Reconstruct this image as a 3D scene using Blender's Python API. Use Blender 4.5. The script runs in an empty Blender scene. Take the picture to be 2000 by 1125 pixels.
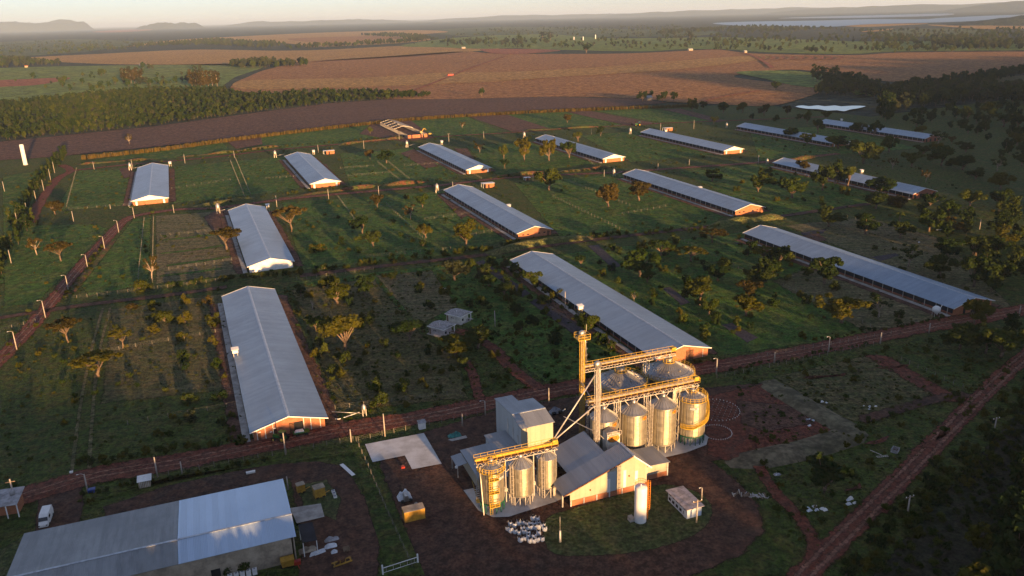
import bpy, bmesh, math, random
from mathutils import Vector, Matrix
from mathutils.geometry import tessellate_polygon

S = bpy.context.scene
COL = S.collection
R = math.radians

# ------------------------------------------------------------------ camera
CAM_H = 85.0                                   # drone height above the farm
F_PX = 1570.0                                  # focal length in photo pixels (2000 wide)
PITCH, ROLL = R(18.697), R(1.432)
cd = bpy.data.cameras.new("camera"); cam = bpy.data.objects.new("camera", cd); COL.objects.link(cam)
cd.sensor_width = 36.0; cd.lens = 36.0 * F_PX / 2000.0
cd.clip_start = 0.5; cd.clip_end = 250000.0
cam.matrix_world = Matrix.Translation((0, 0, CAM_H)) @ Matrix.Rotation(R(90) - PITCH, 4, 'X') @ Matrix.Rotation(-ROLL, 4, 'Z')
S.camera = cam

# ------------------------------------------------------------------ sky, sun, exposure
SUN_EL, SUN_AZ = R(5.0), R(153.0)              # azimuth clockwise from +Y: behind the camera, to the right
w = bpy.data.worlds.new("World"); S.world = w; w.use_nodes = True
wn = w.node_tree.nodes; wl = w.node_tree.links
bg = wn["Background"]; sky = wn.new("ShaderNodeTexSky")
sky.sky_type = 'NISHITA'; sky.sun_disc = False
sky.sun_elevation = SUN_EL; sky.sun_rotation = SUN_AZ
sky.altitude = 400; sky.air_density = 1.0; sky.dust_density = 0.04; sky.ozone_density = 3.6
hsv = wn.new("ShaderNodeHueSaturation"); hsv.inputs["Saturation"].default_value = 0.52   # thin evening veil: paler than a clear sky
wl.new(sky.outputs[0], hsv.inputs["Color"]); tint = wn.new("ShaderNodeMix"); tint.data_type = 'RGBA'; tint.blend_type = 'MULTIPLY'; tint.inputs[0].default_value = 1.0; tint.inputs[7].default_value = (0.97, 0.95, 1.06, 1)
wl.new(hsv.outputs[0], tint.inputs[6]); wl.new(tint.outputs[2], bg.inputs[0]); bg.inputs[1].default_value = 0.10

sd = bpy.data.lights.new("sun", 'SUN'); sun = bpy.data.objects.new("sun", sd); COL.objects.link(sun)
sd.energy = 5.0; sd.angle = R(0.9); sd.color = (1.0, 0.58, 0.24)
sun_dir = Vector((math.sin(SUN_AZ) * math.cos(SUN_EL), math.cos(SUN_AZ) * math.cos(SUN_EL), math.sin(SUN_EL)))
sun.rotation_euler = sun_dir.to_track_quat('Z', 'Y').to_euler()
sun.location = sun_dir * 300

S.view_settings.view_transform = 'Standard'; S.view_settings.look = 'None'
S.view_settings.gamma = 1.0; S.view_settings.exposure = 1.68
S.view_settings.use_curve_mapping = False
S.render.engine = 'CYCLES'
cy = S.cycles
cy.max_bounces = 6; cy.diffuse_bounces = 2; cy.glossy_bounces = 2; cy.transmission_bounces = 2
cy.transparent_max_bounces = 24; cy.volume_bounces = 0
cy.caustics_reflective = False; cy.caustics_refractive = False
cy.use_denoising = True
cy.use_adaptive_sampling = True; cy.adaptive_threshold = 0.015
cy.sample_clamp_indirect = 4.0
S.render.film_transparent = False

# ------------------------------------------------------------------ ground positions of what the photo shows
_cp, _sp, _cr, _sr = math.cos(PITCH), math.sin(PITCH), math.cos(ROLL), math.sin(ROLL)
def G(px, py, z=0.0):
    """the point at height z that the photo shows at (px, py)"""
    x, y = px - 1000.0, 562.5 - py
    xr, yr = x * _cr + y * _sr, -x * _sr + y * _cr
    d = (xr, F_PX * _cp + yr * _sp, -F_PX * _sp + yr * _cp)
    t = (z - CAM_H) / d[2]
    return Vector((d[0] * t, d[1] * t, z))
def mpp(p):
    """metres that one photo pixel spans at point p"""
    return (p.y * _cp + (CAM_H - p.z) * _sp) / F_PX

# ------------------------------------------------------------------ helpers
def link(name, me, parent=None, loc=None, rz=None):
    o = bpy.data.objects.new(name, me); COL.objects.link(o)
    if parent is not None: o.parent = parent
    if loc is not None: o.location = loc
    if rz is not None: o.rotation_euler = (0, 0, rz)
    return o
def empty(name, loc=(0, 0, 0), rz=0.0):
    return link(name, None, None, loc, rz)
def tag(o, label=None, cat=None, group=None, kind=None):
    if label: o["label"] = label
    if cat: o["category"] = cat
    if group: o["group"] = group
    if kind: o["kind"] = kind
    return o
def copy_tree(o, parent=None):
    c = o.copy(); COL.objects.link(c); c.parent = parent
    for ch in KIDS.get(o.name, []) or o.children: copy_tree(ch, c)
    return c
KIDS = {}

class MB:
    """collects faces; build() links them as ONE mesh object"""
    def __init__(s): s.v = []; s.f = []; s.m = []; s.sm = []
    def add(s, vs, fs, mi=0, smooth=False):
        b = len(s.v); s.v += [tuple(v) for v in vs]
        for f in fs: s.f.append([b + i for i in f]); s.m.append(mi); s.sm.append(smooth)
        return s
    def box(s, c, d, rz=0.0, mi=0, M=None):
        x, y, z = d[0] / 2, d[1] / 2, d[2] / 2; ca, sa = math.cos(rz), math.sin(rz)
        vs = []
        for i in (-1, 1):
            for j in (-1, 1):
                for k in (-1, 1):
                    p = Vector((i * x, j * y, k * z))
                    if M is not None: p = M @ p
                    else: p = Vector((p.x * ca - p.y * sa, p.x * sa + p.y * ca, p.z))
                    vs.append((c[0] + p.x, c[1] + p.y, c[2] + p.z))
        return s.add(vs, [(0, 1, 3, 2), (4, 6, 7, 5), (0, 4, 5, 1), (2, 3, 7, 6), (0, 2, 6, 4), (1, 5, 7, 3)], mi)
    def bar(s, a, b, w, h=None, mi=0):
        """square bar from a to b"""
        a, b = Vector(a), Vector(b); d = b - a; L = d.length
        if L < 1e-6: return s
        q = d.to_track_quat('Y', 'Z').to_matrix()
        return s.box((a + b) / 2, (w, L, h or w), mi=mi, M=q)
    def tube(s, pts, rad, n=8, mi=0, cap=True, smooth=True):
        """round tube along pts; rad a number or one per point"""
        pts = [Vector(p) for p in pts]; k = len(pts)
        rr = rad if isinstance(rad, (list, tuple)) else [rad] * k
        vs = []; up = Vector((0, 0, 1))
        for i, p in enumerate(pts):
            d = (pts[min(i + 1, k - 1)] - pts[max(i - 1, 0)]).normalized()
            a = d.cross(up)
            if a.length < 1e-3: a = d.cross(Vector((0, 1, 0)))
            a.normalize(); b = a.cross(d)
            for j in range(n):
                t = 2 * math.pi * j / n
                vs.append(p + (a * math.cos(t) + b * math.sin(t)) * rr[i])
        fs = [(i * n + j, i * n + (j + 1) % n, (i + 1) * n + (j + 1) % n, (i + 1) * n + j) for i in range(k - 1) for j in range(n)]
        s.add(vs, fs, mi, smooth)
        if cap:
            b0 = len(s.v) - k * n
            s.f.append([b0 + j for j in range(n)][::-1]); s.m.append(mi); s.sm.append(False)
            s.f.append([b0 + (k - 1) * n + j for j in range(n)]); s.m.append(mi); s.sm.append(False)
        return s
    def lathe(s, prof, n=32, c=(0, 0, 0), mi=0, smooth=True, a0=0.0, a1=2 * math.pi):
        full = abs(a1 - a0 - 2 * math.pi) < 1e-6; m = n if full else n + 1
        vs = [(c[0] + r * math.cos(a0 + (a1 - a0) * j / n), c[1] + r * math.sin(a0 + (a1 - a0) * j / n), c[2] + z) for r, z in prof for j in range(m)]
        fs = [(i * m + j, i * m + (j + 1) % m, (i + 1) * m + (j + 1) % m, (i + 1) * m + j) for i in range(len(prof) - 1) for j in range(n)]
        return s.add(vs, fs, mi, smooth)
    def prism(s, poly, axis_vec, mi=0):
        """extrude a planar polygon (list of 3-D points) by axis_vec"""
        a = [Vector(p) for p in poly]; v = Vector(axis_vec); n = len(a)
        return s.add(a + [p + v for p in a], [list(range(n))[::-1], list(range(n, 2 * n))] + [(i, (i + 1) % n, n + (i + 1) % n, n + i) for i in range(n)], mi)
    def mesh(s, name, mats):
        me = bpy.data.meshes.new(name); me.from_pydata(s.v, [], s.f)
        for m in (mats if isinstance(mats, (list, tuple)) else [mats]): me.materials.append(m)
        me.polygons.foreach_set("material_index", s.m); me.polygons.foreach_set("use_smooth", s.sm); me.update()
        return me
    def build(s, name, mats, parent=None, loc=None, rz=None):
        return link(name, s.mesh(name, mats), parent, loc, rz)
def clean(me):
    bm = bmesh.new(); bm.from_mesh(me); bmesh.ops.recalc_face_normals(bm, faces=bm.faces); bm.to_mesh(me); bm.free(); return me
def dup_part(src, loc=None, rz=None, parent=None):
    o = src.copy(); COL.objects.link(o)
    if parent is not None: o.parent = parent
    if loc is not None: o.location = loc
    if rz is not None: o.rotation_euler = (0, 0, rz)
    return o
# ------------------------------------------------------------------ materials (all procedural)
def new_mat(name):
    m = bpy.data.materials.new(name); m.use_nodes = True; nt = m.node_tree
    return m, nt.nodes, nt.links, nt.nodes["Principled BSDF"]
def rgb(c): return (c[0], c[1], c[2], 1.0)
def mixc(n, l, fac, a, b, mode='MIX'):
    x = n.new("ShaderNodeMix"); x.data_type = 'RGBA'; x.blend_type = mode
    for sock, v in ((x.inputs[0], fac), (x.inputs[6], a), (x.inputs[7], b)):
        if isinstance(v, bpy.types.NodeSocket): l.new(v, sock)
        elif isinstance(v, (tuple, list)): sock.default_value = rgb(v)
        else: sock.default_value = v
    return x.outputs[2]
def mathn(n, l, op, a, b=None, c=None, clamp=False):
    x = n.new("ShaderNodeMath"); x.operation = op; x.use_clamp = clamp
    for i, v in enumerate((a, b, c)):
        if v is None: continue
        if isinstance(v, bpy.types.NodeSocket): l.new(v, x.inputs[i])
        else: x.inputs[i].default_value = v
    return x.outputs[0]
def ramp(n, l, v, lo, hi, a=0.0, b=1.0):
    x = n.new("ShaderNodeMapRange"); x.interpolation_type = 'SMOOTHSTEP'
    l.new(v, x.inputs[0]); x.inputs[1].default_value = lo; x.inputs[2].default_value = hi; x.inputs[3].default_value = a; x.inputs[4].default_value = b
    return x.outputs[0]
def noise(n, l, vec, scale, detail=3.0, rough=0.55, dist=0.0):
    x = n.new("ShaderNodeTexNoise"); x.inputs["Scale"].default_value = scale; x.inputs["Detail"].default_value = detail
    x.inputs["Roughness"].default_value = rough; x.inputs["Distortion"].default_value = dist
    if vec is not None: l.new(vec, x.inputs["Vector"])
    return x.outputs["Fac"]
def mapping(n, l, vec, rz=0.0, sc=(1, 1, 1)):
    x = n.new("ShaderNodeMapping"); x.inputs["Rotation"].default_value = (0, 0, rz); x.inputs["Scale"].default_value = sc
    l.new(vec, x.inputs["Vector"]); return x.outputs[0]
def world_pos(n): return n.new("ShaderNodeNewGeometry").outputs["Position"]
def obj_pos(n): return n.new("ShaderNodeTexCoord").outputs["Object"]

def ground_mat(name, c0, c1, c2, big=0.018, mid=0.25, fine=1.6, bump=0.5, streak=None, feather=True, rough=0.95, soft=0.5, c2amt=0.6, streak_col=None, streak_amt=0.5):
    """soil or grass: two broad tones, patches of a third, fine mottling, relief that catches a low sun"""
    m, n, l, b = new_mat(name); P = world_pos(n)
    nb = noise(n, l, P, big, 4, 0.6); nm = noise(n, l, P, mid, 4, 0.6); nf = noise(n, l, P, fine, 3, 0.6)
    col = mixc(n, l, ramp(n, l, nb, 0.36, 0.64), c0, c1)
    col = mixc(n, l, mathn(n, l, 'MULTIPLY', ramp(n, l, nm, 0.46, 0.60), c2amt), col, c2)
    h = mathn(n, l, 'ADD', mathn(n, l, 'MULTIPLY', nm, 1.2), mathn(n, l, 'MULTIPLY', nf, 0.9))
    if streak:
        ang, sx, sy = streak                     # rows: direction, across-scale, along-scale
        sv = mapping(n, l, P, ang, (sx, sy, 1)); ns = noise(n, l, sv, 1.0, 3, 0.6)
        col = mixc(n, l, mathn(n, l, 'MULTIPLY', ramp(n, l, ns, 0.42, 0.66), streak_amt), col, streak_col or c2)
        h = mathn(n, l, 'ADD', h, mathn(n, l, 'MULTIPLY', ns, 0.6))
    v = mathn(n, l, 'MULTIPLY', ramp(n, l, nf, 0.28, 0.72, 0.62, 1.36), ramp(n, l, noise(n, l, P, mid * 2.7, 5, 0.65), 0.34, 0.66, 0.62, 1.38))
    hs = n.new("ShaderNodeVectorMath"); hs.operation = 'SCALE'; l.new(col, hs.inputs[0]); l.new(v, hs.inputs[3])
    l.new(hs.outputs[0], b.inputs["Base Color"]); b.inputs["Roughness"].default_value = rough; b.inputs["Specular IOR Level"].default_value = 0.15
    bp = n.new("ShaderNodeBump"); bp.inputs["Strength"].default_value = 1.0; bp.inputs["Distance"].default_value = bump
    l.new(h, bp.inputs["Height"]); l.new(bp.outputs[0], b.inputs["Normal"])
    if feather:
        at = n.new("ShaderNodeAttribute"); at.attribute_name = "edge"
        ne = noise(n, l, P, mid * 2.2, 5, 0.7)
        e = mathn(n, l, 'ADD', at.outputs["Fac"], mathn(n, l, 'MULTIPLY', mathn(n, l, 'SUBTRACT', ne, 0.5), 2.2 * soft))
        a = ramp(n, l, e, 0.5 - 0.3 * soft, 0.5 + 0.3 * soft)
        tr = n.new("ShaderNodeBsdfTransparent"); mx = n.new("ShaderNodeMixShader")
        l.new(a, mx.inputs[0]); l.new(tr.outputs[0], mx.inputs[1]); l.new(b.outputs[0], mx.inputs[2])
        l.new(mx.outputs[0], n["Material Output"].inputs[0])
    return m

def plain(name, c, rough=0.7, metal=0.0, var=0.15, scale=1.5, bump=0.0, bscale=8.0, spec=0.3, c2=None, obj=True):
    """a surface of one colour with blotches, grime and fine relief"""
    m, n, l, b = new_mat(name); P = obj_pos(n) if obj else world_pos(n)
    nn = noise(n, l, P, scale, 5, 0.65)
    d = tuple(x * (1 - 2 * var) for x in c) if c2 is None else c2
    e = tuple(min(1, x * (1 + var)) for x in c)
    l.new(mixc(n, l, ramp(n, l, nn, 0.3, 0.7), d, e), b.inputs["Base Color"])
    b.inputs["Roughness"].default_value = rough; b.inputs["Metallic"].default_value = metal; b.inputs["Specular IOR Level"].default_value = spec
    if bump:
        bp = n.new("ShaderNodeBump"); bp.inputs["Distance"].default_value = bump
        l.new(noise(n, l, P, bscale, 3), bp.inputs["Height"]); l.new(bp.outputs[0], b.inputs["Normal"])
    return m

def sheet_mat(name, c, c_dirt, axis=1, pitch=1.02, rough=0.45, metal=0.35, dirt=0.5, rib=0.03, seams=True, sun_fade=None):
    """profiled metal roofing: ribs across 'axis', sheets of slightly different tone, streaks of grime down the slope"""
    m, n, l, b = new_mat(name); P = obj_pos(n)
    sp = n.new("ShaderNodeSeparateXYZ"); l.new(P, sp.inputs[0]); u = sp.outputs[axis]; v = sp.outputs[1 - axis]
    cell = mathn(n, l, 'FLOOR', mathn(n, l, 'DIVIDE', u, pitch))
    wn_ = n.new("ShaderNodeTexWhiteNoise"); wn_.noise_dimensions = '1D'; l.new(cell, wn_.inputs["W"])
    sc = (0.9, 0.06, 1) if axis == 0 else (0.06, 0.9, 1)
    st = noise(n, l, mapping(n, l, P, 0, sc), 1.3, 4, 0.65)
    bl = noise(n, l, P, 0.09, 5, 0.7)
    col = mixc(n, l, mathn(n, l, 'MULTIPLY', ramp(n, l, st, 0.4, 0.75), dirt), c, c_dirt)
    col = mixc(n, l, mathn(n, l, 'MULTIPLY', ramp(n, l, bl, 0.35, 0.7), dirt * 1.2), col, tuple(0.5 * (a + d) for a, d in zip(c, c_dirt)))
    hs = n.new("ShaderNodeVectorMath"); hs.operation = 'SCALE'; l.new(col, hs.inputs[0])
    l.new(ramp(n, l, wn_.outputs["Value"], 0, 1, 0.94, 1.05), hs.inputs[3])
    l.new(hs.outputs[0], b.inputs["Base Color"])
    b.inputs["Metallic"].default_value = metal
    l.new(ramp(n, l, bl, 0.2, 0.8, rough * 0.85, min(1, rough * 1.35)), b.inputs["Roughness"])
    wv = mathn(n, l, 'SINE', mathn(n, l, 'MULTIPLY', u, 2 * math.pi / (pitch / 4)))
    fr = mathn(n, l, 'FRACT', mathn(n, l, 'DIVIDE', u, pitch))
    h = mathn(n, l, 'ADD', mathn(n, l, 'MULTIPLY', wv, 0.5), mathn(n, l, 'MULTIPLY', ramp(n, l, fr, 0.92, 1.0), 1.2))
    bp = n.new("ShaderNodeBump"); bp.inputs["Distance"].default_value = rib; bp.inputs["Strength"].default_value = 0.7
    l.new(h, bp.inputs["Height"]); l.new(bp.outputs[0], b.inputs["Normal"])
    return m

def brick_mat(name, c, mortar, sx=1.0):
    m, n, l, b = new_mat(name); P = obj_pos(n)
    sp = n.new("ShaderNodeSeparateXYZ"); l.new(P, sp.inputs[0]); cb = n.new("ShaderNodeCombineXYZ")
    l.new(mathn(n, l, 'ADD', sp.outputs[0], sp.outputs[1]), cb.inputs[0]); l.new(sp.outputs[2], cb.inputs[1])
    br = n.new("ShaderNodeTexBrick"); l.new(cb.outputs[0], br.inputs["Vector"])
    br.inputs["Color1"].default_value = rgb(c); br.inputs["Color2"].default_value = rgb(tuple(x * 0.72 for x in c)); br.inputs["Mortar"].default_value = rgb(mortar)
    br.inputs["Scale"].default_value = 1.0; br.inputs["Brick Width"].default_value = 0.42; br.inputs["Row Height"].default_value = 0.22; br.inputs["Mortar Size"].default_value = 0.02
    nn = noise(n, l, P, 0.6, 4)
    l.new(mixc(n, l, ramp(n, l, nn, 0.35, 0.75, 0, 0.45), br.outputs["Color"], tuple(x * 0.6 for x in c)), b.inputs["Base Color"])
    b.inputs["Roughness"].default_value = 0.9; b.inputs["Specular IOR Level"].default_value = 0.15
    bp = n.new("ShaderNodeBump"); bp.inputs["Distance"].default_value = 0.02; bp.inputs["Strength"].default_value = 0.6; l.new(br.outputs["Fac"], bp.inputs["Height"]); bp.invert = True
    l.new(bp.outputs[0], b.inputs["Normal"])
    return m

def leaf_mat(name, c, c2, trans=0.3):
    """leaves: tone varies from clump to clump and from tree to tree, some light passes through"""
    m, n, l, b = new_mat(name); P = world_pos(n)
    oi = n.new("ShaderNodeObjectInfo")
    nn = noise(n, l, P, 0.7, 3, 0.6)
    f = mathn(n, l, 'ADD', mathn(n, l, 'MULTIPLY', nn, 0.9), mathn(n, l, 'MULTIPLY', mathn(n, l, 'SUBTRACT', oi.outputs["Random"], 0.5), 0.55))
    col = mixc(n, l, ramp(n, l, f, 0.25, 0.7), c, c2)
    df = n.new("ShaderNodeBsdfDiffuse"); tl = n.new("ShaderNodeBsdfTranslucent"); mx = n.new("ShaderNodeMixShader")
    l.new(col, df.inputs[0]); l.new(col, tl.inputs[0]); mx.inputs[0].default_value = trans
    l.new(df.outputs[0], mx.inputs[1]); l.new(tl.outputs[0], mx.inputs[2]); l.new(mx.outputs[0], n["Material Output"].inputs[0])
    return m

def galv_mat(name, c=(0.44, 0.395, 0.30), rough=0.40, ring=0.85, axis_ring=True):
    """galvanised corrugated silo wall: rings of sheets, each a little different in gloss"""
    m, n, l, b = new_mat(name); P = obj_pos(n)
    sp = n.new("ShaderNodeSeparateXYZ"); l.new(P, sp.inputs[0]); z = sp.outputs[2]
    ang = n.new("ShaderNodeMath"); ang.operation = 'ARCTAN2'; l.new(sp.outputs[1], ang.inputs[0]); l.new(sp.outputs[0], ang.inputs[1])
    cell = mathn(n, l, 'ADD', mathn(n, l, 'FLOOR', mathn(n, l, 'DIVIDE', z, ring)), mathn(n, l, 'MULTIPLY', mathn(n, l, 'FLOOR', mathn(n, l, 'MULTIPLY', ang.outputs[0], 6 / math.pi)), 17.0))
    wn_ = n.new("ShaderNodeTexWhiteNoise"); wn_.noise_dimensions = '1D'; l.new(cell, wn_.inputs["W"])
    nn = noise(n, l, mapping(n, l, P, 0, (1.5, 1.5, 0.25)), 1.0, 4, 0.6)
    col = mixc(n, l, ramp(n, l, nn, 0.3, 0.75, 0, 0.55), c, tuple(x * 0.72 for x in c))
    hs = n.new("ShaderNodeVectorMath"); hs.operation = 'SCALE'; l.new(col, hs.inputs[0]); l.new(ramp(n, l, wn_.outputs["Value"], 0, 1, 0.88, 1.08), hs.inputs[3])
    l.new(hs.outputs[0], b.inputs["Base Color"]); b.inputs["Metallic"].default_value = 0.85
    l.new(mathn(n, l, 'ADD', ramp(n, l, nn, 0.2, 0.8, rough * 0.85, rough * 1.3), mathn(n, l, 'MULTIPLY', wn_.outputs["Value"], 0.08)), b.inputs["Roughness"])
    wv = mathn(n, l, 'SINE', mathn(n, l, 'MULTIPLY', z, 2 * math.pi / 0.11))
    sm = mathn(n, l, 'GREATER_THAN', mathn(n, l, 'FRACT', mathn(n, l, 'DIVIDE', z, ring)), 0.95)
    bp = n.new("ShaderNodeBump"); bp.inputs["Distance"].default_value = 0.012; bp.inputs["Strength"].default_value = 0.45
    l.new(mathn(n, l, 'ADD', wv, mathn(n, l, 'MULTIPLY', sm, 1.5)), bp.inputs["Height"]); l.new(bp.outputs[0], b.inputs["Normal"])
    return m

M = {}
GA = R(20.5)                                    # the farm grid is turned 20.5 degrees from the view
# soils and grasses
M['pasture'] = ground_mat("pasture_ground", (0.0475, 0.0809, 0.0143), (0.0713, 0.1016, 0.0176), (0.1069, 0.0947, 0.0264), feather=False, bump=2.5)
M['grass'] = ground_mat("lush_grass", (0.0552, 0.1357, 0.0184), (0.0943, 0.1898, 0.0276), (0.1725, 0.1898, 0.0414), mid=0.16, bump=4.0, streak=(GA, 0.35, 0.05), streak_amt=0.45, streak_col=(0.0345, 0.0920, 0.0161))
M['dust'] = ground_mat("pale_red_dust", (0.210, 0.105, 0.070), (0.180, 0.085, 0.056), (0.150, 0.075, 0.052), bump=0.1, mid=0.5, soft=0.9)
M['drygrass'] = ground_mat("dry_grass", (0.1741, 0.1354, 0.0670), (0.1226, 0.1226, 0.0515), (0.0774, 0.1032, 0.0334), bump=2.52, streak=(GA, 0.05, 0.75), streak_col=(0.2450, 0.1998, 0.1032), streak_amt=0.7)
M['olive'] = ground_mat("mown_olive_grass", (0.1021, 0.0976, 0.0343), (0.0790, 0.0877, 0.0296), (0.1496, 0.1096, 0.0479), bump=2.16, streak=(GA, 0.05, 0.6), streak_col=(0.1701, 0.1401, 0.0628), streak_amt=0.55)
M['lawn'] = ground_mat("short_lawn", (0.0502, 0.0696, 0.0212), (0.0638, 0.0774, 0.0251), (0.0822, 0.0755, 0.0329), bump=0.55, mid=0.4)
M['dirt'] = ground_mat("red_dirt", (0.1558, 0.0487, 0.0282), (0.1180, 0.0383, 0.0240), (0.0944, 0.0443, 0.0309), bump=0.44, mid=0.35, fine=2.5)
M['yard'] = ground_mat("dark_dirt_yard", (0.0758, 0.0399, 0.0270), (0.0518, 0.0334, 0.0256), (0.0938, 0.0435, 0.0270), bump=0.36, mid=0.22, fine=2.2, streak=(R(60), 0.25, 0.04), streak_amt=0.35)
M['bank'] = ground_mat("bare_red_bank", (0.120, 0.048, 0.024), (0.070, 0.070, 0.022), (0.055, 0.070, 0.018), big=0.11, mid=0.35, bump=0.5, feather=False, c2amt=0.9)
M['bankgrass'] = ground_mat("grass_on_the_bank", (0.110, 0.115, 0.034), (0.140, 0.110, 0.042), (0.070, 0.095, 0.024), bump=1.20, mid=0.3, feather=False)
M['darkstrip'] = ground_mat("dark_strip", (0.036, 0.034, 0.042), (0.045, 0.040, 0.046), (0.060, 0.048, 0.044), bump=0.1, mid=0.5)
M['tilled'] = ground_mat("tilled_soil", (0.1060, 0.0535, 0.0358), (0.0883, 0.0476, 0.0342), (0.1237, 0.0670, 0.0446), bump=0.95, mid=0.12, streak=(GA, 0.03, 0.35), streak_amt=0.4)
M['stubble'] = ground_mat("stubble_field", (0.4207, 0.2385, 0.0791), (0.3717, 0.2035, 0.0706), (0.4769, 0.2862, 0.0983), big=0.004, mid=0.05, fine=0.5, bump=7.00, streak=(R(-4), 0.012, 0.22), streak_amt=0.4, soft=0.3)
M['stubble2'] = ground_mat("brown_stubble_field", (0.3299, 0.1558, 0.0606), (0.2932, 0.1367, 0.0564), (0.3812, 0.1908, 0.0711), big=0.004, mid=0.05, fine=0.5, bump=5.60, streak=(R(-4), 0.012, 0.22), streak_amt=0.4, soft=0.3)
M['redfield'] = ground_mat("red_ploughed_field", (0.2956, 0.1032, 0.0563), (0.2612, 0.0935, 0.0518), (0.3300, 0.1238, 0.0619), big=0.004, mid=0.05, fine=0.5, bump=4.00, soft=0.3)
M['farpasture'] = ground_mat("far_pasture", (0.1395, 0.2007, 0.0379), (0.1832, 0.2178, 0.0446), (0.1047, 0.1482, 0.0379), big=0.004, mid=0.02, fine=0.2, bump=11.52, soft=0.3)
M['farscrub'] = ground_mat("far_scrub", (0.0691, 0.0988, 0.0369), (0.1116, 0.1221, 0.0451), (0.0446, 0.0675, 0.0307), big=0.004, mid=0.012, fine=0.1, bump=16.20, soft=0.4)
M['farwood'] = ground_mat("far_woods", (0.0248, 0.0360, 0.0218), (0.0341, 0.0409, 0.0245), (0.0434, 0.0484, 0.0273), big=0.002, mid=0.012, fine=0.08, bump=18.00, feather=False)
M['farpasture_h'] = ground_mat("ridge_pasture", (0.0496, 0.0713, 0.0211), (0.0651, 0.0775, 0.0248), (0.0372, 0.0527, 0.0211), big=0.004, mid=0.02, fine=0.2, bump=11.52, feather=False)
M['floor'] = ground_mat("dark_forest_soil", (0.030, 0.028, 0.016), (0.022, 0.030, 0.012), (0.040, 0.034, 0.022), bump=0.6)  # dark soil colour under the corner wood
M['gravel'] = ground_mat("tan_bank_cover", (0.118, 0.098, 0.060), (0.098, 0.088, 0.050), (0.130, 0.104, 0.066), bump=0.1, mid=0.1, fine=0.8, feather=False)

# building surfaces
M['roof'] = sheet_mat("aluzinc_roof", (0.2170, 0.2835, 0.3543), (0.1524, 0.1984, 0.2541), axis=1, dirt=0.55)  # skylight blue put into neutral zinc, here and in the pale sheets
M['roof_pale'] = sheet_mat("pale_aluzinc_roof", (0.2654, 0.3298, 0.3952), (0.1991, 0.2502, 0.3030), axis=1, dirt=0.35)
M['roof_old'] = sheet_mat("weathered_grey_roof", (0.2448, 0.2584, 0.2584), (0.1360, 0.1428, 0.1496), axis=0, dirt=0.75, metal=0.1, rough=0.6)
M['roof_new'] = sheet_mat("bright_new_roof", (0.4104, 0.5141, 0.6293), (0.3420, 0.4309, 0.5465), axis=0, dirt=0.3, metal=0.2, rough=0.4)
M['roof_mill'] = sheet_mat("grey_mill_roof", (0.2720, 0.2856, 0.2992), (0.1836, 0.1904, 0.2040), axis=0, dirt=0.5, metal=0.2, rough=0.5)
M['clad'] = sheet_mat("cream_metal_cladding", (0.38, 0.34, 0.25), (0.28, 0.25, 0.18), axis=0, dirt=0.35, metal=0.0, rough=0.55)
M['cladgrey'] = sheet_mat("grey_metal_cladding", (0.40, 0.43, 0.44), (0.30, 0.33, 0.34), axis=1, dirt=0.4, metal=0.0, rough=0.55)
M['ridge'] = plain("ridge_capping", (0.42, 0.45, 0.48), 0.5, 0.3)
M['white'] = plain("white_painted_wall", (0.74, 0.72, 0.68), 0.7, var=0.1, scale=0.6)
M['whitepaint'] = plain("clean_white_paint", (0.70, 0.68, 0.64), 0.45, var=0.05, scale=0.5)
M['cream'] = plain("cream_render", (0.58, 0.54, 0.46), 0.85, var=0.14, scale=0.7)
M['beige'] = plain("beige_block_wall", (0.36, 0.29, 0.21), 0.9, var=0.2, scale=0.6)
M['pinkrender'] = plain("grey_pink_render", (0.42, 0.37, 0.36), 0.9, var=0.12, scale=0.7)
M['paleblue'] = plain("pale_blue_paint", (0.48, 0.55, 0.62), 0.7, var=0.08, scale=0.8)
M['brick'] = brick_mat("red_hollow_brick", (0.44, 0.150, 0.066), (0.33, 0.20, 0.14))
M['brick_dark'] = brick_mat("dark_red_brick", (0.34, 0.110, 0.066), (0.24, 0.15, 0.11))
M['concrete'] = plain("concrete", (0.40, 0.37, 0.33), 0.9, var=0.18, scale=0.5, bump=0.01)
M['concrete_pale'] = plain("pale_concrete_slab", (0.50, 0.49, 0.47), 0.9, var=0.14, scale=0.25, bump=0.01, c2=(0.37, 0.35, 0.32))
M['fibre'] = plain("grey_fibre_cement", (0.34, 0.33, 0.33), 0.9, var=0.2, scale=0.8, bump=0.02, bscale=3)
M['fibre_red'] = plain("stained_pink_grey_roof", (0.40, 0.34, 0.32), 0.9, var=0.22, scale=1.2, bump=0.02, bscale=3)
M['tile'] = plain("dull_grey_tiles", (0.30, 0.28, 0.27), 0.9, var=0.25, scale=2.5, bump=0.03, bscale=4)
M['dark'] = plain("dark_opening", (0.012, 0.012, 0.014), 0.9, var=0.2)
M['net'] = plain("black_side_net", (0.020, 0.022, 0.030), 0.85, var=0.3, scale=0.4)
M['glass'] = plain("dark_window_glass", (0.02, 0.025, 0.03), 0.12, var=0.1, spec=0.6)
M['pole'] = plain("pole_concrete", (0.36, 0.31, 0.26), 0.85, var=0.12, scale=1.0)
M['wood'] = plain("weathered_wood", (0.20, 0.14, 0.09), 0.9, var=0.25, scale=3)
M['post'] = plain("pale_fence_post", (0.24, 0.21, 0.17), 0.9, var=0.2, scale=1)
M['wire'] = plain("fence_wire", (0.25, 0.24, 0.22), 0.6, 0.5)
M['galv'] = galv_mat("galvanised_silo_wall")  # default colour's warm tint puts the sunset reflection into the wall
M['galvroof'] = galv_mat("galvanised_silo_roof", (0.36, 0.36, 0.36), 0.42)
M['galvplain'] = plain("galvanised_steel", (0.40, 0.37, 0.33), 0.42, 0.75, var=0.12, scale=2)
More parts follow.
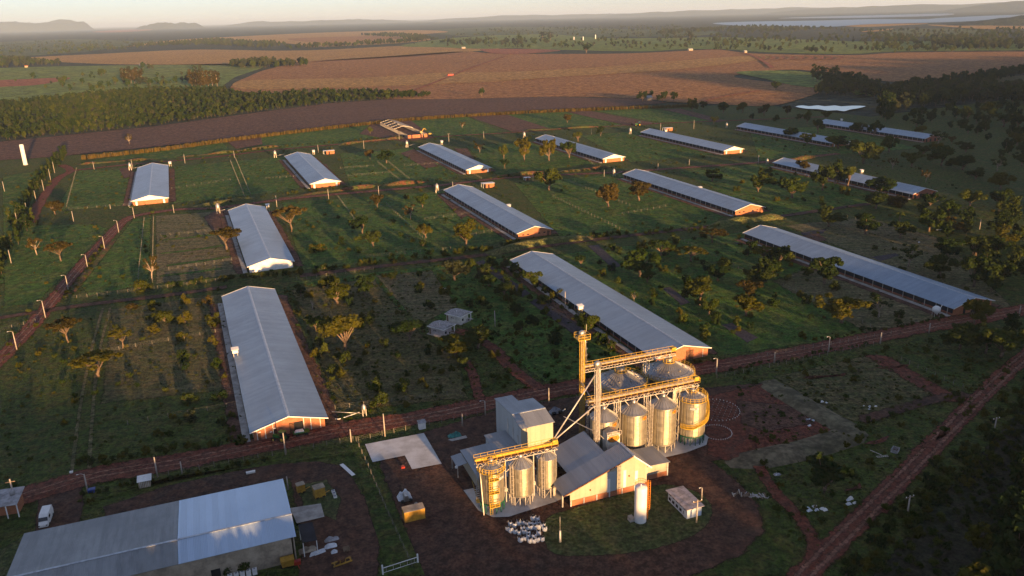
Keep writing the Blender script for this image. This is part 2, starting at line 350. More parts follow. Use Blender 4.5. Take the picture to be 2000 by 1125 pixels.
M['steel'] = plain("pale_steel_frame", (0.52, 0.47, 0.42), 0.5, 0.4, var=0.12, scale=2)
M['yellow'] = plain("yellow_steel_paint", (0.52, 0.32, 0.035), 0.5, var=0.15, scale=1.5)
M['orange'] = plain("orange_paint", (0.60, 0.20, 0.02), 0.5, var=0.15, scale=1.5)
M['boxyellow'] = plain("ochre_yellow_paint", (0.42, 0.23, 0.03), 0.6, var=0.2, scale=0.9)
M['green'] = plain("dark_green_steel", (0.010, 0.075, 0.045), 0.5, var=0.2)
M['red'] = plain("red_paint", (0.42, 0.035, 0.02), 0.5, var=0.2)
M['blue'] = plain("blue_plastic", (0.03, 0.06, 0.22), 0.5, var=0.2)
M['teal'] = plain("teal_tarp", (0.05, 0.22, 0.19), 0.7, var=0.3, scale=2)
M['tarp'] = plain("white_woven_plastic", (0.62, 0.64, 0.66), 0.7, var=0.12, scale=2, bump=0.03, bscale=3)
M['tarpgrey'] = plain("grey_tarpaulin", (0.25, 0.26, 0.29), 0.7, var=0.2, scale=2, bump=0.03, bscale=3)
M['rubber'] = plain("black_rubber", (0.012, 0.012, 0.012), 0.8)
M['tractor'] = plain("tractor_green", (0.02, 0.12, 0.02), 0.45)
M['rust'] = plain("rusty_steel", (0.14, 0.06, 0.03), 0.85, var=0.3, scale=3)
M['bark'] = plain("tree_bark", (0.16, 0.11, 0.075), 0.95, var=0.3, scale=2.5, bump=0.03, bscale=6)
M['palebark'] = plain("pale_tree_bark", (0.30, 0.23, 0.17), 0.95, var=0.3, scale=2.5)
M['leaf'] = leaf_mat("leaves_green", (0.0300, 0.0517, 0.0105), (0.0713, 0.0845, 0.0165))
M['leaf_dark'] = leaf_mat("leaves_dark", (0.0194, 0.0360, 0.0106), (0.0440, 0.0580, 0.0141))
M['leaf_dry'] = leaf_mat("leaves_russet", (0.0474, 0.0384, 0.0112), (0.0738, 0.0546, 0.0157))
M['leaf_gold'] = leaf_mat("leaves_olive_gold", (0.0442, 0.0521, 0.0089), (0.0883, 0.0794, 0.0122))
M['leaf_grey'] = leaf_mat("leaves_grey_green", (0.0336, 0.0416, 0.0208), (0.0560, 0.0608, 0.0272))
M['cane'] = leaf_mat("tall_dry_grass", (0.0960, 0.0660, 0.0180), (0.1440, 0.0900, 0.0252))
M['scrub'] = leaf_mat("scrub_leaves", (0.038, 0.062, 0.014), (0.085, 0.095, 0.024))
# ------------------------------------------------------------------ ground, fields, roads
def catmull(pts, step, closed=False):
    out = []; k = len(pts)
    for i in range(k if closed else k - 1):
        p0, p1, p2, p3 = (pts[(i + j) % k] if closed else pts[min(max(i + j, 0), k - 1)] for j in (-1, 0, 1, 2))
        m = max(1, int((p2 - p1).length / step))
        for q in range(m):
            t = q / m
            out.append(0.5 * ((2 * p1) + (p2 - p0) * t + (2 * p0 - 5 * p1 + 4 * p2 - p3) * t * t + (3 * p1 - p0 - 3 * p2 + p3) * t ** 3))
    if not closed: out.append(pts[-1])
    return out
def straight(pts, step):
    out = []
    for i, a in enumerate(pts):
        b = pts[(i + 1) % len(pts)]; m = max(1, int((b - a).length / step))
        out += [a + (b - a) * (q / m) for q in range(m)]
    return out
def set_edge(me, vals):
    at = me.attributes.new("edge", 'FLOAT', 'POINT'); at.data.foreach_set("value", vals)
def patch(name, poly, mat, z=0.02, fe=2.0, curved=False, step=None, world=False, label=None, solid=False):
    """a field or yard: a sheet whose rim fades raggedly into what lies under it"""
    pts = [Vector((p[0], p[1], 0)) for p in poly] if world else [G(p[0], p[1]) for p in poly]
    for p in pts: p.z = 0
    step = step or max(fe * 2.0, 2.0)
    pts = catmull(pts, step, True) if curved else straight(pts, step)
    k = len(pts); area = sum(pts[i].x * pts[(i + 1) % k].y - pts[(i + 1) % k].x * pts[i].y for i in range(k))
    if area < 0: pts.reverse()
    inner = []
    for i in range(k):
        d1 = (pts[i] - pts[i - 1]); d2 = (pts[(i + 1) % k] - pts[i])
        n = Vector((-(d1.y), d1.x, 0)).normalized() + Vector((-(d2.y), d2.x, 0)).normalized()
        n = n.normalized() if n.length > 1e-4 else Vector((0, 0, 0))
        inner.append(pts[i] + n * fe)
    zz = Vector((0, 0, z))
    vs = [p + zz for p in pts] + [p + zz for p in inner]
    tri = tessellate_polygon([inner])
    fs = [(i, (i + 1) % k, k + (i + 1) % k, k + i) for i in range(k)]
    for t in tri:
        a, b, c = (inner[j] for j in t)
        fs.append([k + j for j in (t if (b - a).cross(c - a).z > 0 else t[::-1])])
    me = bpy.data.meshes.new(name); me.from_pydata([tuple(v) for v in vs], [], fs); me.materials.append(mat); me.update()
    set_edge(me, [0.0] * k + [1.0] * k)
    o = link(name, me); tag(o, label, None, None, "structure")
    return o
def strip(name, line, width, mat, z=0.06, fe=0.35, step=3.0, world=False, label=None, jit=0.12, seed=1):
    """a road or track along a line"""
    rnd = random.Random(seed)
    pts = [Vector((p[0], p[1], 0)) for p in line] if world else [G(p[0], p[1]) for p in line]
    ws = None
    if len(line[0]) > 2: ws = [p[2] for p in line]
    for p in pts: p.z = 0
    c = catmull(pts, step); k = len(c); vs = []; ed = []
    for i, p in enumerate(c):
        d = (c[min(i + 1, k - 1)] - c[max(i - 1, 0)]).normalized(); n = Vector((-d.y, d.x, 0))
        wd = width * (1 + rnd.uniform(-jit, jit)) / 2; f = fe * width
        for q, e in ((-wd - f, 0), (-wd + f, 1), (wd - f, 1), (wd + f, 0)):
            vs.append((p.x + n.x * q, p.y + n.y * q, z)); ed.append(float(e) if 0 < i < k - 1 else 0.0)
    fs = [(i * 4 + j + 1, i * 4 + j, (i + 1) * 4 + j, (i + 1) * 4 + j + 1) for i in range(k - 1) for j in range(3)]
    me = bpy.data.meshes.new(name); me.from_pydata(vs, [], [f[::-1] for f in fs]); me.materials.append(mat); me.update()
    bm = bmesh.new(); bm.from_mesh(me)
    for f in bm.faces:
        f.normal_update()
        if f.normal.z < 0: f.normal_flip()
    bm.to_mesh(me); bm.free()
    set_edge(me, ed)
    return tag(link(name, me), label, None, None, "structure")

GR = 90000.0
tag(MB().add([(-GR, -3000, 0), (GR, -3000, 0), (GR, GR, 0), (-GR, GR, 0)], [(0, 1, 2, 3)]).build("ground", M['farwood']), "wide plain of woods and fields reaching the horizon", None, None, "structure")

far = [   # name, outline in the photo, material, height, feather
 ("pasture", [(-260, 100), (0, 82), (150, 76), (280, 80), (330, 78), (240, 93), (120, 106), (-260, 122)], 'farscrub', 0.3, 60),
 ("pasture", [(850, 58), (1000, 52), (1300, 58), (1420, 62), (1300, 72), (880, 70)], 'farscrub', 0.3, 60),
 ("pasture", [(-260, 142), (0, 133), (150, 129), (300, 127), (440, 125), (520, 129), (470, 150), (420, 176), (300, 176), (180, 182), (60, 196), (-260, 225)], 'farpasture', 0.5, 12),
 ("field", [(-260, 165), (0, 157), (140, 152), (90, 165), (0, 171), (-260, 180)], 'redfield', 0.8, 8),
 ("field", [(30, 115), (200, 105), (380, 97), (540, 99), (640, 97), (780, 90), (860, 92), (980, 95), (900, 103), (760, 113), (560, 124), (480, 129), (330, 127), (180, 125)], 'stubble', 0.5, 14),
 ("field", [(240, 92), (330, 79), (470, 71), (620, 64), (800, 59), (880, 62), (800, 70), (850, 77), (780, 85), (700, 89), (600, 93), (560, 86), (430, 78), (330, 85)], 'stubble', 0.7, 30),
 ("field", [(560, 76), (700, 71), (790, 74), (700, 82), (620, 84)], 'stubble2', 1.0, 30),
 ("pasture", [(780, 89), (900, 73), (1060, 67), (1180, 74), (1320, 74), (1400, 73), (1560, 77), (1700, 81), (2000, 79), (2400, 77), (2400, 97), (2000, 99), (1760, 101), (1660, 106), (1500, 103), (1410, 97), (1330, 97), (1250, 101), (1090, 98), (1000, 95), (935, 96), (860, 93)], 'farpasture', 0.6, 14),
 ("field", [(470, 180), (450, 166), (480, 151), (520, 136), (600, 121), (760, 110), (900, 101), (985, 105), (1200, 105), (1330, 100), (1400, 97), (1480, 105), (1660, 108), (1760, 103), (2000, 101), (2400, 99), (2400, 152), (2000, 142), (1850, 160), (1780, 163), (1650, 152), (1560, 137), (1480, 142), (1440, 151), (1560, 167), (1610, 177), (1560, 197), (1500, 209), (1400, 205), (1300, 200), (1260, 195), (1100, 190), (850, 195), (700, 192)], 'stubble2', 0.5, 6),
 ("field", [(480, 158), (700, 153), (860, 143), (1000, 141), (1200, 129), (1470, 109), (1492, 117), (1300, 139), (1100, 151), (1000, 159), (850, 166), (650, 173), (470, 175)], 'stubble', 0.9, 5),
 ("field", [(935, 97), (1000, 96), (1090, 98), (1080, 102), (980, 107)], 'redfield', 1.0, 8),
 ("pasture", [(1435, 143), (1480, 139), (1560, 140), (1640, 152), (1660, 165), (1600, 172), (1545, 168), (1490, 155)], 'farpasture', 0.9, 4),
 ("pasture", [(1645, 170), (1690, 158), (1720, 165), (1730, 185), (1680, 190), (1660, 182)], 'grass', 1.1, 4),
 ("field", [(1880, 168), (2000, 148), (2400, 140), (2400, 175), (2000, 172), (1930, 176)], 'olive', 1.1, 5),
 ("pasture", [(1725, 60), (1800, 56), (1910, 58), (1935, 66), (1800, 73), (1720, 70)], 'farscrub', 1.0, 20),
 ("field", [(1805, 49), (1900, 49), (2000, 51), (2400, 50), (2400, 58), (2000, 57), (1910, 57)], 'stubble', 1.0, 25),
 ("field", [(1680, 62), (1745, 56), (1735, 60), (1700, 63)], 'stubble', 1.1, 12),
 ("field", [(1640, 50), (1700, 47), (1820, 46), (1760, 50), (1680, 53)], 'stubble', 0.6, 30),
 ("field", [(180, 62), (260, 57), (300, 58), (240, 63)], 'redfield', 1.2, 30),
]
for nm, poly, mt, z, fe in far: patch(nm, poly, M[mt], z, fe, curved=True, step=fe * 2)

# the farm's own ground
patch("farm_pasture", [(-500, 335), (0, 313), (160, 302), (320, 286), (700, 241), (1000, 218), (1250, 206), (1500, 206), (1700, 228), (2000, 190), (2500, 175), (2600, 700), (2300, 1300), (-600, 1300), (-900, 700)], M['pasture'], 0.02, 3)
patch("tilled_strip", [(-300, 330), (-300, 290), (0, 277), (300, 247), (500, 220), (640, 202), (850, 188), (1000, 187), (1250, 193), (1310, 201), (1250, 206), (1000, 218), (700, 241), (320, 286), (160, 302), (60, 311)], M['tilled'], 0.30, 3)
GRASS = [
 [(0, 345), (95, 330), (60, 420), (30, 480), (0, 560)], [(0, 445), (60, 440), (190, 436), (215, 445), (150, 520), (80, 590), (0, 605)],
 [(150, 332), (255, 330), (262, 400), (130, 412), (100, 415)], [(335, 325), (560, 305), (606, 362), (560, 375), (335, 398)],
 [(255, 428), (300, 424), (298, 555), (170, 580), (150, 560)], [(545, 395), (870, 372), (1010, 465), (880, 500), (585, 530)],
 [(660, 300), (815, 288), (910, 338), (860, 358), (680, 372)], [(905, 285), (1045, 276), (1178, 318), (970, 345)],
 [(1000, 358), (1215, 338), (1430, 415), (1390, 445), (1090, 468)], [(1130, 265), (1250, 255), (1412, 300), (1230, 318)],
 [(1320, 335), (1510, 318), (1780, 388), (1500, 425)], [(1460, 255), (1620, 245), (1800, 290), (1480, 315)],
 [(150, 318), (430, 270), (460, 300), (200, 320)], [(510, 262), (720, 232), (780, 275), (560, 290), (490, 285)], [(790, 232), (905, 224), (990, 260), (850, 272)],
 [(980, 222), (1105, 218), (1230, 246), (1080, 255)], [(1150, 215), (1260, 210), (1420, 236), (1290, 240)],
 [(1010, 505), (1450, 452), (1830, 620), (1830, 640), (1400, 700), (1390, 690)], [(560, 550), (1000, 500), (1310, 690), (1120, 745), (1060, 750), (900, 640)],
]
for i, g in enumerate(GRASS): patch("paddock", g, M['grass'], 0.04 + 0.002 * i, 2.5)
patch("paddock", [(300, 422), (455, 410), (486, 535), (300, 556)], M['drygrass'], 0.09, 2)
patch("paddock", [(208, 604), (446, 570), (482, 762), (185, 795)], M['olive'], 0.09, 3)
patch("paddock", [(560, 566), (735, 540), (830, 650), (905, 700), (925, 780), (655, 812)], M['olive'], 0.094, 3)
for i, ln in enumerate([[(312, 470), (380, 463), (445, 455)], [(308, 496), (380, 488), (455, 477)], [(318, 520), (400, 509), (470, 499)], [(306, 540), (380, 532), (440, 524)]]): strip("grass_strip", ln, 2.6, M['grass'], 0.105 + .002 * i, .4, seed=60 + i)
patch("hay_strip", [(728, 538), (846, 526), (900, 598), (815, 640)], M['drygrass'], 0.10, 2)
patch("paddock", [(1500, 548), (1640, 498), (1835, 608), (1832, 650), (1695, 656), (1520, 562)], M['drygrass'], 0.098, 3)
patch("paddock", [(1525, 440), (1690, 422), (1850, 468), (1996, 608), (1925, 600)], M['drygrass'], 0.102, 3)
for i, q in enumerate([[(925, 512), (945, 508), (1040, 574), (1020, 582)], [(1030, 590), (1055, 580), (1150, 644), (1128, 662)], [(1145, 480), (1170, 478), (1216, 520), (1195, 526)], [(1290, 563), (1310, 560), (1352, 592), (1330, 598)],
        [(1405, 635), (1430, 630), (1484, 660), (1460, 672)], [(1560, 455), (1618, 446), (1610, 456), (1575, 465)], [(1698, 502), (1750, 494), (1758, 500), (1720, 512)], [(1430, 474), (1500, 470), (1490, 476), (1440, 478)]]):
    patch("dark_ground_strip", q, M['darkstrip'], 0.12 + 0.002 * i, 0.9)  # plain dark blue-grey strips across the paddocks
for i, q in enumerate([[(905, 225), (985, 222), (1085, 254), (1000, 258)], [(1105, 219), (1150, 216), (1290, 242), (1230, 247)], [(1290, 213), (1330, 212), (1420, 236), (1400, 240)], [(430, 268), (510, 258), (515, 282), (460, 292)],
        [(700, 262), (735, 232), (800, 232), (850, 270), (790, 278)], [(600, 325), (640, 320), (665, 360), (640, 362)], [(230, 330), (262, 325), (262, 345), (240, 350)], [(395, 425), (430, 405), (455, 412), (440, 450), (410, 450)],
        [(850, 380), (870, 376), (920, 420), (900, 430)], [(780, 300), (810, 290), (860, 325), (830, 330)], [(885, 290), (915, 290), (935, 320), (915, 325)], [(1490, 470), (1600, 455), (1620, 470), (1530, 490)]]):
    patch("bare_soil", q, M['tilled'], 0.14 + 0.002 * i, 1.6)

def road(name, line, wd, mt='dirt', z=0.18, label=None, seed=1, fe=0.22):
    o = strip(name, line, wd, M[mt], z, fe, label=label, seed=seed)
    if name == "dirt_road":                     # two pale dusty wheel ruts
        c = catmull([G(*q) for q in line], 6.0)
        for k, off in enumerate((-.95, .85)):
            pts = []
            for i, p in enumerate(c):
                d = (c[min(i + 1, len(c) - 1)] - c[max(i - 1, 0)]).normalized(); pts.append((p.x - d.y * off, p.y + d.x * off))
            strip("wheel_rut", pts, .75, M['dust'], z + .012 + .002 * k, .5, 4.0, world=True, seed=seed + k)
    return o
road("dirt_road", [(-60, 760), (0, 702), (60, 640), (92, 600), (150, 530), (205, 470), (243, 432), (270, 421), (345, 410), (430, 406), (560, 389), (700, 376), (862, 362), (1000, 347), (1200, 337), (1350, 327), (1500, 316), (1640, 300)], 5.0, 'dirt', 0.18, "red dirt road climbing past the light poles and along the middle barns")
road("dirt_track", [(62, 437), (75, 402), (110, 352), (138, 334), (120, 322)], 5.0, 'dirt', 0.184, "short red dirt track beside the tree row", 2)
road("dirt_track", [(130, 335), (250, 322), (400, 309), (560, 291), (800, 271), (1000, 259), (1250, 243), (1450, 235), (1620, 228)], 4.5, 'dirt', 0.188, "dirt track behind the farthest row of barns", 3)
road("dirt_track", [(-80, 640), (0, 622), (100, 606), (200, 592), (330, 577), (450, 560)], 3.6, 'yard', 0.192, "faint track between the left paddocks", 4)
road("dirt_track", [(580, 540), (750, 520), (950, 498), (1100, 476), (1400, 441), (1510, 425), (1700, 398)], 4.0, 'yard', 0.196, "overgrown track between the front and middle barns", 5)
road("dirt_road", [(-160, 1030), (0, 985), (60, 966), (200, 926), (330, 906), (500, 873), (640, 846), (820, 816), (940, 792), (1060, 767), (1180, 748), (1400, 716), (1600, 681), (1800, 641), (2000, 606), (2200, 566)], 7.0, 'dirt', 0.20, "red dirt road running across in front of the three front barns", 6)
road("dirt_track", [(902, 698), (922, 728), (932, 762), (938, 790)], 2.6, 'dirt', 0.204, "narrow red track by the two little houses", 7, 0.3)
road("dirt_track", [(885, 642), (920, 656), (962, 680), (1005, 725), (1062, 766)], 3.6, 'dirt', 0.206, "winding red track from the little houses to the road", 8, 0.3)
road("dirt_road", [(1520, 1180), (1590, 1105), (1660, 1035), (1750, 945), (1860, 832), (1930, 762), (2010, 690), (2200, 530)], 4.2, 'dirt', 0.208, "red dirt road along the dark wood", 9)
road("dirt_track", [(1500, 893), (1482, 912), (1520, 970), (1560, 1010), (1592, 1066), (1575, 1110)], 2.4, 'dirt', 0.212, "narrow red track round the rubble plot", 10, 0.35)
road("dirt_track", [(1700, 690), (1760, 725), (1830, 765), (1890, 790)], 5.0, 'dirt', 0.214, "worn red track behind the levelled pad", 11, 0.4)
road("dirt_track", [(1670, 825), (1740, 805), (1830, 780), (1900, 770)], 3.0, 'yard', 0.216, "pale worn path past the scrap", 12, 0.4)
for i, (px, a) in enumerate(((28, 0), (62, 1))):
    strip("wheel_track", [(190 + px * 0.42, 600 - a), (163 + px * 0.5, 690), (135 + px * 0.75, 800), (112 + px, 925)], 0.8, M['drygrass'], 0.12, 0.4, label="pale double wheel track across the dark left field" if not a else "second pale wheel track across the dark left field", seed=20 + i)
patch("dirt_yard", [(722, 868), (835, 838), (960, 800), (1060, 782), (1160, 765), (1380, 755), (1480, 745), (1600, 815), (1500, 888), (1400, 905), (1450, 940), (1490, 985), (1505, 1040), (1460, 1090), (1380, 1125), (1200, 1190), (820, 1200), (808, 1110), (760, 985), (735, 920)], M['yard'], 0.14, 2.0)
patch("dirt_yard", [(195, 990), (330, 945), (520, 905), (625, 898), (680, 910), (720, 970), (750, 1060), (745, 1200), (560, 1200), (585, 1060), (560, 940), (200, 1015)], M['yard'], 0.142, 1.5)
patch("dirt_yard", [(70, 970), (165, 945), (170, 985), (160, 1025), (60, 1060)], M['yard'], 0.146, 1.0)
patch("levelled_pad", [(1365, 775), (1488, 748), (1655, 842), (1560, 872), (1420, 905), (1375, 890)], M['dirt'], 0.16, 1.6)
patch("lawn", [(1064, 1012), (1118, 992), (1262, 950), (1320, 947), (1380, 970), (1396, 1005), (1362, 1048), (1262, 1080), (1160, 1090), (1082, 1087), (1058, 1058)], M['lawn'], 0.17, 0.9, curved=True, label="lawn island with the white tank in the dirt yard")
patch("grass_verge", [(1418, 915), (1480, 918), (1520, 975), (1555, 1040), (1540, 1125), (1470, 1125), (1500, 1040), (1480, 975)], M['pasture'], 0.165, 1.2)
patch("lawn", [(575, 948), (640, 935), (672, 975), (660, 1020), (590, 1000)], M['lawn'], 0.172, 1.0)
patch("grass_verge", [(240, 955), (560, 892), (700, 868), (700, 885), (560, 905), (330, 938), (170, 985), (165, 960)], M['pasture'], 0.17, 1.0)
patch("grass_strip", [(690, 872), (718, 872), (770, 985), (830, 1125), (760, 1125), (700, 930)], M['pasture'], 0.173, 1.0)
patch("lawn", [(0, 1075), (45, 1045), (70, 1050), (20, 1180), (-100, 1180)], M['lawn'], 0.175, 0.8)
patch("bare_soil", [(1430, 780), (1560, 790), (1600, 830), (1500, 850), (1440, 830)], M['tilled'], 0.178, 2.0)
patch("rough_grass", [(1500, 735), (1700, 690), (1880, 780), (1690, 830), (1640, 820)], M['olive'], 0.15, 2.0)
for i, q in enumerate([[(1560, 740), (1660, 728), (1650, 738)], [(1700, 720), (1780, 712), (1750, 724)], [(1680, 870), (1740, 850), (1730, 870)], [(1780, 880), (1850, 840), (1830, 880)], [(1640, 965), (1680, 940), (1690, 960)], [(1700, 1000), (1740, 985), (1740, 1010)]]):
    patch("bare_soil", q, M['dirt'], 0.22 + 0.002 * i, 1.5, curved=True)

# water
mw, n, l, b = new_mat("still_water"); b.inputs["Base Color"].default_value = (0.012, 0.018, 0.02, 1); b.inputs["Roughness"].default_value = 0.03; b.inputs["IOR"].default_value = 1.33
bp = n.new("ShaderNodeBump"); bp.inputs["Distance"].default_value = 0.004; l.new(noise(n, l, world_pos(n), 0.5, 2), bp.inputs["Height"]); l.new(bp.outputs[0], b.inputs["Normal"])
M['water'] = mw
ml_, n, l, b = new_mat("rippled_lake_water"); b.inputs["Base Color"].default_value = (0.035, 0.060, 0.085, 1); b.inputs["Roughness"].default_value = 0.35; b.inputs["Specular IOR Level"].default_value = 0.25  # blue of the higher sky's reflection is put into the base colour
M['lakewater'] = ml_
def water(name, poly, label, z=1.4):
    pts = catmull([G(*p) for p in poly], 4.0, True); me = bpy.data.meshes.new(name)
    pts = [Vector((p.x, p.y, z)) for p in pts]
    if sum(pts[i].x * pts[(i + 1) % len(pts)].y - pts[(i + 1) % len(pts)].x * pts[i].y for i in range(len(pts))) < 0: pts.reverse()
    tr = tessellate_polygon([pts]); fs = [list(t) if (pts[t[1]] - pts[t[0]]).cross(pts[t[2]] - pts[t[0]]).z > 0 else list(t)[::-1] for t in tr]
    me.from_pydata([tuple(p) for p in pts], [], fs); me.materials.append(M['lakewater' if name == 'lake' else 'water']); me.update()
    tag(link(name, me), label, None, None, "structure")
water("pond", [(1553, 211), (1568, 208.8), (1580, 210.4), (1597, 208.6), (1611, 210.6), (1630, 208.9), (1643, 210.8), (1664, 209.4), (1690, 210.2), (1676, 214.5), (1660, 217), (1648, 220.5), (1634, 218.4), (1615, 219.2), (1598, 216.2), (1575, 215.4)], "bright pond between dark trees in the valley")
water("pond", [(1672, 188), (1692, 186), (1695, 189), (1680, 191)], "small sliver of pond higher up the valley")
water("lake", [(1393, 46), (1450, 43), (1600, 40.5), (1700, 38), (1800, 38), (1850, 35), (2000, 29), (2400, 20), (2400, 30), (2000, 38), (1850, 44), (1700, 48), (1620, 53), (1500, 54), (1430, 50)], "long blue lake near the horizon", 2.0)
water("lake", [(1520, 36), (1600, 33), (1700, 30.5), (1850, 27), (1840, 31), (1700, 35), (1600, 36)], "farther arm of the lake near the horizon", 2.2)

# hills
def mound(name, cx, cy, rx, ry, h, mat, label, seed=1, n=48, flat=0.0, rz=0.0):
    """a hill: a noisy dome with its foot on the ground"""
    from mathutils import noise as ns
    vs = []; fs = []
    for i in range(n + 1):
        for j in range(n + 1):
            u, v = i / n * 2 - 1, j / n * 2 - 1; r = math.hypot(u, v)
            e = max(0.0, 1 - r * r); e = min(1.0, e * (1 + flat)) if flat else e
            k = 0.75 + 0.5 * ns.fractal(Vector((u * 2.2 + seed, v * 2.2, seed)), 1.0, 2.0, 5)
            x, y = u * rx, v * ry
            vs.append((cx + x * math.cos(rz) - y * math.sin(rz), cy + x * math.sin(rz) + y * math.cos(rz), h * (e ** 0.8) * max(0.3, k) - 0.5))
    for i in range(n):
        for j in range(n): a = i * (n + 1) + j; fs.append((a, a + n + 1, a + n + 2, a + 1))
    return tag(MB().add(vs, fs, 0, True).build(name, mat), label, None, None, "structure")
p = G(60, 62); mound("hill", p.x - 1500, p.y + 900, 2500, 900, 235, M['farwood_h'] if 'farwood_h' in M else M['farwood'], "flat-topped wooded hill on the left of the horizon", 3, 64, 5.0)
p = G(275, 58); mound("hill", p.x, p.y + 1500, 700, 700, 112, M['farwood'], "low rounded hill beside the flat-topped one on the horizon", 5, 40, 1.0)
for i, (px, py, rx, h) in enumerate(((620, 47, 2600, 100), (1050, 36, 3200, 95), (1450, 27, 3600, 110), (1850, 19, 3500, 100), (2300, 12, 3000, 110))):
    p = G(px, py); mound("hill", p.x, p.y, rx, 1800, h, M['farwood'], ["low blue rise on the horizon above the far fields", "faint low rise at the middle of the horizon", "faint rise beyond the lake's near end", "long blue rise beyond the lake", "blue rise at the edge of the picture beyond the lake"][i], 11 + i, 40, 1.0)
p = G(1990, 47); mound("hill", p.x + 600, p.y, 900, 350, 40, M['farwood'], "dark wooded hill this side of the lake", 21, 40, 1.0)

# tracks and furrows on the far fields
for i, (ln, wd, mt) in enumerate([([(990, 110), (930, 130), (885, 148), (830, 170), (790, 184)], 5, 'redfield'), ([(1450, 104), (1475, 112), (1496, 124), (1508, 134)], 7, 'redfield'), ([(560, 124), (700, 117), (860, 108), (985, 104)], 9, 'redfield'), ([(1370, 206), (1385, 197), (1440, 186), (1490, 178)], 4, 'redfield'), ([(640, 138), (760, 130), (900, 120), (985, 112)], 3.0, 'stubble'), ([(860, 165), (1000, 158), (1200, 146), (1400, 132)], 3.0, 'redfield'), ([(1000, 141), (1200, 131), (1380, 120)], 3.0, 'redfield')]):
    strip("field_track", ln, wd, M[mt], 1.3 + .05 * i, .3, 12.0, label=["dark track running down the brown field", "dark winding track by the pump house", "dark line along the top of the brown field", "curved furrow at the foot of the brown field", "pale dashed line across the brown field", "long furrow line across the pale band", "second long furrow line across the pale band"][i], seed=i)
for i in range(9):
    x = 1478 + i * 19
    strip("contour_furrow", [(x - 6, 109.5), (x + 12, 112), (x + 12, 116), (x - 8, 119)], 5.0, M['redfield'], 1.7 + .02 * i, .3, 14.0, label="curved contour furrow on the brown field, %s" % ["leftmost", "second from left", "third from left", "fourth from left", "fifth from left", "sixth from left", "seventh from left", "eighth from left", "rightmost"][i], seed=40 + i)
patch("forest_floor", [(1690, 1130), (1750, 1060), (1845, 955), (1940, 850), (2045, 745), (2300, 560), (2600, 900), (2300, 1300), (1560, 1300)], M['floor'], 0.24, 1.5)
# ------------------------------------------------------------------ trees
def leaf_cloud(mb, rnd, centres, n, size, squash=1.0, mi=0):
    """n leaf-spray faces spread over clump spheres (c, r)"""
    tot = sum(r ** 2 for c, r in centres)
    for c, r in centres:
        for _ in range(max(3, int(n * r * r / tot))):
            d = Vector((rnd.gauss(0, 1), rnd.gauss(0, 1), rnd.gauss(0, 1))).normalized()
            p = Vector(c) + Vector((d.x, d.y, d.z * squash)) * r * rnd.uniform(0.55, 1.08)
            nrm = (d + Vector((rnd.gauss(0, .6), rnd.gauss(0, .6), rnd.gauss(0, .6) + 0.25))).normalized()
            a = nrm.cross(Vector((rnd.gauss(0, 1), rnd.gauss(0, 1), rnd.gauss(0, 1)))).normalized(); b = nrm.cross(a)
            s = size * rnd.uniform(0.6, 1.35)
            mb.add([p - a * s * 0.5 - b * s * 0.3, p + a * s * 0.5 - b * s * 0.25, p + a * s * 0.35 + b * s * 0.45, p - a * s * 0.4 + b * s * 0.4], [(0, 1, 2, 3)], mi)
def limbs(mb, rnd, base, tips, r0, th, mi=0):
    """trunk from base up to height th, limbs from it to each tip"""
    top = Vector((base[0] + rnd.uniform(-.3, .3), base[1] + rnd.uniform(-.3, .3), th))
    mb.tube([(0, 0, -0.3), (0, 0, th * 0.4), top], [r0 * 1.15, r0 * 0.9, r0 * 0.75], 7, mi)
    for t in tips:
        t = Vector(t); m = top.lerp(t, 0.5) + Vector((rnd.uniform(-.3, .3), rnd.uniform(-.3, .3), rnd.uniform(0, .5)))
        mb.tube([top - Vector((0, 0, 0.2)), m, t], [r0 * 0.5, r0 * 0.33, r0 * 0.12], 5, mi, cap=False)
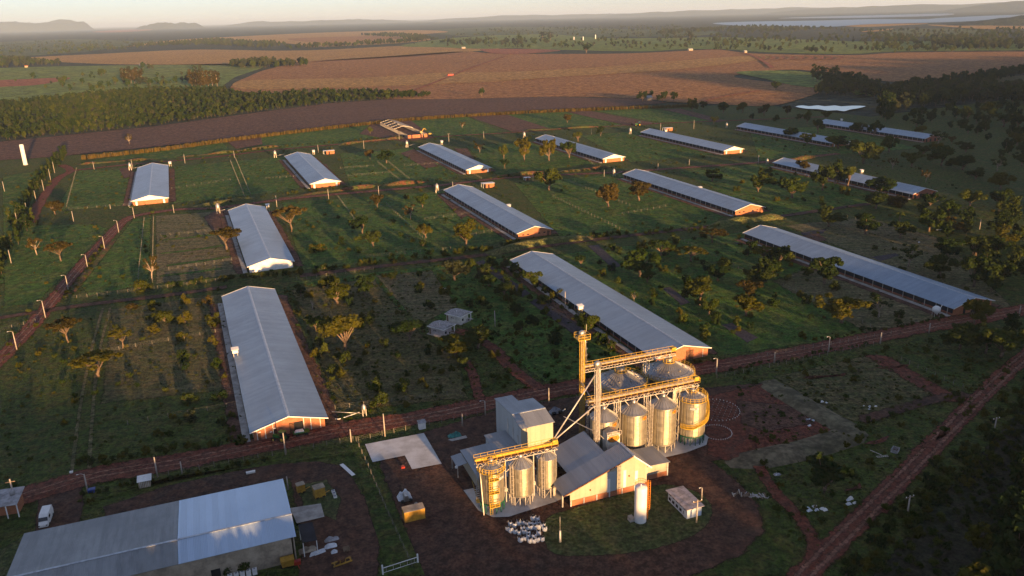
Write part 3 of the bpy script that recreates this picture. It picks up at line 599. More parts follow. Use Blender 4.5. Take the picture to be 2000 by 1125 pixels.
def tree_proto(kind, seed):
    """trunk and crown meshes of a tree about 10 m tall and 9 m wide (bush: 3 m)"""
    rnd = random.Random(seed); T, C = MB(), MB(); cs = []
    if kind == 'round':
        for k in range(rnd.randint(4, 6)):        # a crown of several uneven lobes with gaps between them
            a = k * 1.25 + rnd.uniform(-.5, .5); d = rnd.uniform(.8, 2.9); lz = rnd.uniform(3.6, 7.6); lr = rnd.uniform(1.4, 2.3)
            for _ in range(10):
                v = Vector((rnd.gauss(0, 1), rnd.gauss(0, 1), rnd.gauss(0, .7))).normalized() * lr * rnd.random() ** .4
                cs.append(((math.cos(a) * d + v.x, math.sin(a) * d + v.y, lz + v.z), rnd.uniform(0.45, 1.15)))
        rnd.shuffle(cs)
        limbs(T, rnd, (0, 0), [Vector(c) for c, r in cs[:9]], 0.38, 2.0); leaf_cloud(C, rnd, cs, 3400, 0.55)
    elif kind == 'flat':
        for _ in range(30):
            a = rnd.uniform(0, 6.28); q = rnd.random() ** 0.5
            cs.append(((math.cos(a) * q * 4.2, math.sin(a) * q * 4.2, 8.6 - q * q * 1.6 + rnd.uniform(-.5, .5)), rnd.uniform(0.55, 1.1)))
        limbs(T, rnd, (0, 0), [Vector(c) for c, r in cs[:12]], 0.32, 3.4); leaf_cloud(C, rnd, cs, 1700, 0.5, 0.65)
    elif kind == 'sparse':
        for _ in range(17):
            a = rnd.uniform(0, 6.28); q = rnd.random() ** 0.5
            cs.append(((math.cos(a) * q * 3.6, math.sin(a) * q * 3.6, rnd.uniform(5.0, 9.4) - q), rnd.uniform(0.45, 1.0)))
        limbs(T, rnd, (0, 0), [Vector(c) for c, r in cs], 0.3, 3.2); leaf_cloud(C, rnd, cs, 750, 0.5)
    elif kind == 'tall':
        for _ in range(26):
            z = rnd.uniform(4.0, 17.0); a = rnd.uniform(0, 6.28); q = rnd.random() ** 0.6 * (2.5 - abs(z - 11) * 0.12)
            cs.append(((math.cos(a) * q, math.sin(a) * q, z), rnd.uniform(0.8, 1.5)))
        T.tube([(0, 0, -.3), (0.1, 0, 6), (0, .1, 12), (0, 0, 16.5)], [0.38, 0.3, 0.2, 0.05], 7)
        leaf_cloud(C, rnd, cs, 1700, 0.6)
    elif kind == 'bush':
        for _ in range(12):
            a = rnd.uniform(0, 6.28); q = rnd.random() ** 0.5
            cs.append(((math.cos(a) * q * 1.3, math.sin(a) * q * 1.3, rnd.uniform(0.5, 2.4) - q * 0.6), rnd.uniform(0.35, 0.75)))
        limbs(T, rnd, (0, 0), [Vector(c) for c, r in cs[:5]], 0.1, 0.5); leaf_cloud(C, rnd, cs, 620, 0.34)
    elif kind == 'wood':                          # a tree seen in a wood: cheap
        for _ in range(14):
            a = rnd.uniform(0, 6.28); q = rnd.random() ** 0.5; z = rnd.uniform(-1, 1)
            cs.append(((math.cos(a) * q * 3.2 * (1 - .3 * abs(z)), math.sin(a) * q * 3.2 * (1 - .3 * abs(z)), 5.6 + z * 3.6), rnd.uniform(1.0, 1.8)))
        limbs(T, rnd, (0, 0), [Vector(c) for c, r in cs[:4]], 0.25, 3.0); leaf_cloud(C, rnd, cs, 620, 0.95)
    elif kind == 'palm':
        T.tube([(0, 0, -.2), (.15, 0, 3.5), (0.1, .1, 7.2)], [0.24, 0.18, 0.16], 8)
        for i in range(16):
            a = i * 6.283 / 16 + rnd.uniform(-.15, .15); el = rnd.uniform(0.1, 0.95); pts = []
            for k in range(7):
                t = k / 6; rr = 2.9 * t; z = 7.2 + el * 2.1 * t - 2.5 * t * t
                pts.append(Vector((math.cos(a) * rr + .1, math.sin(a) * rr + .1, z)))
            sd_ = Vector((-math.sin(a), math.cos(a), 0))
            for k in range(6):
                w0, w1 = 0.42 * math.sin(0.35 + 2.6 * k / 6), 0.42 * math.sin(0.35 + 2.6 * (k + 1) / 6)
                dr = Vector((0, 0, -0.2))
                C.add([pts[k], pts[k + 1], pts[k + 1] + sd_ * w1 + dr, pts[k] + sd_ * w0 + dr], [(0, 1, 2, 3)])
                C.add([pts[k], pts[k + 1], pts[k + 1] - sd_ * w1 + dr, pts[k] - sd_ * w0 + dr], [(3, 2, 1, 0)])
    return T, C
BASE = {'round': (8.6, 9.2), 'flat': (9.6, 9.6), 'sparse': (8.2, 9.8), 'tall': (6.4, 18.0), 'bush': (3.4, 2.9), 'wood': (8.6, 10.4), 'palm': (5.8, 8.2)}
LEAFS = {'g': 'leaf', 'd': 'leaf_dark', 'r': 'leaf_dry', 'y': 'leaf_gold', 'e': 'leaf_grey'}
PROTO = {}
def proto(kind, tone, var):
    k = (kind, tone, var)
    if k not in PROTO:
        kk = (kind, 'geo', var)
        if kk not in PROTO: PROTO[kk] = tree_proto(kind, hash_seed(kind) + var * 7)
        T, C = PROTO[kk]
        PROTO[k] = (T.mesh("trunk", M['palebark' if kind in ('sparse', 'tall') else 'bark']), C.mesh("crown", M[LEAFS[tone]]))
    return PROTO[k]
def hash_seed(s): return sum(ord(c) * (i + 3) for i, c in enumerate(s))
NAMES = {'round': 'broad_tree', 'flat': 'flat_topped_tree', 'sparse': 'thin_tree', 'tall': 'tall_tree', 'bush': 'bush', 'palm': 'palm_tree'}
TONES = {'g': 'green', 'd': 'dark green', 'r': 'russet', 'y': 'golden green', 'e': 'grey-green'}
def tree(px, py, wpx, hpx, kind='round', tone='g', label=None, group=None, seed=0, world=None):
    p = world or G(px, py); s = mpp(p); W, Hh = wpx * s * (1.3 if wpx > 20 and py > 280 else 1.12), hpx * s * 1.08 / math.cos(PITCH * 0.9)
    rnd = random.Random(int(px * 13 + py * 7 + seed))
    tm, cm = proto(kind, tone, rnd.randrange(6))
    bw, bh = BASE[kind]
    o = empty(NAMES[kind], (p.x, p.y, 0), rnd.uniform(0, 6.28)); o.scale = (W / bw, W / bw, Hh / bh)
    link("trunk", tm, o); link("crown", cm, o)
    tag(o, label, 'bush' if kind == 'bush' else ('palm' if kind == 'palm' else 'tree'), group)
    return o

def scatter(name, pts, protos, label, cat=None, kind="stuff"):
    """one object: copies of the proto meshes at pts (x, y, z, scale, rotation), for what nobody could count"""
    me = bpy.data.meshes.new(name); me.from_pydata([p[:3] for p in pts], [], [])
    for an, vals, ty in (("sc", [p[3] for p in pts], 'FLOAT'), ("rt", [p[4] for p in pts], 'FLOAT'), ("ix", [i % len(protos) for i in range(len(pts))], 'INT')):
        a = me.attributes.new(an, ty, 'POINT'); a.data.foreach_set("value", vals)
    o = link(name, me)
    c = bpy.data.collections.new(name + "_kinds")
    for i, pm in enumerate(protos): c.objects.link(bpy.data.objects.new(name + "_kind", pm))
    ng = bpy.data.node_groups.new(name, 'GeometryNodeTree')
    ng.interface.new_socket("Geometry", in_out='INPUT', socket_type='NodeSocketGeometry'); ng.interface.new_socket("Geometry", in_out='OUTPUT', socket_type='NodeSocketGeometry')
    N = ng.nodes.new; gi, go = N('NodeGroupInput'), N('NodeGroupOutput'); ci = N('GeometryNodeCollectionInfo'); ip = N('GeometryNodeInstanceOnPoints')
    ci.inputs[0].default_value = c; ci.inputs[1].default_value = True; ci.inputs[2].default_value = True
    def attr(an, ty):
        x = N('GeometryNodeInputNamedAttribute'); x.data_type = ty; x.inputs[0].default_value = an; return x.outputs[0]
    cx = N('ShaderNodeCombineXYZ'); L = ng.links.new
    L(attr("rt", 'FLOAT'), cx.inputs[2]); L(gi.outputs[0], ip.inputs['Points']); L(ci.outputs[0], ip.inputs['Instance']); ip.inputs['Pick Instance'].default_value = True
    L(attr("ix", 'INT'), ip.inputs['Instance Index']); L(cx.outputs[0], ip.inputs['Rotation']); L(attr("sc", 'FLOAT'), ip.inputs['Scale']); L(ip.outputs[0], go.inputs[0])
    md = o.modifiers.new("copies", 'NODES'); md.node_group = ng
    return tag(o, label, cat, None, kind)
def both(kind, tone, var):
    T, C = tree_proto(kind, hash_seed(kind) + 50 + var * 3); mb = MB(); mb.add(T.v, T.f, 0, True); mb.add(C.v, C.f, 1)
    return mb.mesh(kind + "_whole", [M['bark'], M[LEAFS[tone]]])
def inside(p, poly):
    r = False; k = len(poly)
    for i in range(k):
        a, b = poly[i], poly[i - 1]
        if (a.y > p.y) != (b.y > p.y) and p.x < (b.x - a.x) * (p.y - a.y) / (b.y - a.y) + a.x: r = not r
    return r
def fill(poly, spacing, smin, smax, seed, world=False, z=0.0, jit=0.8):
    rnd = random.Random(seed); P_ = [Vector((q[0], q[1], 0)) if world else G(*q) for q in poly]
    x0, x1 = min(q.x for q in P_), max(q.x for q in P_); y0, y1 = min(q.y for q in P_), max(q.y for q in P_)
    out = []; y = y0
    while y < y1:
        x = x0
        while x < x1:
            q = Vector((x + rnd.uniform(-jit, jit) * spacing * .6, y + rnd.uniform(-jit, jit) * spacing * .6, 0))
            if inside(q, P_): out.append((q.x, q.y, z, rnd.uniform(smin, smax), rnd.uniform(0, 6.28)))
            x += spacing
        y += spacing * 0.9
    return out
def along(line, spacing, spread, smin, smax, seed, world=False):
    rnd = random.Random(seed); c = catmull([Vector((q[0], q[1], 0)) if world else G(*q) for q in line], spacing); out = []
    for q in c:
        out.append((q.x + rnd.uniform(-spread, spread), q.y + rnd.uniform(-spread, spread), 0.0, rnd.uniform(smin, smax), rnd.uniform(0, 6.28)))
    return out
# ------------------------------------------------------------------ woods, hedges and scrub that read as one mass
WOOD_D = [both('wood', 'd', i) for i in range(3)]; WOOD_G = [both('wood', 'g', i) for i in range(3)]; WOOD_Y = [both('wood', 'y', i) for i in range(2)]; WOOD_E = [both('wood', 'e', i) for i in range(2)]
BUSH = [both('bush', 'g', 0), both('bush', 'd', 1), both('bush', 'y', 2)]; BUSH_D = [both('bush', 'd', 3), both('bush', 'd', 4), both('bush', 'g', 5)]; TALL = [both('tall', 'g', 0), both('tall', 'r', 1)]
# the wood behind and to the right of the drone: it keeps the sun off the yard
wood = fill([(62, 97), (84, 120), (112, 150), (140, 160), (200, 172), (300, 186), (430, 215), (520, 220), (560, -110), (-330, -110), (-330, -30), (-190, -12), (-90, 8), (-32, 26), (12, 39), (52, 10), (82, 10), (95, 37), (84, 70)], 6.6, 0.98, 1.36, 5, world=True)
wood = [(x, y, z, s * (.68 if x > 55 and y > 66 and x < 150 and y < 175 else 1), r) for x, y, z, s, r in wood]
wood += fill([(-150, 40), (-130, 70), (-70, 76), (2, 76), (6, 46), (-30, 34)], 4.6, .9, 1.14, 6, world=True)  # unseen low band of trees added to shade the corner shed
wood += fill([(1840, 1140), (1880, 1080), (1935, 1015), (1990, 950), (2080, 880), (2300, 800), (2300, 1200), (1900, 1300)], 5.8, .5, .85, 8)
scatter("dark_wood", wood, WOOD_D + WOOD_Y[:1], "dark wood in the lower corner, a few crowns catching the sun")
scatter("plantation_wood", fill([(-260, 300), (-260, 232), (0, 203), (100, 193), (180, 184), (300, 174), (440, 175), (480, 188), (600, 181), (720, 179), (845, 186), (840, 190), (640, 202), (500, 219), (300, 246), (0, 276)], 6.8, 0.3, 0.66, 7), WOOD_D + WOOD_G[:1] + WOOD_D[:1] + WOOD_E[:1], "dense olive wood beyond the tilled strip")
valley = fill([(1590, 186), (1600, 172), (1640, 152), (1700, 168), (1725, 182), (1800, 170), (1900, 156), (2000, 141), (2250, 126), (2250, 148), (2000, 150), (1890, 168), (2000, 178), (2250, 190), (2250, 208), (2000, 206), (1850, 204), (1760, 218), (1740, 232), (1722, 236), (1716, 202), (1692, 191), (1640, 186)], 11.0, 0.8, 1.3, 9)
scatter("valley_wood", valley, WOOD_D + WOOD_E[:1], "dark wood filling the valley round the pond")
fw = []
for i, (poly, sp_) in enumerate([([(240, 93), (300, 91), (400, 89), (520, 95), (560, 89), (540, 85), (480, 83), (430, 77), (330, 85)], 34), ([(560, 97), (700, 91), (790, 85), (850, 79), (830, 71), (760, 67), (700, 69), (790, 75), (780, 81), (640, 89), (560, 93)], 34),
        ([(1880, 98), (1800, 87), (1850, 82), (2000, 84), (2300, 82), (2300, 98)], 26), ([(1380, 62), (1300, 71), (1280, 65), (1330, 59), (1480, 53), (1640, 58), (1500, 64)], 40), ([(-260, 130), (0, 116), (30, 116), (120, 128), (0, 133), (-260, 140)], 26),
        ([(440, 129), (520, 124), (620, 128), (560, 132), (470, 134)], 16), ([(860, 84), (900, 80), (960, 84), (1000, 80), (1100, 84), (1000, 90), (900, 90)], 45)]):
    fw += [(a, b, 0, s, r) for a, b, c, s, r in fill(poly, sp_, 0.9, 1.7, 30 + i)]
scatter("far_woods", fw, WOOD_E + WOOD_G[:1], "strips of grey-green wood between the far fields")
fs_ = []
rnd = random.Random(77)
for poly, cnt in (([(780, 89), (900, 66), (1180, 62), (1400, 62), (1700, 70), (2100, 66), (2100, 97), (1660, 104), (1330, 97), (1090, 96)], 420), ([(-200, 110), (0, 84), (300, 76), (330, 90), (100, 108)], 220), ([(900, 58), (1300, 50), (1400, 60), (1000, 68)], 160), ([(0, 160), (300, 130), (430, 130), (400, 170), (120, 185)], 36), ([(1650, 60), (2100, 55), (2100, 80), (1700, 84)], 220)):
    P_ = [Vector((q[0], q[1], 0)) for q in poly]; k = 0
    x0, x1 = min(q.x for q in P_), max(q.x for q in P_); y0, y1 = min(q.y for q in P_), max(q.y for q in P_)
    while k < cnt:
        q = Vector((rnd.uniform(x0, x1), rnd.uniform(y0, y1), 0))
        if not inside(q, P_): continue
        g = G(q.x, q.y); k += 1
        for _ in range(rnd.choice((1, 1, 2, 4))): fs_.append((g.x + rnd.uniform(-25, 25), g.y + rnd.uniform(-40, 40), 0, rnd.uniform(0.5, 1.3), rnd.uniform(0, 6.28)))
scatter("far_scattered_trees", fs_, WOOD_G + WOOD_E, "scattered trees dotting the far pastures")
# scrub along tracks and fences
sc = []
for line, sp_, spr, a, b in (([(585, 535), (750, 512), (950, 488), (1010, 476)], 1.6, 2.6, .35, .95), ([(1080, 470), (1250, 455), (1400, 446)], 1.8, 2.2, .3, .9), ([(150, 905), (300, 885), (480, 862)], 1.3, 1.2, .3, .62), ([(330, 560), (450, 546), (560, 538)], 1.4, 1.6, .35, .85),
        ([(1650, 1120), (1725, 1040), (1822, 940), (1922, 836), (2030, 722)], 1.5, 2.0, .3, .7), ([(1690, 1120), (1770, 1040), (1860, 950), (1960, 850), (2060, 750)], 1.5, 2.2, .3, .8), ([(170, 985), (165, 970), (240, 950), (330, 935), (520, 898)], 1.4, 0.8, .25, .5),
        ([(340, 402), (450, 390), (520, 384)], 2.2, 1.6, .25, .6), ([(560, 378), (700, 366), (860, 352)], 2.4, 1.8, .25, .6), ([(970, 348), (1190, 330)], 2.4, 1.8, .25, .6), ([(130, 580), (160, 545), (205, 480)], 1.8, 1.4, .25, .55), ([(1130, 740), (1300, 715), (1400, 705)], 2.0, 1.4, .25, .5), ([(450, 300), (560, 286), (800, 266)], 3.0, 2.0, .3, .7), ([(1600, 665), (1850, 622)], 1.7, 1.2, .2, .5), ([(1420, 725), (1600, 692), (1700, 672)], 1.7, 1.0, .2, .45)):
    sc += along(line, sp_, spr, a, b, int(line[0][0]))
scatter("roadside_scrub", sc, BUSH, "rough scrub and weeds along the tracks and fences")
# cane windbreak: tall dry grass in one long strip
rnd = random.Random(5); cb = MB()
for q in catmull([G(*p) for p in [(165, 311), (320, 294), (450, 276), (560, 262), (700, 246), (820, 234), (1000, 223), (1180, 215), (1350, 209)]], 0.8):
    for _ in range(5):
        x, y = q.x + rnd.uniform(-2.2, 2.2), q.y + rnd.uniform(-2.2, 2.2); a = rnd.uniform(0, 3.14); h = rnd.uniform(1.7, 3.0); wd = rnd.uniform(.25, .5)
        dx, dy = math.cos(a) * wd, math.sin(a) * wd; tx, ty = rnd.uniform(-.5, .5), rnd.uniform(-.5, .5)
        cb.add([(x - dx, y - dy, 0), (x + dx, y + dy, 0), (x + dx * .8 + tx, y + dy * .8 + ty, h), (x - dx * .8 + tx, y - dy * .8 + ty, h)], [(0, 1, 2, 3)])
tag(cb.build("tall_grass_windbreak", M['cane']), "long golden windbreak of tall dry grass along the tilled strip", None, None, "stuff")
# windbreak row of conifers on the far left
hd = along([(128, 302), (105, 330), (75, 365), (55, 400), (25, 440)], 2.6, 1.6, .30, .46, 3) + along([(62, 430), (40, 460), (15, 495), (-10, 540)], 2.4, 1.8, .30, .45, 4)
scatter("tree_row", hd, [both('tall', 'd', 2), both('tall', 'g', 3), both('wood', 'd', 8)], "dense dark green tree row along the left dirt track")
# unseen hills added off to the right to shade the valley
mound("hill", 540, 150, 270, 190, 62, M['farpasture_h'], "nearer grassy hill added unseen beyond the right edge to cast shade", 33, 40, 0.3)
mound("hill", 940, 440, 500, 210, 88, M['farpasture_h'], "grassy ridge added unseen beyond the right edge to cast shade", 31, 48, 0.6, R(28))

# tufts and weeds over the paddocks
rnd = random.Random(12); tf = []
for poly, n_ in (([(0, 330), (560, 290), (1250, 235), (1650, 260), (1990, 420), (1990, 600), (1400, 690), (640, 830), (0, 960)], 5000), ([(0, 640), (440, 590), (490, 860), (150, 920), (0, 960)], 350), ([(1420, 730), (1900, 650), (1990, 720), (1560, 1110), (1480, 930)], 900), ([(550, 560), (1000, 500), (1300, 700), (900, 790), (650, 830)], 1500)):
    P_ = [G(*q) for q in poly]; x0, x1 = min(q.x for q in P_), max(q.x for q in P_); y0, y1 = min(q.y for q in P_), max(q.y for q in P_); k = 0
    while k < n_:
        q = Vector((rnd.uniform(x0, x1), rnd.uniform(y0, y1), 0))
        if not inside(q, P_): continue
        k += 1; tf.append((q.x, q.y, -.05, rnd.uniform(.08, .26) if rnd.random() < .9 else rnd.uniform(.3, .6), rnd.uniform(0, 6.28)))
scatter("paddock_weeds", tf, [BUSH[0], BUSH[2]], "low weeds and tufts scattered over the paddocks")

rs = fill([(1690, 240), (1760, 226), (1860, 210), (2050, 212), (2050, 330), (1960, 320), (1900, 262), (1830, 250)], 17, .5, .95, 51) + fill([(1780, 425), (1850, 470), (1900, 590), (2050, 590), (2050, 400), (1880, 410)], 13, .4, .8, 52) + fill([(1480, 545), (1560, 500), (1530, 560)], 9, .4, .7, 53) + fill([(1850, 650), (1990, 640), (2040, 700), (1900, 705)], 8, .35, .7, 54)
scatter("valley_scrub", rs, WOOD_D, "dark low scrub trees spread over the shaded right side")

scatter("forest_edge_scrub", fill([(1690, 1150), (1755, 1062), (1850, 957), (1945, 852), (2050, 748), (2110, 800), (1935, 985), (1810, 1150)], 2.3, .22, .6, 61), BUSH_D, "dark tangled scrub between the red road and the corner wood")

pb = fill([(560, 570), (720, 545), (840, 530), (910, 590), (1000, 690), (920, 770), (660, 800)], 11, .5, 1.25, 71) + fill([(930, 520), (1010, 505), (1290, 680), (1130, 735), (1000, 640)], 8.5, .5, 1.4, 72) + fill([(1120, 500), (1440, 455), (1820, 630), (1420, 690)], 13, .5, 1.5, 73) + fill([(600, 400), (860, 380), (1000, 465), (700, 505)], 22, .4, 1.0, 74) + fill([(1500, 330), (1780, 390), (1500, 420), (1380, 370)], 18, .5, 1.3, 75)
hp = G(868, 636); pb = [q for q in pb if math.hypot(q[0] - hp.x, q[1] - hp.y) > 14]
scatter("paddock_bushes", pb, BUSH + BUSH_D[:1], "scattered small bushes in the paddocks between the barns")
# ------------------------------------------------------------------ barns
BA = R(21.8)
def roof_pair(parent, W, L, eave, ridge, over=0.5, oe=0.6, mat=None, name="roof_slope", x0=0.0, y0=0.0, xr=None, th=0.07, caps=True):
    """two roof slopes (ridge along local y) and the ridge cap"""
    xr = x0 + W / 2 if xr is None else xr
    for sgn, xe in ((-1, x0), (1, x0 + W)):
        s_ = (ridge - eave) / abs(xr - xe); xo = xe + sgn * oe; zo = eave - s_ * oe
        a, b, c, d = Vector((xo, y0 - over, zo)), Vector((xr, y0 - over, ridge)), Vector((xr, y0 + L + over, ridge)), Vector((xo, y0 + L + over, zo))
        pl = [a, b, c, d] if sgn < 0 else [b, a, d, c]
        mb = MB().prism(pl, (0, 0, th)); mb.build(name, mat, parent)
    if caps: MB().prism([(xr - .35, y0 - over - .02, ridge + th - 0.05), (xr, y0 - over - .02, ridge + th + .1), (xr + .35, y0 - over - .02, ridge + th - 0.05)], (0, L + 2 * over + .04, 0)).build("ridge_cap", M['ridge'], parent)
def gable_poly(W, eave, ridge, y, lo=0.0): return [(0, y, lo), (W, y, lo), (W, y, eave), (W / 2, y, ridge), (0, y, eave)]
POSTM = {}
def barn(px, py, style, label, L=96.0, W=15.0, eave=2.5, ridge=4.5, mat='roof'):
    p = G(px, py); o = empty("poultry_barn", (p.x, p.y, 0), BA); tag(o, label, "barn", "long poultry barns")
    roof_pair(o, W, L, eave, ridge, 0.45, 0.75, M[mat])
    ca, sa = math.cos(BA), math.sin(BA)
    for k, x in enumerate((-3.2, W + 2.2)):         # ground worn bare along the sides
        strip("worn_ground", [(p.x + x * ca - y * sa, p.y + x * sa + y * ca) for y in (-2, L * .25, L * .5, L * .75, L + 2)], 3.2, M['tilled'], .165 + .002 * k, .4, 5.0, world=True, seed=int(px) + k)
    fm = {'B1': 'white'}.get(style, 'brick' if style in ('A', 'B2', 'B3', 'C1', 'C2', 'C3') else 'brick_dark')
    if style in ('A', 'A2'):
        MB().prism([(0, 0, 0), (W, 0, 0), (W, 0, eave - .35), (0, 0, eave - .35)], (0, .22, 0)).build("front_wall", M['brick'], o)
        MB().prism([(0, -.06, eave - .35), (W, -.06, eave - .35), (W, -.06, eave), (W / 2, -.06, ridge), (0, -.06, eave)], (0, .3, 0)).build("gable_panel", M['whitepaint'], o)
        for x in (1.3, W - 2.2): MB().box((x + .45, -.03, 1.0), (.9, .1, 2.0)).build("door", M['white'], o)
    else:
        MB().prism(gable_poly(W, eave, ridge - .02, 0), (0, .22, 0)).build("front_wall", M[fm], o)
        if style == 'B1':
            for x in (4.5, 6.6, 8.6, 10.4, 12.0): MB().box((x, -.02, 2.0), (.7, .1, .3)).build("vent", M['whitepaint'], o)
        if style == 'C1':
            for x in (0.75, 2.45, 4.1, 10.6, 12.1, 14.1): MB().box((x, -.04, eave / 2 + .45 * min(x, W - x) * .3), (.16, .12, eave + .27 * min(x, W - x) - .1)).build("pilaster", M['cream'], o)
            MB().box((9.0, -.03, 1.35), (2.9, .12, 2.7)).build("door", M['dark'], o); MB().box((8.0, -.11, 1.4), (1.0, .08, 2.6)).build("door_leaf", M['rust'], o)
            MB().box((4.45, -.03, 1.0), (.8, .12, 2.0)).build("door", M['dark'], o); MB().box((1.2, -.03, .9), (.55, .12, 1.6)).build("door", M['rust'], o)
            for x, z in ((1.3, 2.0), (3.6, 1.55), (4.4, 2.25)): MB().box((x, -.1, z), (.45, .2, .14)).build("lamp", M['whitepaint'], o)
        if style == 'C2':
            MB().box((10.0, -.03, 1.4), (2.2, .12, 2.7)).build("door", M['rust'], o); MB().box((14.0, -.03, 1.2), (.14, .12, 2.3)).build("pilaster", M['cream'], o)
        if style in ('B2', 'B3'):
            for x in (2.2, 4.4, 9.2, 11.6, 13.4): MB().box((x, -.02, 1.45), (.9, .1, .5)).build("window", M['dark'], o)
            MB().box((13.2, -.03, 1.0), (1.0, .12, 2.0)).build("door", M['rust'], o)
        if style == 'B4':
            for x in (1.4, 5.0, 9.0, 13.0): MB().box((x, -.03, 1.1), (1.3, .12, 2.0)).build("door", M['dark'], o)
        if style == 'C3':
            MB().box((4.3, -.03, 1.15), (.9, .12, 2.2)).build("door", M['dark'], o); MB().box((8.5, -.03, 1.4), (2.6, .12, 2.7)).build("door", M['dark'], o)
    MB().prism(gable_poly(W, eave, ridge - .02, L - .22), (0, .22, 0)).build("back_wall", M['white' if style == 'B1' else 'brick_dark'], o)
    for yy in (-.5, L + .42):       # pale verge trim along the gable edge
        for sgn, xe in ((-1, -.75), (1, W + .75)):
            zo = eave - (ridge - eave) / (W / 2) * .75
            MB().bar((xe, yy, zo + .02), (W / 2, yy, ridge + .02), .10, .2).build("verge_trim", M['whitepaint'], o)
    for x in (0.09, W - .09):
        MB().box((x, L / 2, .3), (.18, L - .5, .6)).build("low_wall", M['brick_dark'], o)
        MB().box((x, L / 2, .6 + (eave - .62) / 2), (.05, L - .5, eave - .65)).build("side_net", M['net'], o)
        pm = MB()
        for i in range(int(L / 4)): pm.box((x + (-.1 if x < 1 else .1), 2 + i * 4, eave / 2), (.16, .16, eave - .04))
        tag(pm.build("side_posts", M['concrete'], o), kind="stuff")
    MB().box((-1.5, L / 2, .06), (1.5, L, .35)).build("apron", M['concrete'], o)
    return o
BARNS = [
 (497, 862.5, 'C1', "huge near barn on the left with orange brick gable and white pilasters", 97, 15.1, 'roof'),
 (1281, 716, 'C2', "front-row barn running behind the grain silos, red brick gable with brown door", 96, 15.6, 'roof'),
 (1861, 617, 'C3', "front-row barn on the right with dark brick gable behind a tree", 95, 15.2, 'roof'),
 (488, 533, 'B1', "middle-row barn on the left with all-white gable wall", 99, 15.2, 'roof_pale'),
 (1012, 467, 'B2', "middle-row barn with sunlit orange gable half hidden by the weedy bank", 96, 14.6, 'roof'),
 (1436, 422, 'B3', "middle-row barn with bright orange gable and a row of window holes", 97, 15.0, 'roof'),
 (1782, 389, 'B4', "middle-row barn on the right with dark openings in its dull red gable", 97, 14.2, 'roof_pale'),
 (260, 402, 'A', "leftmost back-row barn, white gable panel over orange brick", 106, 16.2, 'roof_pale'),
 (608, 368, 'A', "second back-row barn from the left with white gable panel", 103, 15.4, 'roof'),
 (912, 340, 'A', "third back-row barn from the left with white gable panel", 98, 14.6, 'roof'),
 (1178, 318, 'A', "fourth back-row barn from the left, trees standing beside it", 99, 14.4, 'roof'),
 (1414, 302, 'A', "fifth back-row barn from the left with long pale roof", 99, 14.2, 'roof_pale'),
 (1625, 287, 'A', "back-row barn on the right whose gable hides behind a tree clump", 98, 14.0, 'roof_pale'),
 (1806, 278, 'B4', "rightmost back-row barn below the pond, cut by tree crowns", 98, 14.0, 'roof_pale'),
]
for px, py, st, lb, L_, W_, mt in BARNS: barn(px, py, st, lb, L_, W_, mat=mt)

# the barn frame under construction
p = G(797, 271); o = empty("unfinished_barn_frame", (p.x, p.y, 0), BA); tag(o, "unfinished barn of bare concrete columns with partly sheeted roof and brick front", "barn frame")
W_, L_ = 15.0, 88.0
def wall_bits(y):
    for x0, x1 in ((0, 2.6), (3.4, 9.6), (10.6, 11.4), (12.6, W_)): MB().box(((x0 + x1) / 2, y, 1.3), (x1 - x0, .22, 2.6)).build("brick_wall", M['brick'], o)
wall_bits(0)
c0 = None
for i in range(25):
    for x in (0.1, W_ - .1):
        if c0 is None: c0 = MB().box((0, 0, 1.4), (.3, .3, 2.8)).build("column", M['concrete'], o, (x, 1.5 + i * 3.6, 0))
        else: dup_part(c0, (x, 1.5 + i * 3.6, 0))
for sgn in (-1, 1):
    for k in range(5):
        t = k / 4; x = W_ / 2 + sgn * (W_ / 2) * (1 - t); z = 2.8 + 1.9 * t
        if sgn < 0: MB().box((x, 64, z + .1), (.12, 48, .14)).build("purlin", M['steel'], o)
a, b = Vector((W_ + .4, 42, 2.72)), Vector((W_ / 2, 42, 4.75)); MB().prism([b, a, a + Vector((0, 46, 0)), b + Vector((0, 46, 0))], (0, 0, .06)).build("roof_sheet", M['beige'], o)
for y in (40, 52, 64, 76, 87):
    for sgn in (-1, 1): MB().bar((W_ / 2 + sgn * W_ / 2, y, 2.75), (W_ / 2, y, 4.65), .16).build("rafter", M['steel'], o)
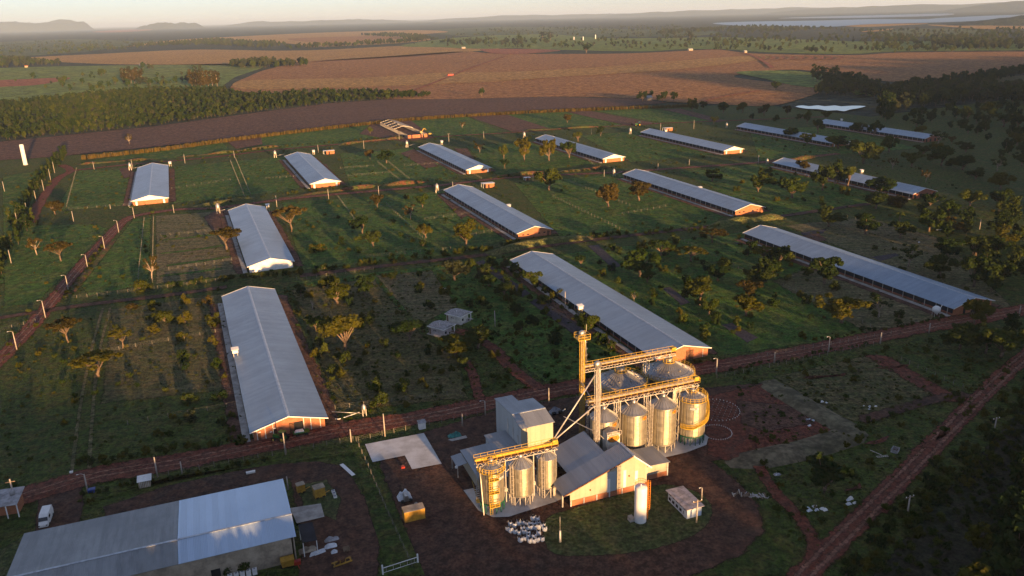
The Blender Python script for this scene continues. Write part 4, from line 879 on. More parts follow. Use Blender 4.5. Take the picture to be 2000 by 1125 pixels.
# ------------------------------------------------------------------ the trees one can tell apart: where, width, height, kind, leaf tone
ORD = ["leftmost", "second from left", "third from left", "fourth from left", "fifth from left", "sixth from left", "seventh from left", "eighth from left", "ninth from left", "tenth from left", "eleventh from left", "twelfth from left", "thirteenth from left", "fourteenth from left"]
ZONES = {
 "in the grass by the light-pole road": [(72, 498, 28, 32, 'sparse', 'r'), (119, 510, 42, 34, 'flat', 'r'), (108, 419, 26, 23, 'round', 'r'), (297, 545, 26, 42, 'sparse', 'r'), (280, 568, 30, 24, 'bush', 'y')],
 "in the dark field left of the near barn": [(133, 669, 50, 46, 'flat', 'r'), (241, 681, 36, 38, 'flat', 'y'), (192, 736, 80, 42, 'flat', 'y')],
 "of the upper bushes in the mown paddock": [(259, 602, 24, 12, 'bush', 'r'), (303, 605, 22, 18, 'bush', 'y'), (322, 628, 34, 26, 'bush', 'y'), (364, 594, 18, 22, 'bush', 'y'), (362, 630, 24, 24, 'bush', 'y'), (406, 594, 20, 16, 'bush', 'r'), (416, 636, 27, 24, 'bush', 'y')],
 "of the lower bushes in the mown paddock": [(303, 647, 21, 16, 'bush', 'y'), (357, 665, 22, 17, 'bush', 'y'), (416, 670, 17, 16, 'bush', 'y'), (360, 702, 24, 20, 'bush', 'd'), (423, 714, 24, 16, 'bush', 'g'), (364, 720, 18, 14, 'bush', 'd'), (370, 785, 30, 20, 'bush', 'd'), (430, 780, 26, 18, 'bush', 'd'), (372, 822, 24, 18, 'bush', 'e'), (434, 830, 20, 16, 'bush', 'd')],
 "beside the white-gabled barn": [(443, 488, 52, 40, 'flat', 'r'), (570, 453, 54, 46, 'flat', 'r'), (621, 488, 30, 16, 'bush', 'y')],
 "in the paddock right of the near barn": [(588, 580, 22, 22, 'round', 'd'), (618, 646, 30, 30, 'round', 'g'), (659, 596, 58, 48, 'round', 'y'), (675, 683, 66, 62, 'round', 'y'), (633, 690, 20, 22, 'bush', 'g'), (651, 728, 22, 18, 'bush', 'd'), (713, 578, 36, 40, 'round', 'd'), (701, 712, 18, 14, 'bush', 'd'), (732, 762, 28, 24, 'bush', 'g'), (742, 790, 34, 26, 'bush', 'd')],
 "round the two little houses": [(800, 667, 46, 38, 'round', 'd'), (826, 650, 18, 22, 'round', 'g'), (891, 699, 60, 36, 'round', 'y'), (934, 680, 58, 42, 'round', 'd'), (862, 692, 18, 18, 'bush', 'y')],
 "by the long dark ground strip": [(888, 548, 48, 42, 'round', 'e'), (919, 532, 20, 24, 'round', 'd'), (937, 543, 18, 18, 'bush', 'e'), (954, 560, 26, 22, 'round', 'g'), (960, 518, 24, 20, 'bush', 'g'), (985, 575, 30, 20, 'round', 'd'), (1010, 612, 26, 18, 'round', 'd'), (940, 596, 26, 20, 'bush', 'd'), (1040, 632, 26, 18, 'bush', 'd'), (986, 522, 18, 18, 'bush', 'e'), (1062, 592, 22, 16, 'bush', 'd')],
 "left of the barn behind the silos": [(1021, 542, 16, 14, 'bush', 'g'), (1042, 562, 32, 28, 'round', 'g'), (1089, 584, 26, 20, 'bush', 'y'), (1063, 571, 16, 14, 'bush', 'd'), (1131, 617, 20, 16, 'bush', 'g'), (1147, 655, 38, 40, 'round', 'g')],
 "in the lush middle paddock": [(737, 407, 22, 24, 'round', 'r'), (802, 429, 24, 27, 'sparse', 'r'), (825, 407, 26, 24, 'round', 'g'), (708, 456, 30, 30, 'round', 'd'), (729, 483, 36, 30, 'round', 'd'), (832, 465, 26, 26, 'round', 'y'), (910, 481, 46, 44, 'round', 'y'), (667, 478, 16, 14, 'bush', 'd'), (612, 492, 22, 14, 'bush', 'd')],
 "right of the barn behind the silos": [(1135, 521, 20, 20, 'round', 'd'), (1175, 539, 18, 16, 'bush', 'y'), (1206, 553, 14, 12, 'bush', 'g'), (1194, 490, 16, 17, 'bush', 'd'), (1250, 540, 60, 52, 'round', 'g'), (1291, 504, 42, 32, 'flat', 'g'), (1264, 552, 28, 24, 'round', 'g'), (1273, 595, 14, 12, 'bush', 'd'), (1307, 497, 22, 20, 'round', 'y'), (1238, 590, 16, 22, 'sparse', 'g')],
 "in the wide right-hand paddock": [(1332, 630, 22, 20, 'bush', 'g'), (1349, 511, 50, 26, 'flat', 'y'), (1366, 596, 52, 50, 'round', 'y'), (1384, 617, 36, 34, 'round', 'g'), (1401, 550, 40, 30, 'round', 'd'), (1438, 633, 20, 16, 'bush', 'g'), (1375, 661, 24, 20, 'bush', 'g'), (1457, 617, 48, 42, 'round', 'y'), (1463, 582, 42, 30, 'round', 'r')],
 "by the upper right-hand fence": [(1391, 474, 46, 24, 'flat', 'r'), (1489, 511, 42, 28, 'flat', 'y'), (1482, 562, 48, 32, 'round', 'd'), (1506, 545, 32, 28, 'round', 'g'), (1521, 518, 36, 36, 'round', 'd')],
 "in the dry right-hand paddock": [(1610, 557, 58, 48, 'round', 'd'), (1643, 631, 72, 46, 'round', 'y'), (1716, 620, 36, 44, 'sparse', 'd')],
 "behind the right front barn": [(1618, 443, 46, 34, 'round', 'd'), (1690, 459, 54, 34, 'round', 'd'), (1758, 465, 38, 34, 'round', 'd'), (1774, 521, 44, 40, 'sparse', 'd'), (1814, 452, 40, 38, 'round', 'g'), (1860, 456, 40, 26, 'round', 'r'), (1760, 530, 18, 10, 'bush', 'd'), (1708, 488, 12, 10, 'bush', 'd'), (1838, 545, 14, 12, 'bush', 'd')],
 "in the dark trees at the right edge": [(1835, 540, 46, 42, 'round', 'd'), (1850, 505, 52, 40, 'round', 'd'), (1902, 561, 54, 54, 'round', 'd'), (1954, 555, 50, 44, 'round', 'd'), (1960, 480, 38, 34, 'round', 'y'), (1955, 459, 44, 42, 'round', 'd'), (1905, 502, 48, 36, 'round', 'd'), (1988, 515, 40, 40, 'round', 'd'), (1930, 530, 42, 34, 'round', 'd')],
 "near the right front barn's gable": [(1902, 634, 42, 44, 'round', 'y'), (1874, 683, 58, 44, 'round', 'd'), (1925, 690, 50, 48, 'round', 'd'), (1955, 698, 66, 56, 'round', 'g')],
 "between the two orange-gabled middle barns": [(1072, 372, 44, 42, 'round', 'g'), (1188, 407, 42, 44, 'round', 'r'), (1248, 392, 38, 38, 'round', 'r')],
 "right of the window-holed barn": [(1391, 354, 27, 21, 'round', 'd'), (1480, 377, 32, 32, 'round', 'g'), (1492, 352, 24, 22, 'round', 'd'), (1547, 387, 46, 36, 'round', 'g'), (1569, 337, 24, 22, 'round', 'r')],
 "in front of the right middle barn": [(1606, 372, 34, 48, 'round', 'd'), (1630, 362, 34, 42, 'round', 'd'), (1656, 364, 26, 34, 'round', 'g'), (1650, 380, 18, 16, 'bush', 'y'), (1720, 384, 44, 34, 'round', 'd'), (1710, 408, 40, 32, 'round', 'd'), (1752, 402, 32, 22, 'bush', 'r'), (1816, 403, 36, 22, 'round', 'd')],
 "left of the third back-row barn": [(723, 311, 18, 16, 'round', 'r'), (755, 319, 26, 24, 'round', 'd'), (986, 329, 16, 17, 'round', 'd')],
 "beside the fourth back-row barn": [(937, 300, 20, 21, 'sparse', 'r'), (984, 311, 18, 28, 'round', 'g'), (1024, 316, 28, 40, 'round', 'y'), (1031, 285, 16, 17, 'round', 'd'), (1072, 314, 27, 38, 'round', 'y'), (1112, 309, 28, 28, 'round', 'g'), (1129, 277, 18, 17, 'round', 'g'), (1173, 266, 18, 17, 'round', 'd')],
 "behind the back-row barns": [(755, 190, 14, 12, 'round', 'g'), (940, 190, 12, 16, 'round', 'g'), (1108, 240, 18, 17, 'round', 'r'), (253, 283, 14, 20, 'sparse', 'r'), (1255, 197, 20, 17, 'round', 'd'), (1270, 195, 14, 16, 'round', 'd'), (1294, 199, 22, 18, 'round', 'd'), (1315, 199, 14, 17, 'round', 'd'), (723, 262, 10, 14, 'round', 'g'), (903, 252, 12, 14, 'sparse', 'r')],
 "on the slope above the pale right barns": [(1351, 219, 20, 24, 'round', 'y'), (1394, 243, 14, 14, 'round', 'y'), (1372, 214, 14, 14, 'round', 'd'), (1412, 222, 24, 20, 'round', 'g'), (1450, 221, 22, 18, 'round', 'y'), (1468, 236, 14, 12, 'round', 'd'), (1492, 226, 22, 20, 'round', 'r'), (1515, 236, 16, 12, 'bush', 'd'), (1538, 226, 18, 17, 'round', 'r'), (1576, 242, 20, 22, 'round', 'g'), (1560, 236, 14, 12, 'round', 'd')],
 "round the tree-clump barn": [(1597, 261, 24, 24, 'round', 'd'), (1545, 270, 28, 20, 'round', 'd'), (1576, 284, 26, 20, 'round', 'd'), (1614, 234, 18, 16, 'round', 'y'), (1637, 290, 40, 22, 'round', 'd')],
 "in front of the rightmost back-row barn": [(1676, 258, 30, 18, 'round', 'd'), (1706, 268, 28, 28, 'round', 'g'), (1686, 320, 48, 36, 'round', 'g'), (1668, 298, 26, 22, 'round', 'd'), (1736, 298, 26, 32, 'round', 'g'), (1743, 330, 18, 20, 'sparse', 'r'), (1780, 326, 36, 26, 'round', 'g'), (1802, 306, 28, 22, 'round', 'd')],
 "beyond the right middle barn": [(1832, 300, 22, 20, 'round', 'y'), (1832, 282, 28, 24, 'sparse', 'd'), (1858, 282, 14, 14, 'round', 'r'), (1838, 324, 42, 34, 'round', 'g'), (1886, 298, 34, 18, 'round', 'y'), (1880, 332, 48, 24, 'round', 'd'), (1808, 356, 20, 24, 'sparse', 'r'), (1947, 334, 24, 28, 'sparse', 'd'), (1954, 370, 36, 32, 'round', 'y'), (1905, 350, 40, 18, 'round', 'd')],
 "in the dark pasture at the far right": [(1894, 404, 38, 30, 'round', 'g'), (1952, 406, 42, 32, 'round', 'd'), (1850, 426, 34, 28, 'round', 'g'), (1790, 248, 24, 14, 'round', 'd'), (1800, 262, 24, 14, 'round', 'y'), (1890, 232, 26, 18, 'round', 'd'), (1934, 226, 34, 26, 'round', 'y'), (1960, 248, 40, 26, 'round', 'd'), (1988, 250, 30, 24, 'round', 'd'), (1890, 262, 22, 18, 'round', 'g'), (1986, 285, 30, 22, 'round', 'y'), (1995, 325, 24, 24, 'round', 'd')],
 "of the far trees beyond the brown fields": [(1145, 104, 18, 16, 'round', 'd'), (1015, 85, 12, 15, 'tall', 'g'), (1060, 78, 14, 14, 'tall', 'e'), (1075, 78, 12, 14, 'tall', 'e'), (1347, 84, 12, 22, 'tall', 'e'), (1515, 177, 18, 16, 'round', 'd'), (1760, 85, 10, 20, 'tall', 'e'), (1690, 88, 8, 14, 'tall', 'e')],
}
KINDW = {'round': 'round-crowned tree', 'flat': 'flat-topped tree', 'sparse': 'thin tree', 'tall': 'tall tree', 'bush': 'bush'}
for zi, (zone, ts) in enumerate(ZONES.items()):
    for i, (px, py, wp, hp, kd, tn) in enumerate(sorted(ts)):
        tree(px, py, wp, hp, kd, tn, "%s %s, %s %s" % (TONES[tn], KINDW[kd], ORD[i], zone), "trees and bushes of the farm", zi)
tree(1755, 442, 24, 27, 'palm', 'g', "lone palm tree behind the right front barn", None, 1)
tree(1610, 962, 76, 62, 'round', 'd', "big dark tree on the rubble plot, gold light on its crown", None, 2)
tree(465, 1118, 44, 34, 'bush', 'd', "dark bush at the front wall of the two-toned shed", None, 3)
# two eucalyptus stands on the far left: each tree countable
for i, (px, py) in enumerate([(243, 163), (250, 164), (257, 163), (264, 164), (271, 163), (278, 163)]):
    tree(px, py, 11, 28, 'tall', 'r', "tall eucalyptus, %s of the smaller far stand" % ORD[i], "eucalyptus of the smaller far stand", i)
for i, (px, py) in enumerate([(376, 171), (384, 172), (392, 173), (400, 173), (408, 172), (416, 172), (425, 170)]):
    tree(px, py, 15, 31, 'tall', 'r', "tall eucalyptus, %s of the larger far stand" % ORD[i], "eucalyptus of the larger far stand", i)
for i, (px, py) in enumerate([(1588, 156), (1596, 160), (1604, 162), (1612, 162), (1622, 160), (1632, 160)]):
    tree(px, py, 13, 28, 'tall', 'g', "tall eucalyptus, %s of the stand above the pond" % ORD[i], "eucalyptus of the stand above the pond", i)
# dead trunk
p = G(611, 606); o = empty("dead_tree", (p.x, p.y, 0)); tag(o, "bare dead trunk with stub branches right of the near barn", "tree")
T = MB(); T.tube([(0, 0, -.2), (.1, 0, 1.6), (0, .1, 3.0)], [.28, .22, .12], 7); T.build("trunk", M['palebark'], o)
for a, z in ((0.4, 1.5), (2.4, 1.9), (4.2, 2.2)): MB().tube([(0, 0, z), (math.cos(a) * .5, math.sin(a) * .5, z + .6), (math.cos(a) * .6, math.sin(a) * .6, z + 1.3)], [.1, .07, .03], 5).build("branch", M['palebark'], o)
# ------------------------------------------------------------------ feed mill: silos, elevators, conveyors, sheds
_ca, _sa = math.cos(GA), math.sin(GA)
def ML(x, y, z=0.0): return Vector((9.6 + x * _ca - y * _sa, 125.9 + x * _sa + y * _ca, z))
def mill_thing(name, x, y, label, cat, group=None, z=0.0):
    return tag(empty(name, ML(x, y, z), GA), label, cat, group)
def text_mesh(txt, size, depth, mat, name, bend_r=None, a0=-math.pi / 2, z=0.0):
    """lettering as a mesh, wrapped on a cylinder of radius bend_r at angle a0, or flat facing -y"""
    cu = bpy.data.curves.new(name, 'FONT'); cu.body = txt; cu.size = size; cu.align_x = 'CENTER'; cu.align_y = 'CENTER'; cu.extrude = depth; cu.resolution_u = 3
    to = bpy.data.objects.new(name, cu); COL.objects.link(to); dg = bpy.context.evaluated_depsgraph_get(); dg.update()
    me = bpy.data.meshes.new_from_object(to.evaluated_get(dg)); bpy.data.objects.remove(to); bpy.data.curves.remove(cu)
    for v in me.vertices:
        x, y, d = v.co.x, v.co.y, v.co.z
        if bend_r: a = a0 + x / bend_r; v.co = (math.cos(a) * (bend_r + d), math.sin(a) * (bend_r + d), z + y)
        else: v.co = (x, -d, z + y)
    me.materials.clear(); me.materials.append(mat); me.name = name
    return me
def ellipse_plate(rx, rz, th, mat, name, bend_r, a0, z, r_off=0.0, hole=0.0):
    mb = MB(); n = 28; vs = []
    for k, rr in ((0, 1.0), (1, hole)):
        for i in range(n):
            t = 2 * math.pi * i / n; x, zz = rx * rr * math.cos(t), rz * rr * math.sin(t)
            if bend_r: a = a0 + x / bend_r; vs.append((math.cos(a) * (bend_r + r_off), math.sin(a) * (bend_r + r_off), z + zz))
            else: vs.append((x, -r_off, z + zz))
    mb.add(vs, [(i, (i + 1) % n, n + (i + 1) % n, n + i) for i in range(n)])
    return mb.mesh(name, mat)
def ladder(mb, x, y, z0, z1, w=0.45, ax=(1, 0), rung=0.5, t=0.05, cage=0.0):
    ux, uy = ax
    for s in (-1, 1): mb.bar((x + ux * w / 2 * s, y + uy * w / 2 * s, z0), (x + ux * w / 2 * s, y + uy * w / 2 * s, z1), t)
    z = z0 + .3
    while z < z1:
        mb.bar((x - ux * w / 2, y - uy * w / 2, z), (x + ux * w / 2, y + uy * w / 2, z), t * .8); z += rung
    if cage:
        nx, ny = uy, -ux
        z = z0 + 2.0
        while z < z1:
            pts = [(x + ux * cage * math.cos(t_) + nx * cage * math.sin(t_) * 1.3, y + uy * cage * math.cos(t_) + ny * cage * math.sin(t_) * 1.3, z) for t_ in [math.pi * k / 6 for k in range(7)]]
            for a, b in zip(pts, pts[1:]): mb.bar(a, b, t * .8)
            z += 0.9
        for k in (1, 3, 5):
            t_ = math.pi * k / 6; q = (x + ux * cage * math.cos(t_) + nx * cage * math.sin(t_) * 1.3, y + uy * cage * math.cos(t_) + ny * cage * math.sin(t_) * 1.3)
            mb.bar((q[0], q[1], z0 + 2), (q[0], q[1], z1), t * .7)
def ring_rail(mb, r, z, h=0.95, n=20, t=0.055, c=(0, 0), a0=0.0, a1=2 * math.pi):
    full = abs(a1 - a0 - 2 * math.pi) < 1e-6
    P_ = [(c[0] + r * math.cos(a0 + (a1 - a0) * i / n), c[1] + r * math.sin(a0 + (a1 - a0) * i / n)) for i in range(n + (0 if full else 1))]
    for i, q in enumerate(P_):
        mb.bar((q[0], q[1], z), (q[0], q[1], z + h), t)
        if i + 1 < len(P_) or full:
            w_ = P_[(i + 1) % len(P_)]
            for hh in (h, h * .5): mb.bar((q[0], q[1], z + hh), (w_[0], w_[1], z + hh), t)
def silo(x, y, r, z0, z1, rise, label, legs='galv', nleg=12, nrib=24, emblem=None, em_a=-1.2, rail=False, group="grain silos of the mill", cap=0.45, hopper=True, ladder_a=None, ring=True, nst=14):
    o = mill_thing("grain_silo", x, y, label, "silo", group)
    MB().lathe([(r, z0), (r, z1)], 56).build("wall", M['galv'], o)
    rc = 0.42
    MB().lathe([(r + .1, z1 - .06), (r + .1, z1), (rc, z1 + rise)], nrib, smooth=False).build("roof", M['galvroof'], o)
    roof = o.children[-1] if o.children else None
    roof = [c for c in bpy.data.objects if c.parent == o and c.name.startswith("roof")][-1]
    rb = None
    for i in range(nrib):
        a = 2 * math.pi * i / nrib
        if rb is None: rb = MB().bar((r + .1, 0, z1 + .02), (rc, 0, z1 + rise + .02), .06, .09).build("roof_rib", M['galvplain'], roof)
        else: dup_part(rb, rz=a)
    MB().lathe([(rc + .05, z1 + rise - .1), (rc + .05, z1 + rise + cap), (0.02, z1 + rise + cap + .18)], 16).build("roof_cap", M['galvplain'], o)
    st = None
    for i in range(nst):
        a = 2 * math.pi * (i + .5) / nst
        if st is None: st = MB().box((r + .04, 0, (z0 + z1) / 2), (.09, .09, z1 - z0)).build("stiffener", M['galvplain'], o, rz=a)
        else: dup_part(st, rz=a)
    if hopper: MB().lathe([(r - .02, z0), (r * .35, max(.5, z0 - r * .55)), (.2, max(.35, z0 - r * .62))], 40).build("hopper", M['galvplain'], o)
    MB().lathe([(r + .05, z0 - .22), (r + .09, z0 - .22), (r + .09, z0 + .06), (r + .05, z0 + .06)], 40, smooth=False).build("ring_beam", M['green' if legs == 'green' else 'galvplain'], o)
    lg = None; lm = M['green'] if legs == 'green' else M['steel']
    for i in range(nleg):
        a = 2 * math.pi * (i + .5) / nleg
        if lg is None: lg = MB().box((r, 0, (z0 - .05) / 2), (.14, .14, z0 - .1)).build("leg", lm, o, rz=a)
        else: dup_part(lg, rz=a)
    br = MB()
    for i in range(nleg):
        a, b = 2 * math.pi * (i + .5) / nleg, 2 * math.pi * (i + 1.5) / nleg
        if i % 2 == 0: br.bar((r * math.cos(a), r * math.sin(a), .3), (r * math.cos(b), r * math.sin(b), z0 - .3), .06)
    br.build("leg_bracing", lm, o)
    if rail:
        q = MB(); ring_rail(q, r + .3, z1 + .05, .9, 22, .07); q.build("roof_railing", M['yellow'], o)
        MB().lathe([(r + .1, z1 - .02), (r + .42, z1 - .02), (r + .42, z1 + .06), (r + .1, z1 + .06)], 40, smooth=False).build("roof_walkway", M['yellow'], o)
        q = MB(); ring_rail(q, 1.1, z1 + rise * .72, .9, 8, .06); q.build("cap_railing", M['yellow'], o)
    if emblem == 'GSI':
        e = link("emblem", ellipse_plate(.62, .36, 0, M['orange'], "emblem", r, em_a, z1 - .85, .09), o)
        link("lettering", text_mesh("GSI", .42, .01, M['emblemdark'], "lettering", r + .12, em_a, z1 - .85), e)
    if emblem == 'AGI':
        e = link("name_plate", curved_plate(1.9, .62, M['plate'], "name_plate", r + .09, em_a, z1 - 1.3), o)
        link("lettering", text_mesh("AGI", .62, .015, M['whitepaint'], "lettering", r + .12, em_a - .12, z1 - 1.3), e)
        for k in range(3): link("logo_bar", curved_plate(.42, .09, M['whitepaint'], "logo_bar", r + .125, em_a + .72 / r, z1 - 1.14 - k * .16), e)
    if ladder_a is not None:
        q = MB(); ca, sa = math.cos(ladder_a), math.sin(ladder_a)
        ladder(q, (r + .25) * ca, (r + .25) * sa, .2, z1 + .9, .45, (-sa, ca), .5, .05, 0.38); q.build("ladder", M['steel'], o)
    return o
def curved_plate(wd, h, mat, name, r, a0, z, n=8):
    mb = MB(); vs = []
    for i in range(n + 1):
        a = a0 + (i / n - .5) * wd / r
        for zz in (z - h / 2, z + h / 2): vs.append((math.cos(a) * r, math.sin(a) * r, zz))
    mb.add(vs, [(2 * i, 2 * i + 2, 2 * i + 3, 2 * i + 1) for i in range(n)]); return mb.mesh(name, mat)
M['emblemdark'] = plain("dark_orange_lettering", (0.16, 0.035, 0.01), 0.5)
M['plate'] = plain("grey_name_plate", (0.22, 0.24, 0.24), 0.5)

# paving under the silos
patch("silo_pad", [tuple(ML(*q)[:2]) for q in ((-16.4, 12.5), (-15.9, 5.2), (-14.2, 2.2), (-11.5, 1.2), (-2.0, 2.2), (1.0, 3.0), (1.0, 12))], M['padmat'] if 'padmat' in M else M['concrete_pale'], 0.26, 0.05, world=True, label="pale concrete pad under the three left silos")
patch("silo_pad", [tuple(ML(*q)[:2]) for q in ((11, 8), (29.5, 7.8), (35.0, 8.8), (37.2, 11.4), (37.2, 14.0), (34.0, 17.0), (10, 17))], M['concrete_pale'], 0.264, 0.05, world=True, label="pale concrete pad under the row of four silos")

silo(12.9, 12.1, 2.72, 1.9, 9.9, 1.75, "galvanised silo of the row of four, nearest the elevator towers, round orange emblem", emblem='GSI', em_a=-1.15, ladder_a=2.6)
silo(19.5, 12.1, 2.72, 1.9, 9.9, 1.75, "second galvanised silo of the row of four, lower wall in shadow, orange emblem", emblem='GSI', em_a=-1.15, ladder_a=-.05)
silo(26.3, 12.1, 2.72, 1.9, 9.9, 1.75, "third galvanised silo of the row of four, standing on clear pale legs", emblem='GSI', em_a=-1.15, ladder_a=-2.9)
s4 = silo(33.2, 12.1, 2.78, 2.2, 10.0, 1.5, "silo with yellow spiral walkway and dark green legs at the end of the row", legs='green', nleg=16, emblem='AGI', em_a=-2.0, rail=True)
wk = MB(); rl = MB(); prev = None
A_ = [(R(200), 4.3), (R(225), 4.3), (R(245), 4.4), (R(262), 4.9), (R(285), 5.3), (R(310), 5.7), (R(330), 6.9), (R(350), 8.3), (R(372), 9.6), (R(385), 10.0)]
F_ = []
for (a, za), (b, zb) in zip(A_, A_[1:]):
    for k in range(5): F_.append((a + (b - a) * k / 5, za + (zb - za) * k / 5))
for (a, za), (b, zb) in zip(F_, F_[1:]):
    r0, r1 = 2.86, 3.5
    q = [(r0 * math.cos(a), r0 * math.sin(a), za), (r1 * math.cos(a), r1 * math.sin(a), za), (r1 * math.cos(b), r1 * math.sin(b), zb), (r0 * math.cos(b), r0 * math.sin(b), zb)]
    wk.prism(q, (0, 0, .09))
    for hh in (0.05, .5, 1.0): rl.bar((r1 * math.cos(a), r1 * math.sin(a), za + hh), (r1 * math.cos(b), r1 * math.sin(b), zb + hh), .07 if hh != .05 else .16)
    rl.bar((r1 * math.cos(a), r1 * math.sin(a), za), (r1 * math.cos(a), r1 * math.sin(a), za + 1), .05)
wk.build("spiral_walkway", M['yellow'], s4); rl.build("walkway_railing", M['yellow'], s4)
MB().lathe([(2.3, .12), (2.3, 1.9)], 24, smooth=False).build("base_drum", M['tarpgrey'], s4)

silo(-13.2, 5.1, 2.2, 2.2, 8.5, 1.4, "near left silo with yellow ladder platforms and green legs", legs='green', nleg=14, emblem='AGI', em_a=-1.15, rail=True, group="silos of the left trio", nst=12, nrib=20)
s1 = bpy.data.objects[[q.name for q in bpy.data.objects if q.get("label", "").startswith("near left silo")][0]]
q = MB(); ladder(q, -.95, -2.2, .1, 9.3, .5, (1, 0), .45, .07, .42); q.build("ladder", M['yellow'], s1)
for k, z in enumerate((2.3, 5.0, 7.6)):
    q = MB(); q.box((-.55, -2.75, z), (1.9, .9, .1))
    for xx in (-1.45, -.55, .35): q.bar((xx, -3.15, z), (xx, -3.15, z + 1), .07)
    for hh in (.5, 1.0): q.bar((-1.45, -3.15, z + hh), (.35, -3.15, z + hh), .07); q.bar((-1.45, -3.15, z + hh), (-1.45, -2.3, z + hh), .07); q.bar((.35, -3.15, z + hh), (.35, -2.3, z + hh), .07)
    q.build("platform", M['yellow'], s1)
silo(-7.5, 5.3, 2.2, 2.3, 7.9, 1.5, "middle silo of the left trio on thin pale legs", nleg=14, group="silos of the left trio", ladder_a=-2.6, nst=12, nrib=20)
silo(-2.2, 5.6, 1.8, 2.3, 8.1, 1.2, "narrow silo of the left trio beside the shed roof", nleg=10, group="silos of the left trio", ladder_a=-2.3, nst=12, nrib=18)

def big_bin(x, y, label):
    o = mill_thing("storage_bin", x, y, label, "silo", "large storage bins"); r, z1 = 5.5, 8.7
    MB().lathe([(r, 0.1), (r, z1)], 72).build("wall", M['galv'], o)
    roof = MB().lathe([(r + .15, z1 - .05), (r + .15, z1), (.8, z1 + 2.7)], 36, smooth=False).build("roof", M['galvroof'], o)
    rb = None
    for i in range(36):
        if rb is None: rb = MB().bar((r + .1, 0, z1 + .03), (.8, 0, z1 + 2.73), .07, .1).build("roof_rib", M['galvplain'], roof)
        else: dup_part(rb, rz=2 * math.pi * i / 36)
    for k in (.35, .62): MB().lathe([(r * (1 - k) + .1, z1 + 2.7 * k * (r / (r - .8)) * .86 + .06), (r * (1 - k) + .18, z1 + 2.7 * k * .86 + .02)], 36, smooth=False).build("roof_ring", M['galvplain'], roof)
    st = None
    for i in range(26):
        if st is None: st = MB().box((r + .04, 0, z1 / 2), (.1, .1, z1)).build("stiffener", M['galvplain'], o)
        else: dup_part(st, rz=2 * math.pi * i / 26)
    MB().lathe([(.85, z1 + 2.5), (.85, z1 + 3.4), (.1, z1 + 3.6)], 18).build("roof_cap", M['galvplain'], o)
    q = MB(); ring_rail(q, 1.3, z1 + 2.5, 1.0, 10, .07); q.build("cap_railing", M['yellow'], o)
    MB().lathe([(1.0, z1 + 2.42), (1.45, z1 + 2.42), (1.45, z1 + 2.52), (1.0, z1 + 2.52)], 18, smooth=False).build("cap_walkway", M['yellow'], o)
    q = MB(); ring_rail(q, r + .35, z1 - .1, .9, 36, .07); q.build("eave_railing", M['yellow'], o)
    MB().lathe([(r + .1, z1 - .2), (r + .5, z1 - .2), (r + .5, z1 - .1), (r + .1, z1 - .1)], 48, smooth=False).build("eave_walkway", M['yellow'], o)
    vn = None
    for i in range(8):
        a = 2 * math.pi * (i + .3) / 8
        if vn is None: vn = MB().box((r * .62, 0, z1 + 1.25), (.35, .35, .5)).build("roof_vent", M['galvplain'], o, rz=a)
        else: dup_part(vn, rz=a)
big_bin(24.7, 27.2, "wide storage bin with conical roof behind the row of silos, on the left")
big_bin(36.9, 27.4, "wide storage bin with conical roof nearest the red brick barn gable")

def conveyor(x0, x1, y, z, label, legs=(), wd=1.1, rail_m='yellow', trough='galvplain'):
    o = mill_thing("conveyor_bridge", x0, y, label, "conveyor", "conveyor bridges over the silos"); L = x1 - x0
    MB().box((L / 2, .25, z + .25), (L, .42, .38)).build("trough", M[trough], o)
    tr = MB()
    for yy in (-.55, .6):
        for zz in (z - .1, z - .75): tr.bar((0, yy, zz), (L, yy, zz), .12)
        k = int(L / 1.4)
        for i in range(k):
            tr.bar((i * L / k, yy, z - .75), ((i + .5) * L / k, yy, z - .1), .07); tr.bar(((i + .5) * L / k, yy, z - .1), ((i + 1) * L / k, yy, z - .75), .07)
    tr.build("truss", M['steel'], o)
    MB().box((L / 2, -.4, z - .02), (L, .7, .07)).build("walkway", M['rust'], o)
    for yy, nm in ((-.78, 0), (.72, 1)):
        q = MB(); k = int(L / 1.3)
        for i in range(k + 1): q.bar((i * L / k, yy, z), (i * L / k, yy, z + 1.05), .05)
        for hh in (.5, 1.05): q.bar((0, yy, z + hh), (L, yy, z + hh), .055)
        q.build("railing", M[rail_m], o)
    MB().box((L - .3, .25, z + .55), (1.0, .8, .9)).build("drive_head", M['yellow'], o)
    for lx, ly, zb in legs:
        q = MB()
        for dx in (-.45, .45):
            for dy in (-.5, .5): q.bar((lx + dx, ly + dy, zb), (lx + dx, ly + dy * 1.0, z - .7), .12)
        zz = zb; s_ = 1
        while zz < z - 2.4:
            for dy in (-.5, .5): q.bar((lx - .45 * s_, ly + dy, zz), (lx + .45 * s_, ly + dy, zz + 1.6), .06)
            for dx in (-.45, .45): q.bar((lx + dx, ly - .5 * s_, zz), (lx + dx, ly + .5 * s_, zz + 1.6), .06)
            zz += 1.6; s_ = -s_
        q.build("support_tower", M['steel'], o)
    return o
k1 = conveyor(15.4, 38.0, 26.8, 13.6, "upper conveyor bridge crossing over the two wide storage bins", ((15.4, 0, 0),))
for lx in (9.0, 21.2): MB().tube([(lx + .3, .4, 13.4), (lx + .3, .4, 12.0)], .28, 10).build("spout", M['galvplain'], k1)
k2 = conveyor(9.4, 34.6, 12.5, 13.2, "lower conveyor bridge crossing over the row of four silos", ((6.8, .3, 0), (13.6, .3, 0), (20.4, .3, 0)))
for sx in (12.9, 19.5, 26.3, 33.2):
    lx = sx - 9.4; MB().tube([(lx, -.2, 12.9), (lx, -.3, 12.0)], .25, 10).build("spout", M['galvplain'], k2)
